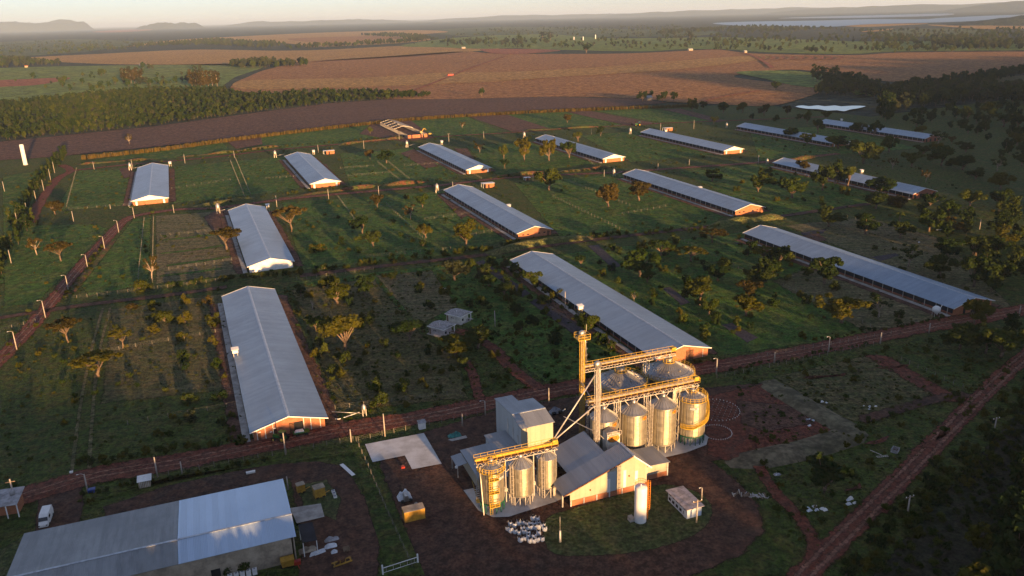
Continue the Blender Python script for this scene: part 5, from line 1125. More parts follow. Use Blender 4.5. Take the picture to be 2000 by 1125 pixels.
for lx in (1.2, 8.1, 14.9, 21.8):
    q = MB(); q.bar((lx, -.5, 12.4), (lx + 1.6, -.5, 10.2), .12); q.bar((lx + 3.2, -.5, 12.4), (lx + 1.6, -.5, 10.2), .12); q.build("brace", M['steel'], k2)
k3 = conveyor(-16.0, -0.2, 5.6, 10.0, "yellow conveyor bridge over the left trio of silos", (), trough='yellow')
for lx, ly in ((.6, -2.3), (.6, 2.3), (5.7, 0), (11.2, 0), (15.4, 0)):
    q = MB(); q.bar((lx, ly * .9, .1), (lx, ly * .3, 9.3), .16); q.build("post", M['steel'], k3)
for lx in (3.0, 8.5, 13.7): MB().tube([(lx, -.3, 9.8), (lx, -.3, 9.2)], .22, 10).build("spout", M['galvplain'], k3)
q = MB(); q.bar((5.7, -.5, 7.0), (8.2, -.5, 9.2), .13); q.bar((5.7, -.5, 7.0), (3.4, -.5, 9.2), .13); q.build("brace", M['steel'], k3)

def elevator(x, y, h, label, deck, wd=1.25, color='yellow', z0=0.0):
    o = mill_thing("bucket_elevator", x, y, label, "elevator", "bucket elevators")
    for dx in (-.2, .2): MB().box((dx, 0, z0 + (h - 1.2 - z0) / 2), (.2, .22, h - 1.2 - z0)).build("casing", M['galvplain'], o)
    MB().lathe([(.02, -.3), (.72, -.3), (.72, .3), (.02, .3)], 20).build("head", M['galvplain'], o)
    hd = [c for c in bpy.data.objects if c.parent == o and c.name.startswith("head")][-1]; hd.rotation_euler = (R(90), 0, 0); hd.location = (0, 0, h - .75)
    q = MB(); ladder(q, 0.0, -.45, z0, h - 1.0, .36, (1, 0), .45, .045, .25); q.build("ladder", M[color], o)
    fr = MB()
    for dx in (-.42, .42):
        for dy in (-.35, .35): fr.bar((dx, dy, z0), (dx, dy, h - 1.6), .08)
    zz = z0
    while zz < h - 3.2:
        for dy in (-.35, .35): fr.bar((-.42, dy, zz), (.42, dy, zz + 1.5), .045); fr.bar((-.42, dy, zz + 1.5), (.42, dy, zz + 1.5), .045)
        zz += 1.5
    fr.build("lattice_frame", M[color], o)
    if deck:
        q = MB(); q.box((0, 0, h - 1.75), (2.6, 2.2, .14))
        for sx in (-1.3, 0, 1.3):
            for sy in (-1.1, 1.1): q.bar((sx, sy, h - 1.7), (sx, sy, h - .6), .07)
        for hh in (.55, 1.1):
            for sy in (-1.1, 1.1): q.bar((-1.3, sy, h - 1.7 + hh), (1.3, sy, h - 1.7 + hh), .07)
            for sx in (-1.3, 1.3): q.bar((sx, -1.1, h - 1.7 + hh), (sx, 1.1, h - 1.7 + hh), .07)
        q.build("platform", M['yellow'], o)
        MB().bar((1.2, .6, h - .7), (1.2, .6, h + .9), .06).build("lightning_rod", M['steel'], o)
    return o
e1 = elevator(13.1, 22.4, 24.3, "tallest yellow bucket elevator with railed head platform", True)
MB().tube([(.7, .2, 22.4), (3.0, 4.2, 14.8)], .2, 10).build("spout_pipe", M['galvplain'], e1)
q = MB()
for k in range(4):
    z = 15.6 + k * 1.9; t_ = (22.4 - z) / 7.6; c_ = Vector((.7 + 2.3 * t_, .2 + 4.0 * t_, z))
    for j in range(10): q.bar(c_ + Vector((.42 * math.cos(j * .628), .42 * math.sin(j * .628), 0)), c_ + Vector((.42 * math.cos((j + 1) * .628), .42 * math.sin((j + 1) * .628), 0)), .05)
q.build("pipe_hoop", M['steel'], e1)
e2 = elevator(9.8, 8.9, 23.6, "second bucket elevator rising through the shed roof", False, color='steel', z0=3.0)
for a, b, nm in (((-.4, 0, 21), (-10.2, -2.9, 11.2), 0), ((-.3, 0, 14.6), (-10.0, -2.6, 10.6), 0), ((.3, 0, 22.6), (2.6, 3.4, 14.3), 0)): MB().tube([a, b], .13, 10).build("spout_pipe", M['steel'], e2)
q = MB()
for a, b in (((.7, .3, 12.6), (3.0, 13.4, 13.0)), ((-.7, .3, 9.0), (-3.4, 8.0, 8.9)), ((.6, -.4, 8.0), (2.6, -1.6, 5.6))): q.bar(a, b, .1)
q.build("stay", M['steel'], e2)

# dryer box with the big oval sign
dr = mill_thing("grain_dryer", 12.55, 7.2, "boxy grain dryer with a big orange oval sign behind the shed roof", "dryer")
MB().box((0, 1.0, 4.3), (2.7, 2.0, 8.4)).build("body", M['cream'], dr)
MB().prism([(-1.35, -.02, 8.5), (1.35, -.02, 8.5), (0, -.02, 9.2)], (0, 2.04, 0)).build("hood", M['galvplain'], dr)
sg = link("sign", ellipse_plate(1.12, .72, 0, M['orange'], "sign", None, 0, 7.55, .02), dr)
link("sign_border", ellipse_plate(1.25, .84, 0, M['emblemdark'], "sign_border", None, 0, 7.55, .015, .9), sg)
link("lettering", text_mesh("GSI", .95, .02, M['emblemdark'], "lettering", None, 0, 7.55), sg)
q = MB()
for zz in (8.35,):
    q.bar((-1.5, -.25, zz), (1.5, -.25, zz), .1)
    for xx in (-1.5, -.5, .5, 1.5): q.bar((xx, -.25, zz), (xx, -.25, zz + .8), .06)
    q.bar((-1.5, -.25, zz + .8), (1.5, -.25, zz + .8), .06)
q.build("railing", M['steel'], dr)

# warehouse
wh = mill_thing("warehouse", 0, 0, "cream sheet-metal warehouse with long sloping roof and brick plinth, front sunlit", "warehouse")
sl = (8.0 - 3.0) / 14.2
zt = lambda x: 3.0 + sl * (x + 1.7) if x <= 12.5 else 8.0 - (x - 12.5) * .86
front = [(0, 0, 1.25), (15.8, 0, 1.25), (15.8, 0, zt(15.8) - .05), (12.5, 0, 7.95), (0, 0, zt(0) - .05)]
MB().prism(front, (0, .12, 0)).build("front_wall", M['clad'], wh)
bk = None
for i in range(6):
    x0 = .15 + i * 2.62
    if bk is None: bk = MB().box((1.25, .0, .62), (2.36, .2, 1.24)).build("brick_panel", M['brick'], wh, (x0, .02, 0))
    else: dup_part(bk, (x0, .02, 0))
    MB().box((x0 - .06, -.02, .65), (.2, .3, 1.3)).build("plinth_post", M['concrete_pale'], wh)
MB().box((8.35, -.06, 3.3), (1.9, .1, 4.1)).build("sliding_door", M['cladgrey'], wh); MB().box((7.75, -.13, 2.6), (.62, .05, 2.8)).build("translucent_strip", M['whitepaint'], wh)
for x, z0, z1 in ((11.1, 1.35, 5.0), (13.55, 1.9, 4.3)): MB().box((x, -.03, (z0 + z1) / 2), (.6, .06, z1 - z0)).build("translucent_strip", M['whitepaint'], wh)
for x, z in ((4.0, 2.6), (12.0, 3.6)): MB().box((x, -.1, z), (.22, .2, .22)).build("vent", M['rust'], wh)
MB().prism([(15.7, 0.1, 0), (15.7, 4.0, 0), (15.7, 4.0, 4.9), (15.7, .1, 4.9)], (.1, 0, 0)).build("side_wall", M['clad'], wh)
MB().prism([(1.5, 4.3, 0), (12.4, 4.3, 0), (12.4, 4.3, 7.9), (1.5, 4.3, 4.0)], (0, .1, 0)).build("back_wall", M['cladgrey'], wh)
def slab(mb, c4, th=.08): return mb.prism(c4, (0, 0, th))
slab(MB(), [(-1.7, -.7, 3.0), (12.5, -.7, 8.0), (12.5, 4.5, 8.0), (-1.7, 4.5, 3.0)]).build("roof_slope", M['roof_mill'], wh)
slab(MB(), [(12.5, -.7, 8.0), (16.4, -.7, 4.65), (16.4, 4.2, 4.65), (12.5, 4.2, 8.0)]).build("roof_slope", M['roof_mill'], wh)
z9 = 3.0 + sl * 10.9
slab(MB(), [(1.5, 4.55, 3.0 + sl * 3.2 - .1), (9.2, 4.55, z9 - .1), (9.2, 13.4, z9 - .1), (1.5, 13.4, 3.0 + sl * 3.2 - .1)]).build("roof_slope", M['roof_mill'], wh)
MB().prism([(9.0, 5.5, 0), (9.0, 13.2, 0), (9.0, 13.2, z9 - .2), (9.0, 5.5, z9 - .2)], (.1, 0, 0)).build("side_wall", M['cladgrey'], wh)
MB().prism([(1.8, 13.2, 0), (9.0, 13.2, 0), (9.0, 13.2, z9 - .2), (1.8, 13.2, 3.9)], (0, .1, 0)).build("back_wall", M['cladgrey'], wh)
MB().bar((12.5, -.72, 8.1), (12.5, 4.52, 8.1), .5, .06).build("ridge_cap", M['ridge'], wh)
MB().bar((-1.7, -.75, 3.0), (12.5, -.75, 8.0), .08, .2).build("verge_trim", M['rust'], wh); MB().bar((16.4, -.75, 4.65), (12.5, -.75, 8.0), .08, .2).build("verge_trim", M['white'], wh)
MB().prism([(-1.7, -.5, 2.85), (0, -.5, 2.9), (0, -.5, zt(0) - .05), (-1.7, -.5, 3.0)], (0, .06, 0)).build("eave_panel", M['clad'], wh)
for y in (.3, 4.2): MB().box((-1.4, y, 1.45), (.25, .25, 2.9)).build("post", M['concrete'], wh)
MB().tube([(15.3, 8.0, 0), (15.3, 8.0, 5.2)], .3, 12).build("chimney", M['rust'], wh)

an = mill_thing("lean_to_annex", 17.0, 2.2, "low annex with flat grey roof at the right end of the warehouse", "annex")
slab(MB(), [(-.4, -.4, 3.3), (5.0, -.4, 3.1), (5.0, 6.2, 3.1), (-.4, 6.2, 3.3)]).build("roof", M['roof_mill'], an)
MB().prism([(0, 0, 1.1), (4.6, 0, 1.1), (4.6, 0, 3.0), (0, 0, 3.2)], (0, .12, 0)).build("front_wall", M['clad'], an); MB().box((2.3, .05, .55), (4.5, .2, 1.1)).build("brick_plinth", M['brick'], an)
MB().prism([(4.5, .1, 0), (4.5, 5.8, 0), (4.5, 5.8, 3.0), (4.5, .1, 3.0)], (.1, 0, 0)).build("side_wall", M['cladgrey'], an)
for x in (0, 4.6): MB().box((x, -.05, 1.5), (.2, .25, 3.0)).build("post", M['concrete_pale'], an)

# tall mill building
ml = mill_thing("mill_building", -2.9, 16.5, "tall grey sheet-metal mill building with a sunlit yellow front", "mill")
W_, D_, N_ = 6.8, 10.9, 14.7
def wallq(name, a, b, za, zb, mat, th=(0, .1, 0), lo=0.0): MB().prism([(a[0], a[1], lo), (b[0], b[1], lo), (b[0], b[1], zb), (a[0], a[1], za)], th).build(name, mat, ml)
wallq("front_wall", (0, 0), (W_, 0), 8.45, 8.45, M['clad'])
MB().prism([(0, .1, 0), (0, N_, 0), (0, N_, 8.05), (0, 4.5, 9.25), (0, .1, 8.45)], (.1, 0, 0)).build("side_wall", M['cladgrey'], ml)
MB().prism([(W_ - .1, .1, 0), (W_ - .1, D_, 0), (W_ - .1, D_, 8.4), (W_ - .1, 4.5, 9.25), (W_ - .1, .1, 8.45)], (.1, 0, 0)).build("side_wall", M['cladgrey'], ml)
wallq("back_wall", (3.6, D_), (W_, D_), 8.4, 8.4, M['cladgrey']); wallq("back_wall", (0, N_), (3.6, N_), 8.0, 8.0, M['cladgrey'])
MB().prism([(3.5, D_, 0), (3.5, N_, 0), (3.5, N_, 8.0), (3.5, D_, 8.4)], (.1, 0, 0)).build("side_wall", M['cladgrey'], ml)
slab(MB(), [(-.25, -.3, 8.42), (W_ + .25, -.3, 8.42), (W_ + .25, 4.5, 9.3), (-.25, 4.5, 9.3)]).build("roof_slope", M['roof_mill'], ml)
slab(MB(), [(-.25, 4.5, 9.3), (W_ + .25, 4.5, 9.3), (W_ + .25, D_ + .2, 8.5), (-.25, D_ + .2, 8.5)]).build("roof_slope", M['roof_mill'], ml)
slab(MB(), [(-.25, D_ + .2, 8.495), (3.75, D_ + .2, 8.495), (3.75, N_ + .2, 8.1), (-.25, N_ + .2, 8.1)]).build("roof_slope", M['roof_mill'], ml)
MB().bar((-.27, 4.5, 9.38), (W_ + .27, 4.5, 9.38), .4, .06).build("ridge_cap", M['ridge'], ml)
for y, z0, z1 in ((7.6, 3.4, 7.0), (4.6, 3.4, 6.5), (1.8, 3.4, 6.0)): MB().box((-.04, y, (z0 + z1) / 2), (.06, .55, z1 - z0)).build("translucent_strip", M['concrete_pale'], ml)
la = mill_thing("low_mill_annex", -14.0, 8.6, "low grey-roofed annex beside the tall mill with a loading canopy", "annex")
slab(MB(), [(0, 0, 3.2), (11.0, 0, 3.7), (11.0, 13.3, 3.7), (0, 13.3, 3.2)]).build("roof", M['roof_mill'], la)
slab(MB(), [(6.3, 13.35, 3.35), (11.0, 13.35, 3.5), (11.0, 16.9, 3.5), (6.3, 16.9, 3.35)]).build("roof", M['roof_mill'], la)
slab(MB(), [(-2.2, 8.4, 2.7), (-.05, 8.4, 3.0), (-.05, 12.6, 3.0), (-2.2, 12.6, 2.7)]).build("canopy", M['roof_mill'], la)
MB().prism([(.3, .3, 0), (.3, 13.0, 0), (.3, 13.0, 3.15), (.3, .3, 3.15)], (.12, 0, 0)).build("side_wall", M['clad'], la)
MB().prism([(.42, .3, 0), (10.9, .3, 0), (10.9, .3, 3.6), (.42, .3, 3.2)], (0, .12, 0)).build("front_wall", M['cladgrey'], la)
MB().prism([(.42, 12.9, 0), (10.9, 12.9, 0), (10.9, 12.9, 3.6), (.42, 12.9, 3.2)], (0, .1, 0)).build("back_wall", M['cladgrey'], la)
MB().prism([(6.6, 13.4, 0), (6.6, 16.7, 0), (6.6, 16.7, 3.3), (6.6, 13.4, 3.3)], (.1, 0, 0)).build("side_wall", M['cladgrey'], la)
MB().prism([(6.7, 16.6, 0), (10.9, 16.6, 0), (10.9, 16.6, 3.4), (6.7, 16.6, 3.3)], (0, .1, 0)).build("back_wall", M['cladgrey'], la)
for y in (8.6, 12.4): MB().box((-2.0, y, 1.35), (.14, .14, 2.7)).build("post", M['steel'], la)
MB().lathe([(.02, -.3), (.25, -.2), (.32, 0), (.25, .2), (.02, .3)], 12, (-2.3, 8.3, 2.75)).build("flood_lamp", M['whitepaint'], la)
st_ = mill_thing("loading_stair", -15.6, 7.6, "steel stair and platform at the corner of the low mill annex", "stair")
q = MB()
for i in range(8): q.box((.9, .25 + i * .35, .25 + i * .25), (.9, .3, .05))
q.build("treads", M['rust'], st_); tag(st_.children[0] if st_.children else q, None) if False else None
MB().box((.8, -.6, 1.0), (1.7, 1.2, .1)).build("platform", M['yellow'], st_)
for x in (.05, 1.55):
    for y in (-1.1, -.1): MB().box((x, y, .5), (.1, .1, 1.0)).build("leg", M['steel'], st_)
q = MB(); q.bar((.4, .1, 1.0), (.4, 3.0, 3.1), .06); q.bar((1.4, .1, 1.0), (1.4, 3.0, 3.1), .06); q.build("handrail", M['yellow'], st_)

# white tank
tk = mill_thing("white_tank", 9.5, -8.75, "tall white cylindrical tank with orange caged ladder on the lawn", "tank")
MB().lathe([(1.08, .15), (1.08, 7.0), (1.0, 7.12), (.02, 7.3)], 40).build("shell", M['whitepaint'], tk)
MB().box((0, 0, .08), (2.9, 2.9, .16)).build("plinth", M['concrete'], tk)
q = MB(); ladder(q, 1.3, -.1, .3, 7.9, .45, (0, 1), .4, .06, .4); q.build("ladder", M['orange'], tk)
q = MB(); ring_rail(q, 1.05, 7.1, .95, 10, .05, a0=-.6, a1=2.4); q.build("top_railing", M['orange'], tk)
MB().tube([(0, 0, 7.2), (0, 0, 7.55)], .1, 8).build("vent", M['whitepaint'], tk)
MB().box((-1.5, .6, .5), (.8, 1.0, 1.0)).build("pump_box", M['concrete'], tk)
# switch house
sh = mill_thing("switch_house", 17.25, -11.6, "small pale blue switch house with slit windows and stained flat roof", "building")
MB().box((1.5, 3.15, 1.05), (3.0, 6.3, 2.1)).build("walls", M['paleblue'], sh)
MB().prism([(-.35, -.35, 2.12), (3.35, -.35, 2.12), (3.35, 6.65, 2.12), (-.35, 6.65, 2.12)], (0, 0, .12)).build("roof", M['fibre_red'], sh)
MB().box((1.4, 3.0, .06), (4.4, 7.6, .14)).build("apron", M['concrete'], sh)
for y in (.8, 2.0, 3.2, 4.4, 5.6):
    MB().box((-.03, y, 1.75), (.08, .6, .22)).build("slit_window", M['glass'], sh); MB().box((-.03, y + .05, .85), (.08, .62, .5)).build("louvre", M['dark'], sh)
MB().box((-.03, .7, .7), (.1, .5, 1.3)).build("door", M['paleblue'], sh)
# ------------------------------------------------------------------ two-toned shed in the near left corner
p0 = G(549.5, 936, 4.6); sgx = R(20.9)
sd_ = tag(empty("equipment_shed", (p0.x, p0.y, 0), sgx), "long low shed with half grey, half bright blue-white roof in the near left corner", "shed")
def shed_slope(name, x0, x1, mat):
    slab(MB(), [(x0, 0, 4.6), (x1, 0, 4.6), (x1, -14.5, 6.1), (x0, -14.5, 6.1)][::-1]).build(name, mat, sd_)
    slab(MB(), [(x0, -14.5, 6.1), (x1, -14.5, 6.1), (x1, -19.6, 5.0), (x0, -19.6, 5.0)][::-1]).build(name, mat, sd_)
shed_slope("roof_slope", -42.0, -17.75, M['roof_old']); shed_slope("roof_slope", -17.70, 0.3, M['roof_new'])
MB().box((-20.8, -14.5, 6.2), (42.4, .4, .06)).build("ridge_cap", M['ridge'], sd_)
MB().box((-17.72, -7.3, 5.44), (.25, .02, .02)).build("flashing", M['whitepaint'], sd_)
MB().box((-17.0, -19.0, 2.4), (33.0, .25, 4.8)).build("front_wall", M['beige'], sd_); MB().box((-20.7, -.4, 2.2), (42.0, .25, 4.4)).build("back_wall", M['beige'], sd_)
MB().prism([(-.2, -.5, 0), (-.2, -18.9, 0), (-.2, -18.9, 4.95), (-.2, -14.5, 6.0), (-.2, -.5, 4.55)], (.2, 0, 0)).build("end_wall", M['beige'], sd_)
MB().prism([(-41.8, -.5, 0), (-41.8, -18.9, 0), (-41.8, -18.9, 4.95), (-41.8, -14.5, 6.0), (-41.8, -.5, 4.55)], (.2, 0, 0)).build("end_wall", M['beige'], sd_)
MB().box((-12.6, -19.2, 1.1), (1.4, .2, 2.2)).build("doorway", M['dark'], sd_)
MB().box((-42.0, -9.8, 2.6), (0.02, .02, .02)).build("end_trim", M['ridge'], sd_)
def shed_at(x, y, z=0.0):
    c, s = math.cos(sgx), math.sin(sgx); return Vector((p0.x + x * c - y * s, p0.y + x * s + y * c, z))
def put(name, x, y, label, cat, group=None, rz=sgx): return tag(empty(name, shed_at(x, y), rz), label, cat, group)
for i in range(5):
    o = put("water_drum", -10.6 + i * .95, -19.75, "pale square drum along the shed's front wall, %s" % ORD[i], "drum", "pale drums along the shed wall")
    MB().box((0, 0, .5), (.75, .7, .95)).build("body", M['white'], o); MB().lathe([(.16, .98), (.16, 1.08), (.01, 1.09)], 10).build("lid", M['tarpgrey'], o)
o = put("yellow_spreader", -1.6, -20.3, "yellow spreader machine beside the shed's front wall", "machine")
MB().prism([(-.9, -.6, .6), (.9, -.6, .6), (1.1, -.9, 1.9), (-1.1, -.9, 1.9)], (0, 1.5, 0)).build("hopper", M['boxyellow'], o)
for x in (-.8, .8): MB().lathe([(.05, -.12), (.45, -.12), (.45, .12), (.05, .12)], 14, (x, 0, .45)).build("wheel", M['rubber'], o)
o = put("red_implement", -.1, -20.4, "red farm implement next to the yellow spreader", "implement"); MB().prism([(-.5, -.3, .3), (.5, -.3, .3), (.6, -.4, 1.0), (-.6, -.4, 1.0)], (0, .8, 0)).build("body", M['red'], o); MB().bar((0, 0, .4), (.2, -1.3, .35), .1).build("drawbar", M['red'], o)
o = put("dark_awning", 1.2, -18.8, "dark awning on posts at the shed's right end", "awning")
slab(MB(), [(0, 0, 3.0), (2.4, 0, 2.8), (2.4, 5.4, 2.8), (0, 5.4, 3.0)]).build("canopy", M['darkroof'] if 'darkroof' in M else M['net'], o)
for x in (.1, 2.3):
    for y in (.1, 5.3): MB().box((x, y, 1.4), (.14, .14, 2.8)).build("post", M['white'], o)
for i, (x, y, w_, mt, lb) in enumerate(((-29.5, .7, 2.2, 'white', "white porch roof behind the grey end of the two-toned shed"), (-36.5, 1.1, 2.4, 'fibre_red', "small pinkish porch roof behind the two-toned shed"))):
    o = put("porch", x, y, lb, "porch"); slab(MB(), [(-w_ / 2, -.6, 3.4), (w_ / 2, -.6, 3.4), (w_ / 2, 1.2, 3.2), (-w_ / 2, 1.2, 3.2)]).build("roof", M[mt], o)
    for xx in (-w_ / 2 + .1, w_ / 2 - .1): MB().box((xx, 1.05, 1.6), (.1, .1, 3.2)).build("post", M['steel'], o)

# ------------------------------------------------------------------ houses, sheds, tanks
def at(name, px, py, label, cat, group=None, rz=GA): return tag(empty(name, G(px, py), rz), label, cat, group)
def little_house(px, py, mat, label, porch=True):
    o = at("little_house", px, py, label, "house", "little houses in the paddock", R(-36)); W_, D_, H_ = 5.4, 5.0, 2.3
    # wall without the corner porch
    MB().box((W_ / 2 - .6, D_ / 2, H_ / 2), (W_ - 1.2, D_, H_)).build("walls", M[mat], o)
    MB().box((W_ - .6, 1.2, H_ / 2 - .05), (1.2, 2.4, H_ - .1)).build("walls", M[mat], o)
    MB().box((W_ - .08, D_ - .1, H_ / 2), (.18, .2, H_)).build("porch_post", M['white'], o); MB().box((W_ / 2, D_ / 2, .06), (W_ + 1.0, D_ + 1.0, .12)).build("plinth", M['concrete'], o)
    for k in range(2):
        y0 = -.3 if k == 0 else D_ / 2
        slab(MB(), [(-.3, -.3, H_ + .02 + .0), (W_ + .3, -.3, H_ + .02), (W_ + .3, D_ / 2, H_ + .5), (-.3, D_ / 2, H_ + .5)] if k == 0 else [(-.3, D_ / 2, H_ + .5), (W_ + .3, D_ / 2, H_ + .5), (W_ + .3, D_ + .3, H_ + .02), (-.3, D_ + .3, H_ + .02)], .1).build("roof_slope", M['tile'], o)
    MB().box((W_ / 2, -.32, H_ + .05), (W_ + .6, .08, .22)).build("fascia", M['white'], o); MB().box((W_ + .32, D_ / 2, H_ + .06), (.08, D_ + .5, .2)).build("fascia", M['white'], o)
    for x in (2.0, 2.6): MB().box((x, -.02, 1.45), (.28, .08, .3)).build("window", M['dark'], o)
    MB().box((.5, -.02, 1.0), (.6, .08, 1.8)).build("door", M['wood'], o); MB().box((W_ + .02, 1.0, 1.2), (.08, .7, .7)).build("window", M['glass'], o)
    MB().tube([(2.4, 2.0, H_ + .3), (2.4, 2.0, H_ + .9)], .12, 8).build("flue", M['white'], o)
    return o
little_house(872, 627, 'cream', "upper little house with cream walls and mottled tile roof")
little_house(838, 652, 'pinkrender', "lower little house with grey-pink walls beside the dark tree")
def brick_hut(px, py, w_, d_, h_, label, roof='white'):
    o = at("brick_hut", px, py, label, "hut", "small brick huts by the tracks", BA)
    MB().box((w_ * .62, d_ / 2, h_ / 2), (w_ * .76, d_, h_)).build("walls", M['brick'], o); slab(MB(), [(-.2, -.3, h_ + .15), (w_ + .3, -.3, h_ + .05), (w_ + .3, d_ + .3, h_ + .05), (-.2, d_ + .3, h_ + .15)]).build("roof", M[roof], o)
    MB().box((w_ * .5, -.03, .9), (.8, .08, 1.8)).build("door", M['dark'], o)
    for y in (.1, d_ - .1): MB().box((.05, y, h_ / 2), (.12, .12, h_)).build("post", M['white'], o)
brick_hut(633, 302, 7.0, 3.0, 2.2, "brick hut with white roof by the second back-row barn"); brick_hut(944, 368, 6.2, 3.2, 2.2, "brick hut with white roof beside the weedy-bank barn"); brick_hut(1298, 257, 7.0, 3.0, 2.3, "brick hut with white roof by the fifth back-row barn"); brick_hut(1026, 353, 3.0, 2.2, 1.4, "tiny low brick hut beside the middle track")
o = at("corner_house", -14, 1010, "house corner with grey roof and brick wall at the left edge", "house", None, R(14))
MB().box((2.2, 1.6, 1.4), (4.4, 3.2, 2.8)).build("walls", M['brick'], o); slab(MB(), [(-.4, -1.6, 2.7), (5.0, -1.6, 2.7), (5.0, 3.6, 3.4), (-.4, 3.6, 3.4)]).build("roof", M['fibre'], o)
for x in (1.0, 3.0, 4.8): MB().box((x, -1.4, 1.35), (.16, .16, 2.7)).build("porch_post", M['white'], o)
o = at("waiting_shelter", 270, 956, "small roadside shelter with white sloping roof", "shelter", None, GA)
MB().box((1.2, .7, .8), (2.1, 1.1, 1.6)).build("walls", M['beige'], o); slab(MB(), [(0, -.2, 1.55), (2.6, -.2, 1.55), (2.6, 1.7, 1.95), (0, 1.7, 1.95)]).build("roof", M['white'], o)
for i in range(6): MB().box((.45 + i * .3, .1, .8), (.05, .06, 1.3)).build("slat", M['white'], o)
o = at("meter_kiosk", 819, 840, "grey-white box kiosk beside the concrete slab", "kiosk"); MB().box((.75, .5, .8), (1.5, 1.0, 1.6)).build("body", M['white'], o); slab(MB(), [(-.15, -.15, 1.6), (1.65, -.15, 1.6), (1.65, 1.15, 1.75), (-.15, 1.15, 1.75)]).build("roof", M['fibre'], o)
# far white tower
o = at("water_tower", 50, 322, "tall slim white water tower at the left edge", "water tower")
MB().lathe([(1.25, 0), (1.25, 13.0), (1.1, 13.3), (.02, 13.5)], 28).build("shell", M['whitepaint'], o); q = MB(); ladder(q, 0, -1.35, .5, 13.2, .5, (1, 0), .6, .06); q.build("ladder", M['steel'], o)
MB().lathe([(1.6, 0), (1.6, .3), (1.2, .35)], 20).build("base", M['concrete'], o)
for i, (px, py, lb) in enumerate(((1121, 78, "leftmost of three tiny white water towers on the far pasture"), (1139, 79, "middle of three tiny white water towers on the far pasture"), (1163, 76, "rightmost of three tiny white water towers on the far pasture"))):
    o = at("water_tower", px, py, lb, "water tower", "far white water towers"); MB().lathe([(1.5, 0), (1.5, 10 + 2 * i), (.05, 11 + 2 * i)], 12).build("shell", M['whitepaint'], o)
for i, (px, py, lb) in enumerate(((1455, 103, "white pump house at the head of the brown field"), (1348, 99, "long white shed roof at the edge of the far green field"), (52, 132, "white farmhouse among trees on the far left"), (275, 129, "pale house by the far left tree strip"), (905, 95, "long pale shed at the top of the brown fields"), (1266, 196, "white house in the dark tree clump behind the tilled strip"), (1640, 164, "red-roofed farmhouse in the valley wood"))):
    o = at("far_house", px, py, lb, "house", "far farmhouses"); w_ = 11 if i in (1, 4) else 6
    MB().box((0, 0, 1.6), (w_, 6, 3.2)).build("walls", M['beige'], o); MB().prism([(-w_ / 2 - .4, -3.4, 3.1), (-w_ / 2 - .4, 3.4, 3.1), (-w_ / 2 - .4, 0, 5)], (w_ + .8, 0, 0)).build("roof", M['brick' if i in (2, 6) else 'fibre'], o)
# feed bins by the barns and raised header tanks
def feed_bin(px, py, hpx, label, auger=None):
    o = at("feed_bin", px, py, label, "feed bin", "feed bins of the barns"); s = hpx * mpp(G(px, py)) / .95; r = s * .19
    MB().lathe([(r * .25, s * .18), (r, s * .42), (r, s * .8), (r * .2, s)], 20).build("body", M['galvplain'], o)
    for i in range(4):
        a = i * 1.571 + .78; MB().bar((r * .95 * math.cos(a), r * .95 * math.sin(a), 0), (r * .95 * math.cos(a), r * .95 * math.sin(a), s * .6), .12).build("leg", M['steel'], o)
    if auger: MB().tube([(0, 0, s * .2), auger], .09, 8).build("auger_tube", M['galvplain'], o)
for px, py, hp, lb, au in ((712, 812, 24, "silver feed bin on legs right of the near barn", (-7, 1, 2.0)), (427, 417, 20, "silver feed bin left of the white-gabled barn", (8, 2, 2.2)), (255, 333, 15, "feed bin behind the leftmost back-row barn", (6, 0, 2)), (538, 308, 14, "feed bin behind the second back-row barn", (6, 0, 2)), (795, 288, 13, "feed bin behind the third back-row barn", (6, 0, 2)), (1024, 271, 13, "feed bin behind the fourth back-row barn", (6, 0, 2)), (1231, 262, 12, "feed bin behind the fifth back-row barn", None), (1419, 250, 10, "feed bin behind the tree-clump barn", None),
        (854, 377, 18, "feed bin behind the weedy-bank barn", (5, 0, 2)), (1199, 344, 14, "feed bin behind the window-holed barn", (5, 0, 2)), (1498, 322, 12, "feed bin behind the right middle barn", None)): feed_bin(px, py, hp, lb, au)
def header_tank(px, py, z, label, s=1.0):
    g = G(px, py); o = tag(empty("header_tank", g, BA), label, "water tank", "raised white header tanks")
    for x in (-.5, .5):
        for y in (-.4, .4): MB().bar((x * s, y * s, 0), (x * s, y * s, z), .1 * s).build("leg", M['steel'], o)
    MB().box((0, 0, z + .4 * s), (1.4 * s, 1.1 * s, .8 * s)).build("tank", M['whitepaint'], o); slab(MB(), [(-.95 * s, -.8 * s, z + 1.0 * s), (.95 * s, -.8 * s, z + 1.0 * s), (.95 * s, .8 * s, z + 1.25 * s), (-.95 * s, .8 * s, z + 1.25 * s)]).build("roof", M['white'], o)
for px, py, z, lb in ((463, 712, 3.4, "white header tank on stilts at the near barn's left eave"), (1133, 622, 3.0, "white header tank on stilts left of the barn behind the silos"), (994, 412, 1.8, "white header tank beside the weedy-bank barn's right eave"), (333, 325, 1.8, "white header tank beside the leftmost back-row barn"), (613, 302, 1.8, "white header tank beside the second back-row barn"), (863, 283, 1.8, "white header tank beside the third back-row barn"), (524, 414, 2.6, "white header tank behind the white-gabled barn"), (1367, 378, 2.2, "white header tank right of the window-holed barn"), (1682, 344, 2.2, "white header tank right of the right middle barn"), (1643, 241, 2.2, "white header tank beyond the rightmost back-row barn"), (1300, 262, 2.0, "white header tank near the fifth back-row barn"), (1657, 286, 2.0, "white header tank by the tree-clump barn's gable")): header_tank(px, py, z, lb)
o = at("round_hopper", 1827, 618, "pale round feed hopper on a frame at the right front barn's corner", "hopper"); MB().lathe([(.2, .9), (1.1, 1.7), (1.1, 2.6), (.6, 3.1), (.02, 3.2)], 14).build("body", M['whitepaint'], o)
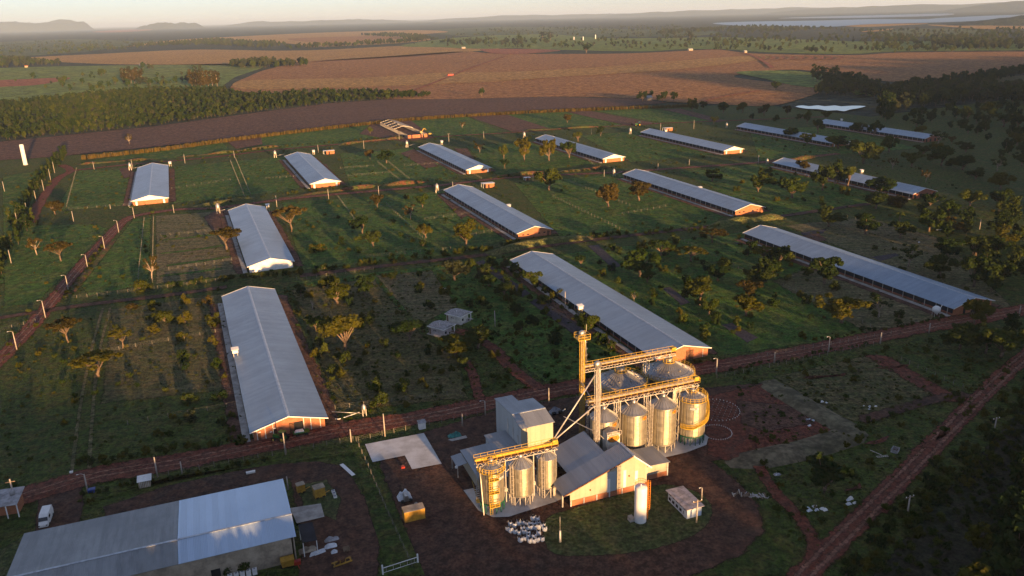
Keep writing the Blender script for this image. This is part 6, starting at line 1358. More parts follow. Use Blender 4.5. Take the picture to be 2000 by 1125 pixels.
for i in range(4): a = i * 1.571 + .4; MB().bar((math.cos(a), math.sin(a), 0), (math.cos(a), math.sin(a), 2.0), .09).build("leg", M['steel'], o)
MB().tube([(.2, -.2, .6), (3.4, 1.2, 2.6)], .1, 8).build("auger_tube", M['whitepaint'], o)
o = at("feed_pipe", 655, 821, "white pipe lying on the grass right of the near barn", "pipe"); MB().tube([(0, 0, .35), (.8, -.3, .3), (2.4, .1, .3), (5.6, .9, .45)], .09, 8).build("tube", M['whitepaint'], o); MB().tube([(5.6, .9, 0), (5.6, .9, .45)], .05, 6).build("prop", M['steel'], o)

# ------------------------------------------------------------------ light and power poles
def pole(bx, by, ty, label, lamp=0, cross=False, group="light and power poles"):
    g = G(bx, by); h = (by - ty) * mpp(g) / math.cos(R(26)); o = tag(empty("utility_pole" if cross else "light_pole", g, GA), label, "pole", group)
    MB().tube([(0, 0, -.2), (0, 0, h)], [.17, .11], 8).build("shaft", M['pole'], o)
    if cross: MB().box((0, 0, h - .35), (1.9, .12, .14)).build("crossarm", M['wood'], o); q = MB(); [q.lathe([(.06, 0), (.09, .1), (.04, .22)], 8, (x, 0, h - .28)) for x in (-.8, 0, .8)]; q.build("insulators", M['white'], o)
    if lamp: MB().tube([(0, 0, h - .1), (lamp * .5, -.1, h + .25), (lamp * 1.0, -.2, h + .28)], .035, 6).build("lamp_arm", M['steel'], o); MB().box((lamp * 1.1, -.2, h + .27), (.32, .15, .08)).build("lamp_head", M['white'], o)
P1 = [(33, 683, 649), (89, 621, 589), (134, 569, 540), (171.5, 524, 499.5), (205, 489, 464), (232, 454, 433), (262.5, 426, 407)]
for i, (x, b_, t) in enumerate(P1): pole(x, b_, t, "light pole by the left dirt road, %s" % ORD[i], -1)
for i, (x, b_, t) in enumerate([(22, 514, 490), (34, 436, 417), (53.5, 417, 397), (71, 394, 374), (86, 373, 353), (99, 352, 332), (107, 338, 318)]): pole(x, b_, t, "plain pole along the tree row, %s" % ORD[i])
for i, (x, b_, t) in enumerate([(9, 374, 356), (144, 433, 414), (216, 408, 400), (340, 416, 401), (541, 404, 384), (642, 389, 371), (740, 381, 365), (885, 378, 357), (1041, 353, 338), (1180, 345, 333), (1285, 332, 320), (1346, 322, 312), (1481, 320, 305)]): pole(x, b_, t, "pole along the middle track, %s" % ORD[i])
for i, (x, b_, t) in enumerate([(184, 331, 317), (259, 329, 313), (361.5, 319, 303), (458, 308, 296), (622, 298, 284), (711, 291, 276), (780, 273, 258), (877, 281, 263), (945, 272, 258), (1155, 262, 252), (1290, 255, 242), (1355, 252, 236)]): pole(x, b_, t, "pole along the back track, %s" % ORD[i], 0, i == 7)
for i, (x, b_, t) in enumerate([(558, 888, 845), (308, 932, 892), (356, 925, 901), (172, 962, 925), (686, 864, 838), (752, 853, 808), (903.5, 833, 808), (948, 812, 783), (1072, 786, 758), (1399, 731, 701), (1512, 709, 688), (1618, 688, 659), (1719, 671, 650), (1814, 652, 632)]): pole(x, b_, t, "pole along the front road, %s" % ORD[[0, 1, 2, 3, 4, 5, 6, 7, 8, 9, 10, 11, 12, 13][sorted([172, 308, 356, 558, 686, 752, 903.5, 948, 1072, 1399, 1512, 1618, 1719, 1814]).index(x)]], -1 if i in (3, 7, 9, 11) else 0)
pole(1990, 618, 598, "pole by the front road at the right edge"); pole(1104, 603, 571, "wooden pole left of the barn behind the silos"); pole(967, 638, 608, "thin pole in the dark paddock by the little houses", 0)
pole(1771, 1011, 966, "T-topped power pole along the dark wood, nearer one", 0, True); pole(1941, 846, 815, "T-topped power pole along the dark wood, farther one", 0, True)
pole(1360, 1022, 974, "pole in front of the pale blue switch house", 0, True); pole(1370, 976, 952, "short pole behind the pale blue switch house", -.6); pole(563, 956, 930, "pole at the two-toned shed's back corner"); pole(1913, 448, 430, "pole with white base among the right dark trees"); pole(1983, 455, 443, "lamp pole at the far right edge", -1)
g = G(33, 992); o = tag(empty("transformer_pole", g, GA), "pole carrying a transformer beside the corner house", "pole"); MB().tube([(0, 0, -.2), (0, 0, 6.2)], [.2, .13], 8).build("shaft", M['pole'], o); MB().lathe([(.05, 3.2), (.45, 3.2), (.45, 4.1), (.1, 4.2)], 14, (0, -.5, 0)).build("transformer", M['fibre'], o); MB().box((0, 0, 5.6), (1.6, .12, .14)).build("crossarm", M['wood'], o)
g = G(1094, 1060); o = tag(empty("lawn_post", g, GA), "short pale post with thin mast on the lawn", "post"); MB().tube([(0, 0, 0), (0, 0, 2.4)], [.2, .16], 10).build("shaft", M['concrete_pale'], o); MB().tube([(0, 0, 2.4), (0, 0, 5.2)], .03, 6).build("mast", M['steel'], o)

# ------------------------------------------------------------------ fences
def fence(line, label, sp_=3.0, h=1.25, wires=3, post='post', t=.075, world=False):
    c = [G(*q) for q in line]; pts = []
    for a, b in zip(c, c[1:]):
        m = max(1, round((b - a).length / (sp_ * 1.35))); pts += [a.lerp(b, i / m) for i in range(m)]
    pts.append(c[-1]); o0 = pts[0]; o = tag(empty("fence", o0), label, "fence", "wire fences"); q = MB(); rnd = random.Random(int(line[0][0]))
    for p in pts: d = p - o0; q.box((d.x, d.y, h / 2), (t, t, h * rnd.uniform(.9, 1.1)))
    tag(q.build("posts", M[post], o), kind="stuff"); w_ = MB()
    for a, b in zip(pts, pts[1:]):
        for k in range(wires): z = h * (.35 + .6 * k / max(1, wires - 1)); w_.bar((a - o0) + Vector((0, 0, z)), (b - o0) + Vector((0, 0, z)), .012)
    w_.build("wires", M['wire'], o)
FE = [([(696, 862), (720, 915), (760, 1010), (805, 1108)], "long wire fence down the grass strip beside the concrete slab", 2.0), ([(0, 648), (70, 630)], "short fence by the left road", 2.5), ([(130, 585), (250, 572), (440, 548)], "fence below the dry left paddock", 2.2), ([(300, 425), (298, 552)], "fence on the left side of the dry paddock", 2.5), ([(282, 428), (270, 545)], "pale cross fence left of the dry paddock", 2.5),
 ([(315, 462), (420, 452)], "upper inner fence of the dry paddock", 2.5), ([(330, 528), (470, 507)], "lower inner fence of the dry paddock", 2.5), ([(450, 315), (478, 385)], "left fence of the grass lane by the leftmost back barn", 2.5), ([(460, 310), (490, 382)], "right fence of the grass lane by the leftmost back barn", 2.5), ([(135, 410), (330, 396)], "fence before the leftmost back-row barn", 3), ([(335, 370), (450, 352)], "inner fence of the paddock after the leftmost back barn", 3), ([(520, 350), (600, 345)], "inner fence left of the second back-row barn", 3),
 ([(738, 318), (790, 360)], "left fence of the lane before the third back barn", 2.5), ([(752, 312), (805, 355)], "right fence of the lane before the third back barn", 2.5), ([(665, 330), (730, 325)], "fence right of the second back-row barn", 3), ([(680, 345), (760, 338)], "lower fence right of the second back-row barn", 3), ([(790, 325), (880, 318)], "fence left of the third back-row barn", 3), ([(755, 400), (830, 470)], "long diagonal fence in the lush paddock", 3), ([(660, 385), (700, 440)], "short diagonal fence in the lush paddock", 3),
 ([(830, 430), (920, 418)], "inner fence left of the weedy-bank barn", 3), ([(900, 465), (975, 450)], "lower inner fence left of the weedy-bank barn", 3), ([(1080, 385), (1210, 448)], "diagonal fence right of the weedy-bank barn", 2.5), ([(1110, 355), (1230, 402)], "upper diagonal fence right of the weedy-bank barn", 2.5), ([(1215, 420), (1300, 405)], "cross fence left of the window-holed barn", 2.5), ([(1330, 380), (1400, 410)], "fence beside the window-holed barn", 2.5), ([(700, 505), (880, 488)], "fence along the top of the scrub line", 2.2), ([(580, 548), (730, 528)], "fence behind the near barn's right paddock", 2.5),
 ([(1330, 470), (1460, 535)], "fence along the pale path in the wide right paddock", 2.2), ([(1530, 560), (1700, 640)], "diagonal fence left of the right front barn", 2.5), ([(1640, 422), (1880, 480)], "fence behind the right front barn", 3), ([(1600, 295), (1720, 330)], "fence beyond the right middle barn", 3), ([(1600, 355), (1540, 330)], "fence in front of the right middle barn", 3), ([(1480, 700), (1640, 672), (1740, 654)], "wire fence along the right part of the front road", 2.0), ([(1760, 705), (1880, 760)], "fence by the worn right track", 2.0), ([(1400, 740), (1600, 698), (1720, 672)], "lower fence along the right part of the front road", 2.0),
 ([(300, 935), (560, 885), (690, 862)], "fence between front road and the two-toned shed's yard", 2.0), ([(700, 862), (815, 836), (1000, 800)], "fence behind the concrete slab", 2.0), ([(200, 690), (480, 640)], "faint fence across the mown paddock", 3.0), ([(250, 830), (480, 790)], "faint fence across the dark lower paddock", 3.0), ([(655, 800), (900, 770)], "fence along the road right of the near barn", 2.5), ([(150, 330), (130, 405)], "side fence of the far left paddock", 3), ([(915, 335), (940, 350)], "short fence after the third back-row barn", 2.5), ([(1130, 300), (1170, 330)], "fence by the fourth back-row barn", 3)]
for l_, lb, sp_ in FE: fence(l_, lb, sp_)
o = at("entrance_gate", 748, 1122, "white tubular gate at the bottom edge", "gate", None, R(26))
MB().bar((0, 0, 1.2), (6.0, 0, 1.2), .09).build("top_rail", M['white'], o); MB().bar((0, 0, .3), (6.0, 0, .3), .06).build("bottom_rail", M['white'], o)
for x in (0, 6.0): MB().box((x, 0, .9), (.22, .22, 1.8)).build("gate_post", M['white'], o)
for i in range(5): MB().bar((.6 + i * 1.2, 0, .3), (.6 + i * 1.2, 0, 1.2), .05).build("bar", M['steel'], o)

# ------------------------------------------------------------------ embankments
def berm(line, h, wd, mat, label, name="embankment", seed=1, flat=.3):
    from mathutils import noise as ns
    c = catmull([G(*q) for q in line], 1.8); k = len(c); prof = [(-.5, 0), (-.38, .35), (-.22, .8), (-flat * .3, 1), (flat * .4, 1), (.3, .6), (.5, 0)]; vs = []
    for i, p in enumerate(c):
        d = (c[min(i + 1, k - 1)] - c[max(i - 1, 0)]).normalized(); n = Vector((d.y, -d.x, 0)); e = min(1, i / 4, (k - 1 - i) / 4); hh = h * e * (max(.12, .75 + 1.1 * ns.noise(Vector((p.x * .06, p.y * .06, seed)))) if mat == 'bank' else .8 + .5 * ns.noise(Vector((p.x * .12, p.y * .12, seed))))
        for u, z in prof:
            j = ns.noise(Vector((p.x * .5 + u * 3, p.y * .5, seed + 3))) * .3
            vs.append((p.x - n.x * u * wd * -1 + j * .4, p.y - n.y * u * wd * -1, max(-.05, z * hh + (j * .5 if 0 < z else 0))))
    m_ = len(prof); fs = [(i * m_ + j, i * m_ + j + 1, (i + 1) * m_ + j + 1, (i + 1) * m_ + j) for i in range(k - 1) for j in range(m_ - 1)]
    me = MB().add(vs, fs, 0, True).mesh(name, M[mat]); clean(me); 
    return tag(link(name, me), label, None, None, "structure")
for i, (ln, h, wd, mt, lb) in enumerate([
 ([(545, 388), (620, 377), (700, 368), (780, 360), (850, 354)], 1.5, 5, 'bank', "bare red bank above the middle track, left part"), ([(965, 345), (1060, 338), (1130, 333), (1190, 327)], 1.4, 5, 'bank', "bare red bank above the middle track, right part"), ([(150, 322), (250, 314), (300, 312)], 1.5, 5, 'bank', "red bank behind the leftmost back-row barn"), ([(340, 308), (450, 297), (550, 285)], 1.5, 5, 'bank', "red bank between the first back-row barns"), ([(660, 284), (720, 276), (790, 270)], 1.6, 5, 'bank', "red bank between the second and third back-row barns"), ([(1020, 256), (1130, 250), (1215, 246)], 1.4, 5, 'bank', "red bank near the fourth back-row barn"),
 ([(950, 498), (990, 489), (1040, 478), (1090, 471), (1160, 465)], 2.3, 7, 'bankgrass', "weedy bank below the orange-gabled middle barn"), ([(1385, 448), (1420, 437), (1470, 430), (1530, 424)], 2.2, 7, 'bankgrass', "grassy bank below the window-holed barn"), ([(375, 405), (430, 396), (500, 386)], 1.3, 5, 'bankgrass', "low grass bank behind the white-gabled barn"), ([(135, 575), (180, 520), (220, 470)], .7, 3, 'bank', "low red edge beside the left dirt road"), ([(1500, 320), (1560, 312), (1620, 300)], 1.3, 5, 'bank', "red bank behind the right middle barn")]): berm(ln, h, wd, mt, lb, seed=i)
berm([(1488, 745), (1530, 768), (1580, 797), (1630, 826), (1660, 846), (1625, 862), (1560, 880), (1490, 895), (1420, 908)], 1.1, 7.5, 'gravel', "grey-green earth bank round two sides of the levelled pad", seed=40)
# foundation rings
def post_ring(px, py, r, label):
    o = at("foundation_ring", px, py, label, "foundation", "silo foundation rings"); q = MB(); n = 40
    for i in range(n): a = 2 * math.pi * i / n; q.box((r * math.cos(a), r * math.sin(a), .28), (.12, .12, .2))
    tag(q.build("stakes", M['whitepaint'], o), kind="stuff")
    if r > 4:
        q = MB()
        for i in range(-6, 7):
            for j in range(-6, 7):
                if math.hypot(i, j) * .75 < r - .4 and (j == 0 or (i + j) % 2 == 0): q.box((i * .75, j * .75, .26), (.1, .1, .14))
        tag(q.build("anchor_bolts", M['concrete'], o), kind="stuff")
post_ring(1398, 802, 5.2, "larger circle of white stakes on the levelled pad"); post_ring(1399, 846, 3.2, "smaller circle of white stakes on the levelled pad")

# ------------------------------------------------------------------ things in the yards
patch("concrete_slab", [(713, 870), (828, 848), (863, 908), (805, 919), (791, 892), (728, 905)], M['concrete_pale'], .30, .04, label="L-shaped pale concrete slab in the dirt yard")
def tub(o, name, mat, w_, d_, h_, z=0.0, x=0.0, y=0.0): return MB().box((x, y, z + h_ / 2), (w_, d_, h_)).build(name, M[mat], o)
o = at("yellow_container", 791, 1023, "ochre-yellow box container in the dirt yard", "container"); L_ = 3.75
MB().box((L_ / 2, .9, 1.15), (L_, 1.8, 2.1)).build("body", M['boxyellow'], o); slab(MB(), [(-.05, -.05, 2.2), (L_ + .05, -.05, 2.2), (L_ + .05, 1.85, 2.3), (-.05, 1.85, 2.3)], .06).build("roof", M['tarptan'] if 'tarptan' in M else M['beige'], o)
for x in (.05, L_ - .05): MB().box((x, -.02, 1.15), (.1, .08, 2.1)).build("corner_post", M['boxyellow'], o)
MB().box((L_ / 2, .9, .06), (L_, 1.6, .12)).build("skid", M['rust'], o)
for i in range(9): MB().box((.35 + i * .38, -.015, 1.15), (.06, .04, 1.9)).build("rib", M['boxyellow'], o)
# wrapped machine behind it
o = at("wrapped_machine", 790, 985, "machine half wrapped in white sheeting behind the yellow container", "machine")
from mathutils import noise as NS
def lumpy(name, mat, o, w_, d_, h_, seed, n=12, x=0.0, y=0.0):
    vs = []; fs = []
    for i in range(n + 1):
        for j in range(n + 1):
            u, v = i / n * 2 - 1, j / n * 2 - 1; e = (1 - abs(u) ** 3) * (1 - abs(v) ** 3)
            vs.append((x + u * w_ / 2, y + v * d_ / 2, h_ * e * (.75 + .6 * NS.noise(Vector((u * 2 + seed, v * 2, seed)))) - .02 if e > .01 else -.02))
    for i in range(n):
        for j in range(n): a = i * (n + 1) + j; fs.append((a, a + n + 1, a + n + 2, a + 1))
    return MB().add(vs, fs, 0, False).build(name, M[mat], o)
MB().prism([(.0, 0, .5), (1.0, 0, .5), (.8, 0, 1.6), (.2, 0, 1.6)], (0, 1.6, 0)).build("body", M['galvplain'], o); lumpy("sheeting", 'tarp', o, 2.8, 2.2, 1.9, 4, 12, .5, 2.0)
for x in (-.2, 1.2): MB().lathe([(.05, -.15), (.4, -.15), (.4, .15), (.05, .15)], 14, (x, .3, .4)).build("wheel", M['rubber'], o)
o = at("small_pump_unit", 813, 990, "small grey pump unit behind the yellow container", "machine"); tub(o, "base", 'rust', .9, .7, .25); MB().lathe([(.3, .25), (.3, .8), (.1, 1.0)], 12).build("motor", M['galvplain'], o)
o = at("red_seed_box", 787, 915, "small bright red box on the bare corner of the slab", "box"); tub(o, "body", 'red', .7, .6, .55); MB().tube([(-.3, 0, .6), (0, 0, .8), (.3, 0, .6)], .04, 6).build("handle", M['rust'], o)
o = at("scrap_heap", 888, 852, "heap of teal sheet and pipes beside the mill yard", "scrap heap"); lumpy("teal_sheet", 'teal', o, 3.2, 1.8, 1.0, 6, 10)
for i in range(7): MB().bar((-1.8 + i * .1, -1.2 - i * .13, .12), (2.2, -1.0 - i * .16, .14 + .03 * (i % 3)), .12).build("pipe", M['steel' if i % 2 else 'galvplain'], o)
o = at("parked_machinery", 1085, 806, "dark machinery parked behind the tall mill", "machine"); lumpy("cover", 'tarpgrey', o, 3.0, 2.0, 1.5, 8, 10); MB().tube([(1.2, -.8, .4), (1.8, -1.4, 1.2)], .12, 8).build("arm", M['whitepaint'], o)
for i in range(2): MB().lathe([(.05, -.15), (.5, -.15), (.5, .15), (.05, .15)], 14, (-.8 + 1.6 * i, -1.0, .5)).build("wheel", M['rubber'], o)

# big bags
BAGS = [(1041, 1017), (1050, 1017), (997, 1027), (1005, 1030), (1013, 1026), (1021, 1025), (1030, 1028), (992, 1036), (998, 1040), (1006, 1042), (1014, 1044), (1021, 1037), (1026, 1034), (1029, 1036), (1024, 1042), (1037, 1027), (1044, 1027), (1052, 1026), (1037, 1034), (1045, 1034), (1053, 1033), (1064, 1037), (1060, 1032), (1032, 1045), (1052, 1045), (1017, 1058), (1026, 1055), (1035, 1060), (1043, 1060), (1050, 1058), (1059, 1057), (1032, 1051), (1043, 1052)]
bag_proto = None
def bag_mesh(seed):
    rnd = random.Random(seed); mb = MB(); n = 14; vs = []; prof = [(.36, 0), (.47, .12), (.5, .4), (.47, .66), (.36, .8), (.2, .86)]
    for r_, z in prof:
        for j in range(n):
            a = 2 * math.pi * j / n; sq = 1 / max(abs(math.cos(a)), abs(math.sin(a))) ** .55; k = 1 + .07 * NS.noise(Vector((math.cos(a) * 2, math.sin(a) * 2, z * 3 + seed)))
            vs.append((r_ * sq * k * math.cos(a) * .9, r_ * sq * k * math.sin(a) * .9, z + .03 * NS.noise(Vector((a, z, seed)))))
    fs = [(i * n + j, i * n + (j + 1) % n, (i + 1) * n + (j + 1) % n, (i + 1) * n + j) for i in range(len(prof) - 1) for j in range(n)] + [list(range((len(prof) - 1) * n, len(prof) * n))]
    mb.add(vs, fs, 0, True); return mb.mesh("sack", M['tarp'])
BM = [bag_mesh(i) for i in range(4)]
SP = MB().lathe([(.2, .86), (.17, 1.0), (.22, 1.04), (.02, .98)], 10).mesh("filling_spout", M['net']); LP = MB()
for sx in (-1, 1):
    for sy in (-1, 1): LP.tube([(sx * .34, sy * .34, .7), (sx * .42, sy * .3, 1.0), (sx * .3, sy * .42, .72)], .03, 5)
LP = LP.mesh("lifting_loops", M['tarp'])
srt = sorted(BAGS)
NUM = lambda i: ["first", "second", "third", "fourth", "fifth", "sixth", "seventh", "eighth", "ninth", "tenth", "eleventh", "twelfth", "thirteenth", "fourteenth", "fifteenth", "sixteenth", "seventeenth", "eighteenth", "nineteenth", "twentieth", "twenty-first", "twenty-second", "twenty-third", "twenty-fourth", "twenty-fifth", "twenty-sixth", "twenty-seventh", "twenty-eighth", "twenty-ninth", "thirtieth", "thirty-first", "thirty-second", "thirty-third"][i]
for i, (px, py) in enumerate(BAGS):
    rnd = random.Random(i * 3 + 1); o = tag(empty("bulk_bag", G(px, py), rnd.uniform(0, 6)), "white woven bulk bag, %s from left in the yard heap" % NUM(srt.index((px, py))), "bulk bag", "white bulk bags in the yard"); s = rnd.uniform(.82, 1.0); o.scale = (s, s, s * rnd.uniform(.9, 1.15))
    b_ = link("sack", BM[i % 4], o); link("filling_spout", SP, o); link("lifting_loops", LP, o)

# white van
o = at("white_van", 91, 1019, "white van parked behind the two-toned shed", "van", None, R(198))
def van_body():
    mb = MB(); secs = [(-2.4, .82, .45, 1.95), (-2.3, .88, .35, 2.05), (0.6, .88, .35, 2.08), (1.25, .86, .35, 1.75), (1.75, .84, .35, 1.12), (2.35, .78, .38, .95), (2.45, .7, .42, .75)]; vs = []
    for x, hw, zb, zt_ in secs: vs += [(hw * .96, x, zb), (hw, x, (zb + zt_) / 2), (hw * .86, x, zt_), (-hw * .86, x, zt_), (-hw, x, (zb + zt_) / 2), (-hw * .96, x, zb)]
    fs = [(i * 6 + j, i * 6 + (j + 1) % 6, (i + 1) * 6 + (j + 1) % 6, (i + 1) * 6 + j) for i in range(6) for j in range(6)] + [list(range(6))[::-1], list(range(36, 42))]
    return mb.add(vs, fs, 0, False)
me = clean(van_body().mesh("body", M['whitepaint'])); link("body", me, o)
MB().prism([(-.7, 1.3, 1.74), (.7, 1.3, 1.74), (.76, 1.72, 1.2), (-.76, 1.72, 1.2)], (0, .03, .03)).build("windscreen", M['glass'], o)
for sx in (-1, 1):
    MB().box((sx * .86, .55, 1.5), (.06, .9, .42)).build("side_window", M['glass'], o)
    for y in (-1.5, 1.5):
        wv_ = MB().lathe([(.05, -.1), (.33, -.1), (.33, .1), (.05, .1)], 16).build("wheel", M['rubber'], o); wv_.location = (sx * .78, y, .33); wv_.rotation_euler = (0, R(90), 0)
    MB().box((sx * .6, 2.45, .75), (.26, .06, .16)).build("headlight", M['glass'], o)
MB().box((0, -2.42, 1.55), (1.3, .05, .5)).build("rear_window", M['glass'], o)
# tractor with trailer
def tractor(px, py, rz, label, s=1.0):
    o = at("farm_tractor", px, py, label, "tractor", None, rz); o.scale = (s, s, s)
    MB().prism([(-.35, .2, .7), (.35, .2, .7), (.3, .2, 1.35), (-.3, .2, 1.35)], (0, 1.7, 0)).build("bonnet", M['tractor'], o)
    MB().box((0, -.5, .95), (.9, 1.2, .5)).build("chassis", M['tractor'], o)
    for sx in (-.5, .5):
        for y in (-1.0, .1): MB().bar((sx, y, 1.1), (sx * .9, y, 2.3), .07).build("cab_post", M['rubber'], o)
    slab(MB(), [(-.6, -1.15, 2.3), (.6, -1.15, 2.3), (.6, .3, 2.3), (-.6, .3, 2.3)], .1).build("cab_roof", M['tractor'], o); MB().box((0, -.5, 1.75), (.9, .9, .8)).build("cab_glass", M['glass'], o)
    for sx, y, r_ in ((-.75, -.7, .75), (.75, -.7, .75), (-.65, 1.5, .45), (.65, 1.5, .45)):
        w_ = MB().lathe([(.05, -.2), (r_, -.2), (r_, .2), (.05, .2)], 18).build("wheel", M['rubber'], o); w_.location = (sx, y, r_); w_.rotation_euler = (0, R(90), 0)
        h_ = MB().lathe([(.02, -.22), (r_ * .5, -.22), (r_ * .5, .22), (.02, .22)], 12).build("hub", M['yellow'], w_)
    MB().tube([(.3, 1.4, 1.3), (.3, 1.4, 2.0)], .05, 6).build("exhaust", M['rust'], o)
tractor(550, 861, R(70), "green tractor standing in front of the near barn's gable")
o = at("green_trailer", 578, 851, "low green trailer behind the tractor by the near barn", "trailer", None, R(20)); MB().box((1.2, 0, .75), (3.4, 1.5, .16)).build("bed", M['tractor'], o); MB().prism([(-.2, -.4, .84), (1.8, -.4, .84), (1.6, -.4, 1.2), (.1, -.4, 1.2)], (0, .8, 0)).build("load", M['tarp'], o)
for x in (.3, 2.2):
    for y in (-.75, .75):
        w_ = MB().lathe([(.05, -.12), (.35, -.12), (.35, .12), (.05, .12)], 14).build("wheel", M['rubber'], o); w_.location = (x, y, .35); w_.rotation_euler = (R(90), 0, 0)
# yellow units and bits by the shed
for px, py, w_, h_, lb in ((588, 961, 1.5, 1.6, "smaller yellow generator box on the grass by the shed"), (624, 969, 2.0, 1.9, "larger yellow generator box on the grass by the shed")):
    o = at("yellow_unit", px, py, lb, "machine", "yellow units on the grass", R(30)); tub(o, "body", 'boxyellow', w_, w_ * .8, h_, .15); slab(MB(), [(-w_ / 2 - .05, -w_ * .42, h_ + .15), (w_ / 2 + .05, -w_ * .42, h_ + .15), (w_ / 2 + .05, w_ * .42, h_ + .25), (-w_ / 2 - .05, w_ * .42, h_ + .25)], .05).build("lid", M['beige'], o); MB().bar((w_ / 2, 0, .3), (w_ / 2 + 1.1, .3, .4), .09).build("drawbar", M['boxyellow'], o)
    for x in (-w_ * .3, w_ * .3): MB().lathe([(.05, -.1), (.25, -.1), (.25, .1), (.05, .1)], 12, (x, -w_ * .42, .25)).build("wheel", M['rubber'], o)
for i, (px, py) in enumerate(((651, 962), (653, 967), (655, 973))):
    o = at("white_crate", px, py, "white crate in a short row by the yellow boxes, %s" % ["farthest", "middle", "nearest"][i], "crate", "white crates in a row"); tub(o, "body", 'white', .62, .55, .5); tub(o, "lid", 'tarpgrey', .5, .42, .04, .5)
o = at("white_board", 667, 909, "long white board lying on the grass strip", "board"); a, b = G(668, 909) - G(667, 909), G(691, 931) - G(667, 909); MB().bar((0, 0, .3), Matrix.Rotation(-GA, 3, 'Z') @ b + Vector((0, 0, .32)), .75, .07).build("plank", M['whitepaint'], o)
patch("concrete_ramp", [(567, 995), (627, 986), (634, 1012), (580, 1025)], M['concrete'], .31, .05, label="worn concrete apron at the end of the two-toned shed")
o = at("tarp_sheet", 646, 1068, "pale blue-white sheet spread over the scrap pile", "tarpaulin"); lumpy("sheet", 'tarp', o, 2.4, 1.4, .7, 12, 10)
o = at("tarp_bundle", 653, 1080, "small white plastic bundle on the scrap pile", "bundle"); lumpy("bundle", 'tarp', o, 1.3, .8, .8, 13, 8)
o = at("striped_sheets", 620, 1083, "heap of white corrugated offcuts by the scrap pile", "sheet heap")
for i in range(8): MB().bar((-1.4 + i * .06, -.5 + i * .16, .1 + .05 * (i % 3)), (1.4, .1 + i * .13, .15 + .06 * (i % 2)), .16, .05).build("offcut", M['tarp'], o)
o = at("brown_heap", 602, 1075, "low heap of sand beside the scrap pile", "heap"); lumpy("sand", 'beige', o, 3.2, 1.8, .7, 15, 12)
o = at("grey_heap", 648, 1055, "grey rubble heap behind the blue-white sheet", "heap"); lumpy("rubble", 'fibre', o, 2.8, 1.2, .8, 16, 14)
o = at("yellow_skid_machine", 668, 1100, "yellow machine frame on skids at the bottom of the left yard", "machine", None, R(30))
for y in (-.5, .5): MB().bar((-1.6, y, .25), (1.6, y, .25), .18).build("skid", M['boxyellow'], o)
for x in (-1.3, -.4, .5, 1.4): MB().bar((x, -.5, .3), (x, .5, .3), .12).build("cross_member", M['boxyellow'], o); MB().bar((x, -.5, .3), (x, -.5, 1.0), .1).build("upright", M['boxyellow'], o)
MB().box((0, 0, .75), (1.2, .7, .5)).build("engine", M['rust'], o)
o = at("pallet_stack", 677, 1075, "wooden pallets stacked at the edge of the scrap pile", "pallets")
for i in range(3):
    for j in range(5): MB().box((0, -.45 + j * .22, .14 + i * .2), (1.1, .12, .04)).build("plank", M['wood'], o)
    for x in (-.5, 0, .5): MB().box((x, 0, .07 + i * .2), (.1, 1.0, .09)).build("bearer", M['wood'], o)
o = at("blue_skip", 180, 962, "blue plastic bin by the roadside corner", "bin"); MB().prism([(-.5, -.4, 0), (.5, -.4, 0), (.65, -.55, .8), (-.65, -.55, .8)], (0, .9, 0)).build("tub", M['blue'], o); MB().box((0, .0, .84), (1.35, 1.0, .06)).build("lid", M['blue'], o)
for px, py, lb, w_ in ((140, 925, "white box alone in the dark left field", .55), (490, 925, "white trough lying on the verge behind the shed", 1.7)):
    o = at("white_box", px, py, lb, "box"); tub(o, "body", 'whitepaint', w_, .5, .45); tub(o, "rim", 'whitepaint', w_ + .08, .58, .06, .45)
# stepping-stone path
rnd = random.Random(9); a, b = G(52, 1058), G(22, 1150)
pth = tag(empty("stepping_path", a), "path of pale stepping slabs through the corner lawn", None, None, "structure"); st = None
for i in range(26):
    for s in (-.32, .32):
        q_ = (b - a) * (i / 26) + Vector((s, 0, .21))
        if st is None: st = MB().box((0, 0, 0), (.5, .26, .08)).build("slab", M['concrete_pale'], pth, q_)
        else: dup_part(st, q_)
# rubble and scrap on the right
def rubbish(px, py, label, n, spread, seed, mats=('tarp', 'whitepaint')):
    o = at("litter_heap", px, py, label, "litter"); rnd = random.Random(seed)
    for i in range(n): lumpy("piece", rnd.choice(mats), o, rnd.uniform(.5, 1.3), rnd.uniform(.4, .9), rnd.uniform(.3, .6), seed + i, 6, rnd.uniform(-spread, spread), rnd.uniform(-spread, spread) * .7)
rubbish(1598, 998, "white plastic litter heap below the big dark tree", 7, 2.2, 3); rubbish(1662, 979, "smaller white litter heap right of the big dark tree", 4, 1.1, 5); rubbish(1702, 795, "white scrap parts by the worn path", 5, 1.6, 8); rubbish(1608, 787, "pale scrap beside the grey-green bank", 2, .8, 11); rubbish(868, 564, "bright white litter in the dark paddock behind the houses", 6, 1.3, 14); rubbish(1834, 449, "white litter among the right dark trees", 3, 1.2, 17); rubbish(1522, 930, "pale litter at the corner of the rubble plot", 3, 1.0, 19, ('fibre', 'tarp'))
rubbish(1795, 474, "white pan lying in the dry right paddock", 1, .1, 23)
rubbish(1580, 826, "bluish and white scrap sheets on the levelled pad", 5, 1.8, 21, ('tarpgrey', 'tarp', 'paleblue'))
o = at("scrap_ladder", 1722, 893, "discarded pale steel ladder with boom on the rough ground", "scrap")
for y in (0, .45): MB().bar((-1.1, y, .2), (1.3, y - .6, .25), .07).build("rail", M['steel'], o)
for i in range(6): MB().bar((-1.0 + i * .42, -.02 - i * .1, .22), (-1.0 + i * .42, .43 - i * .1, .24), .05).build("rung", M['steel'], o)
MB().bar((.2, .3, .3), (-.5, 2.6, .35), .1).build("boom", M['steel'], o)
o = at("steel_bin", 1748, 882, "open grey steel bin dumped on the rough ground", "bin", None, R(50))
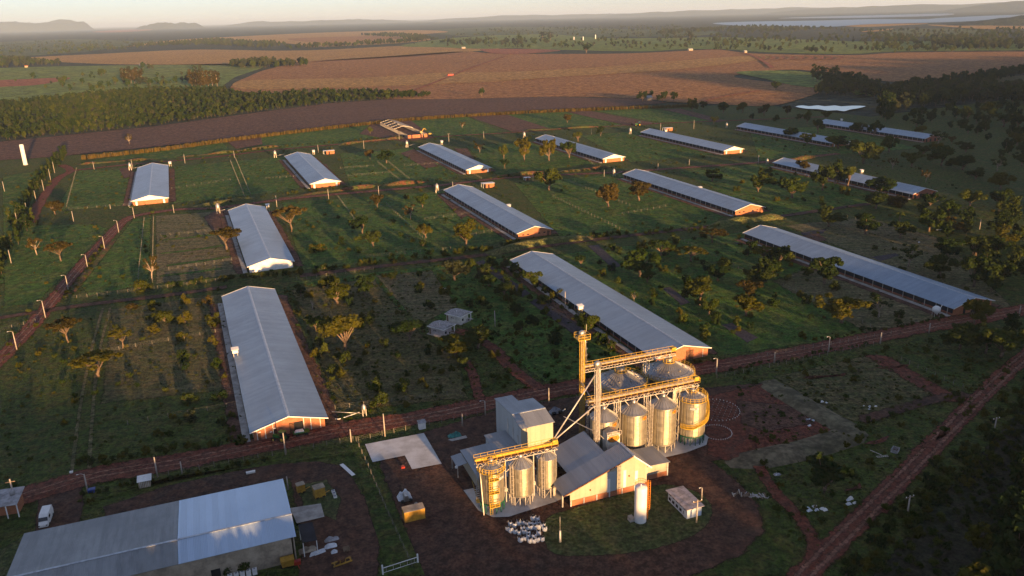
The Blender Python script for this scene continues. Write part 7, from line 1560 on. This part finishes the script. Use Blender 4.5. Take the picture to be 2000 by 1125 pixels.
for x, y, w_, d_ in ((0, -.6, 1.7, .08), (0, .6, 1.7, .08), (-.82, 0, .08, 1.2), (.82, 0, .08, 1.2)): MB().box((x, y, .4), (w_, d_, .7)).build("side", M['fibre'], o)
MB().box((0, 0, .06), (1.7, 1.2, .06)).build("floor", M['rust'], o)
o = at("log_pile", 1458, 968, "line of broken concrete and timber along the verge", "rubble"); rnd = random.Random(4)
for i in range(26):
    t_ = i / 25; q_ = Vector((-2.0 + 5.0 * t_ + rnd.uniform(-.5, .5), 1.4 - 3.6 * t_ + rnd.uniform(-.5, .5), .2)); a_ = rnd.uniform(0, 3.1)
    MB().bar(q_ - Vector((math.cos(a_) * .6, math.sin(a_) * .6, 0)), q_ + Vector((math.cos(a_) * .6, math.sin(a_) * .6, rnd.uniform(0, .3))), rnd.uniform(.12, .3), .12).build("chunk", M[rnd.choice(('fibre', 'concrete', 'wood'))], o)
# far machines
o = at("red_harvester", 880, 149, "tiny red harvester at work on the far brown field", "harvester"); MB().box((0, 0, 2.2), (8.5, 3.4, 2.6)).build("body", M['red'], o); MB().box((3.0, -.2, 4.2), (2.2, 2.4, 1.6)).build("cab", M['glass'], o); MB().prism([(-5, -2.2, .5), (-5, 2.2, .5), (-4.4, 2.2, 1.6), (-4.4, -2.2, 1.6)], (-.8, 0, 0)).build("header", M['red'], o)
for x in (-2.5, 2.5):
    for y in (-1.8, 1.8): MB().lathe([(.05, -.3), (1.1, -.3), (1.1, .3), (.05, .3)], 12, (x, y, 1.1)).build("wheel", M['rubber'], o)
o = at("yellow_excavator", 822, 262, "yellow excavator with raised arm beside the unfinished barn", "excavator"); MB().box((0, 0, .5), (2.6, 1.9, .9)).build("tracks", M['rubber'], o); MB().prism([(-1.1, -.9, 1.0), (1.0, -.9, 1.0), (.8, -.9, 2.4), (-1.1, -.9, 2.2)], (0, 1.8, 0)).build("body", M['yellow'], o); MB().bar((.8, 0, 1.9), (2.6, .2, 4.2), .35).build("boom", M['yellow'], o); MB().bar((2.6, .2, 4.2), (4.2, .3, 3.4), .28).build("stick", M['yellow'], o); MB().box((4.3, .3, 3.0), (.6, .7, .7)).build("bucket", M['rust'], o)
o = at("yellow_loader", 840, 264, "small yellow loader at the corner of the unfinished barn", "loader"); MB().box((0, 0, 1.1), (2.4, 1.4, 1.0)).build("body", M['yellow'], o); MB().box((-.2, 0, 2.0), (1.1, 1.2, .9)).build("cab", M['glass'], o); MB().prism([(1.6, -.8, .3), (1.6, .8, .3), (2.3, .8, 1.1), (2.3, -.8, 1.1)], (.1, 0, .1)).build("bucket", M['orange'], o)
for x in (-.8, .8):
    for y in (-.75, .75): MB().lathe([(.05, -.2), (.5, -.2), (.5, .2), (.05, .2)], 12, (x, y, .5)).build("wheel", M['rubber'], o)
tractor(1247, 246, R(80), "tiny tractor working the bare red plot behind the fifth barn", 1.4)
# ------------------------------------------------------------------ haze
hz = MB().box((0, GR / 2 - 1500, 120), (2 * GR + 200, GR + 3100, 243)).build("haze", [])
mh = bpy.data.materials.new("thin_haze"); mh.use_nodes = True; n = mh.node_tree.nodes; l = mh.node_tree.links
n.remove(n["Principled BSDF"]); pv = n.new("ShaderNodeVolumePrincipled")
pv.inputs["Color"].default_value = (0.58, 0.76, 1.0, 1); pv.inputs["Density"].default_value = 0.000043; pv.inputs["Anisotropy"].default_value = 0.0
l.new(pv.outputs[0], n["Material Output"].inputs["Volume"])
hz.data.materials.clear(); hz.data.materials.append(mh); tag(hz, "thin evening haze over the whole plain", None, None, "stuff")
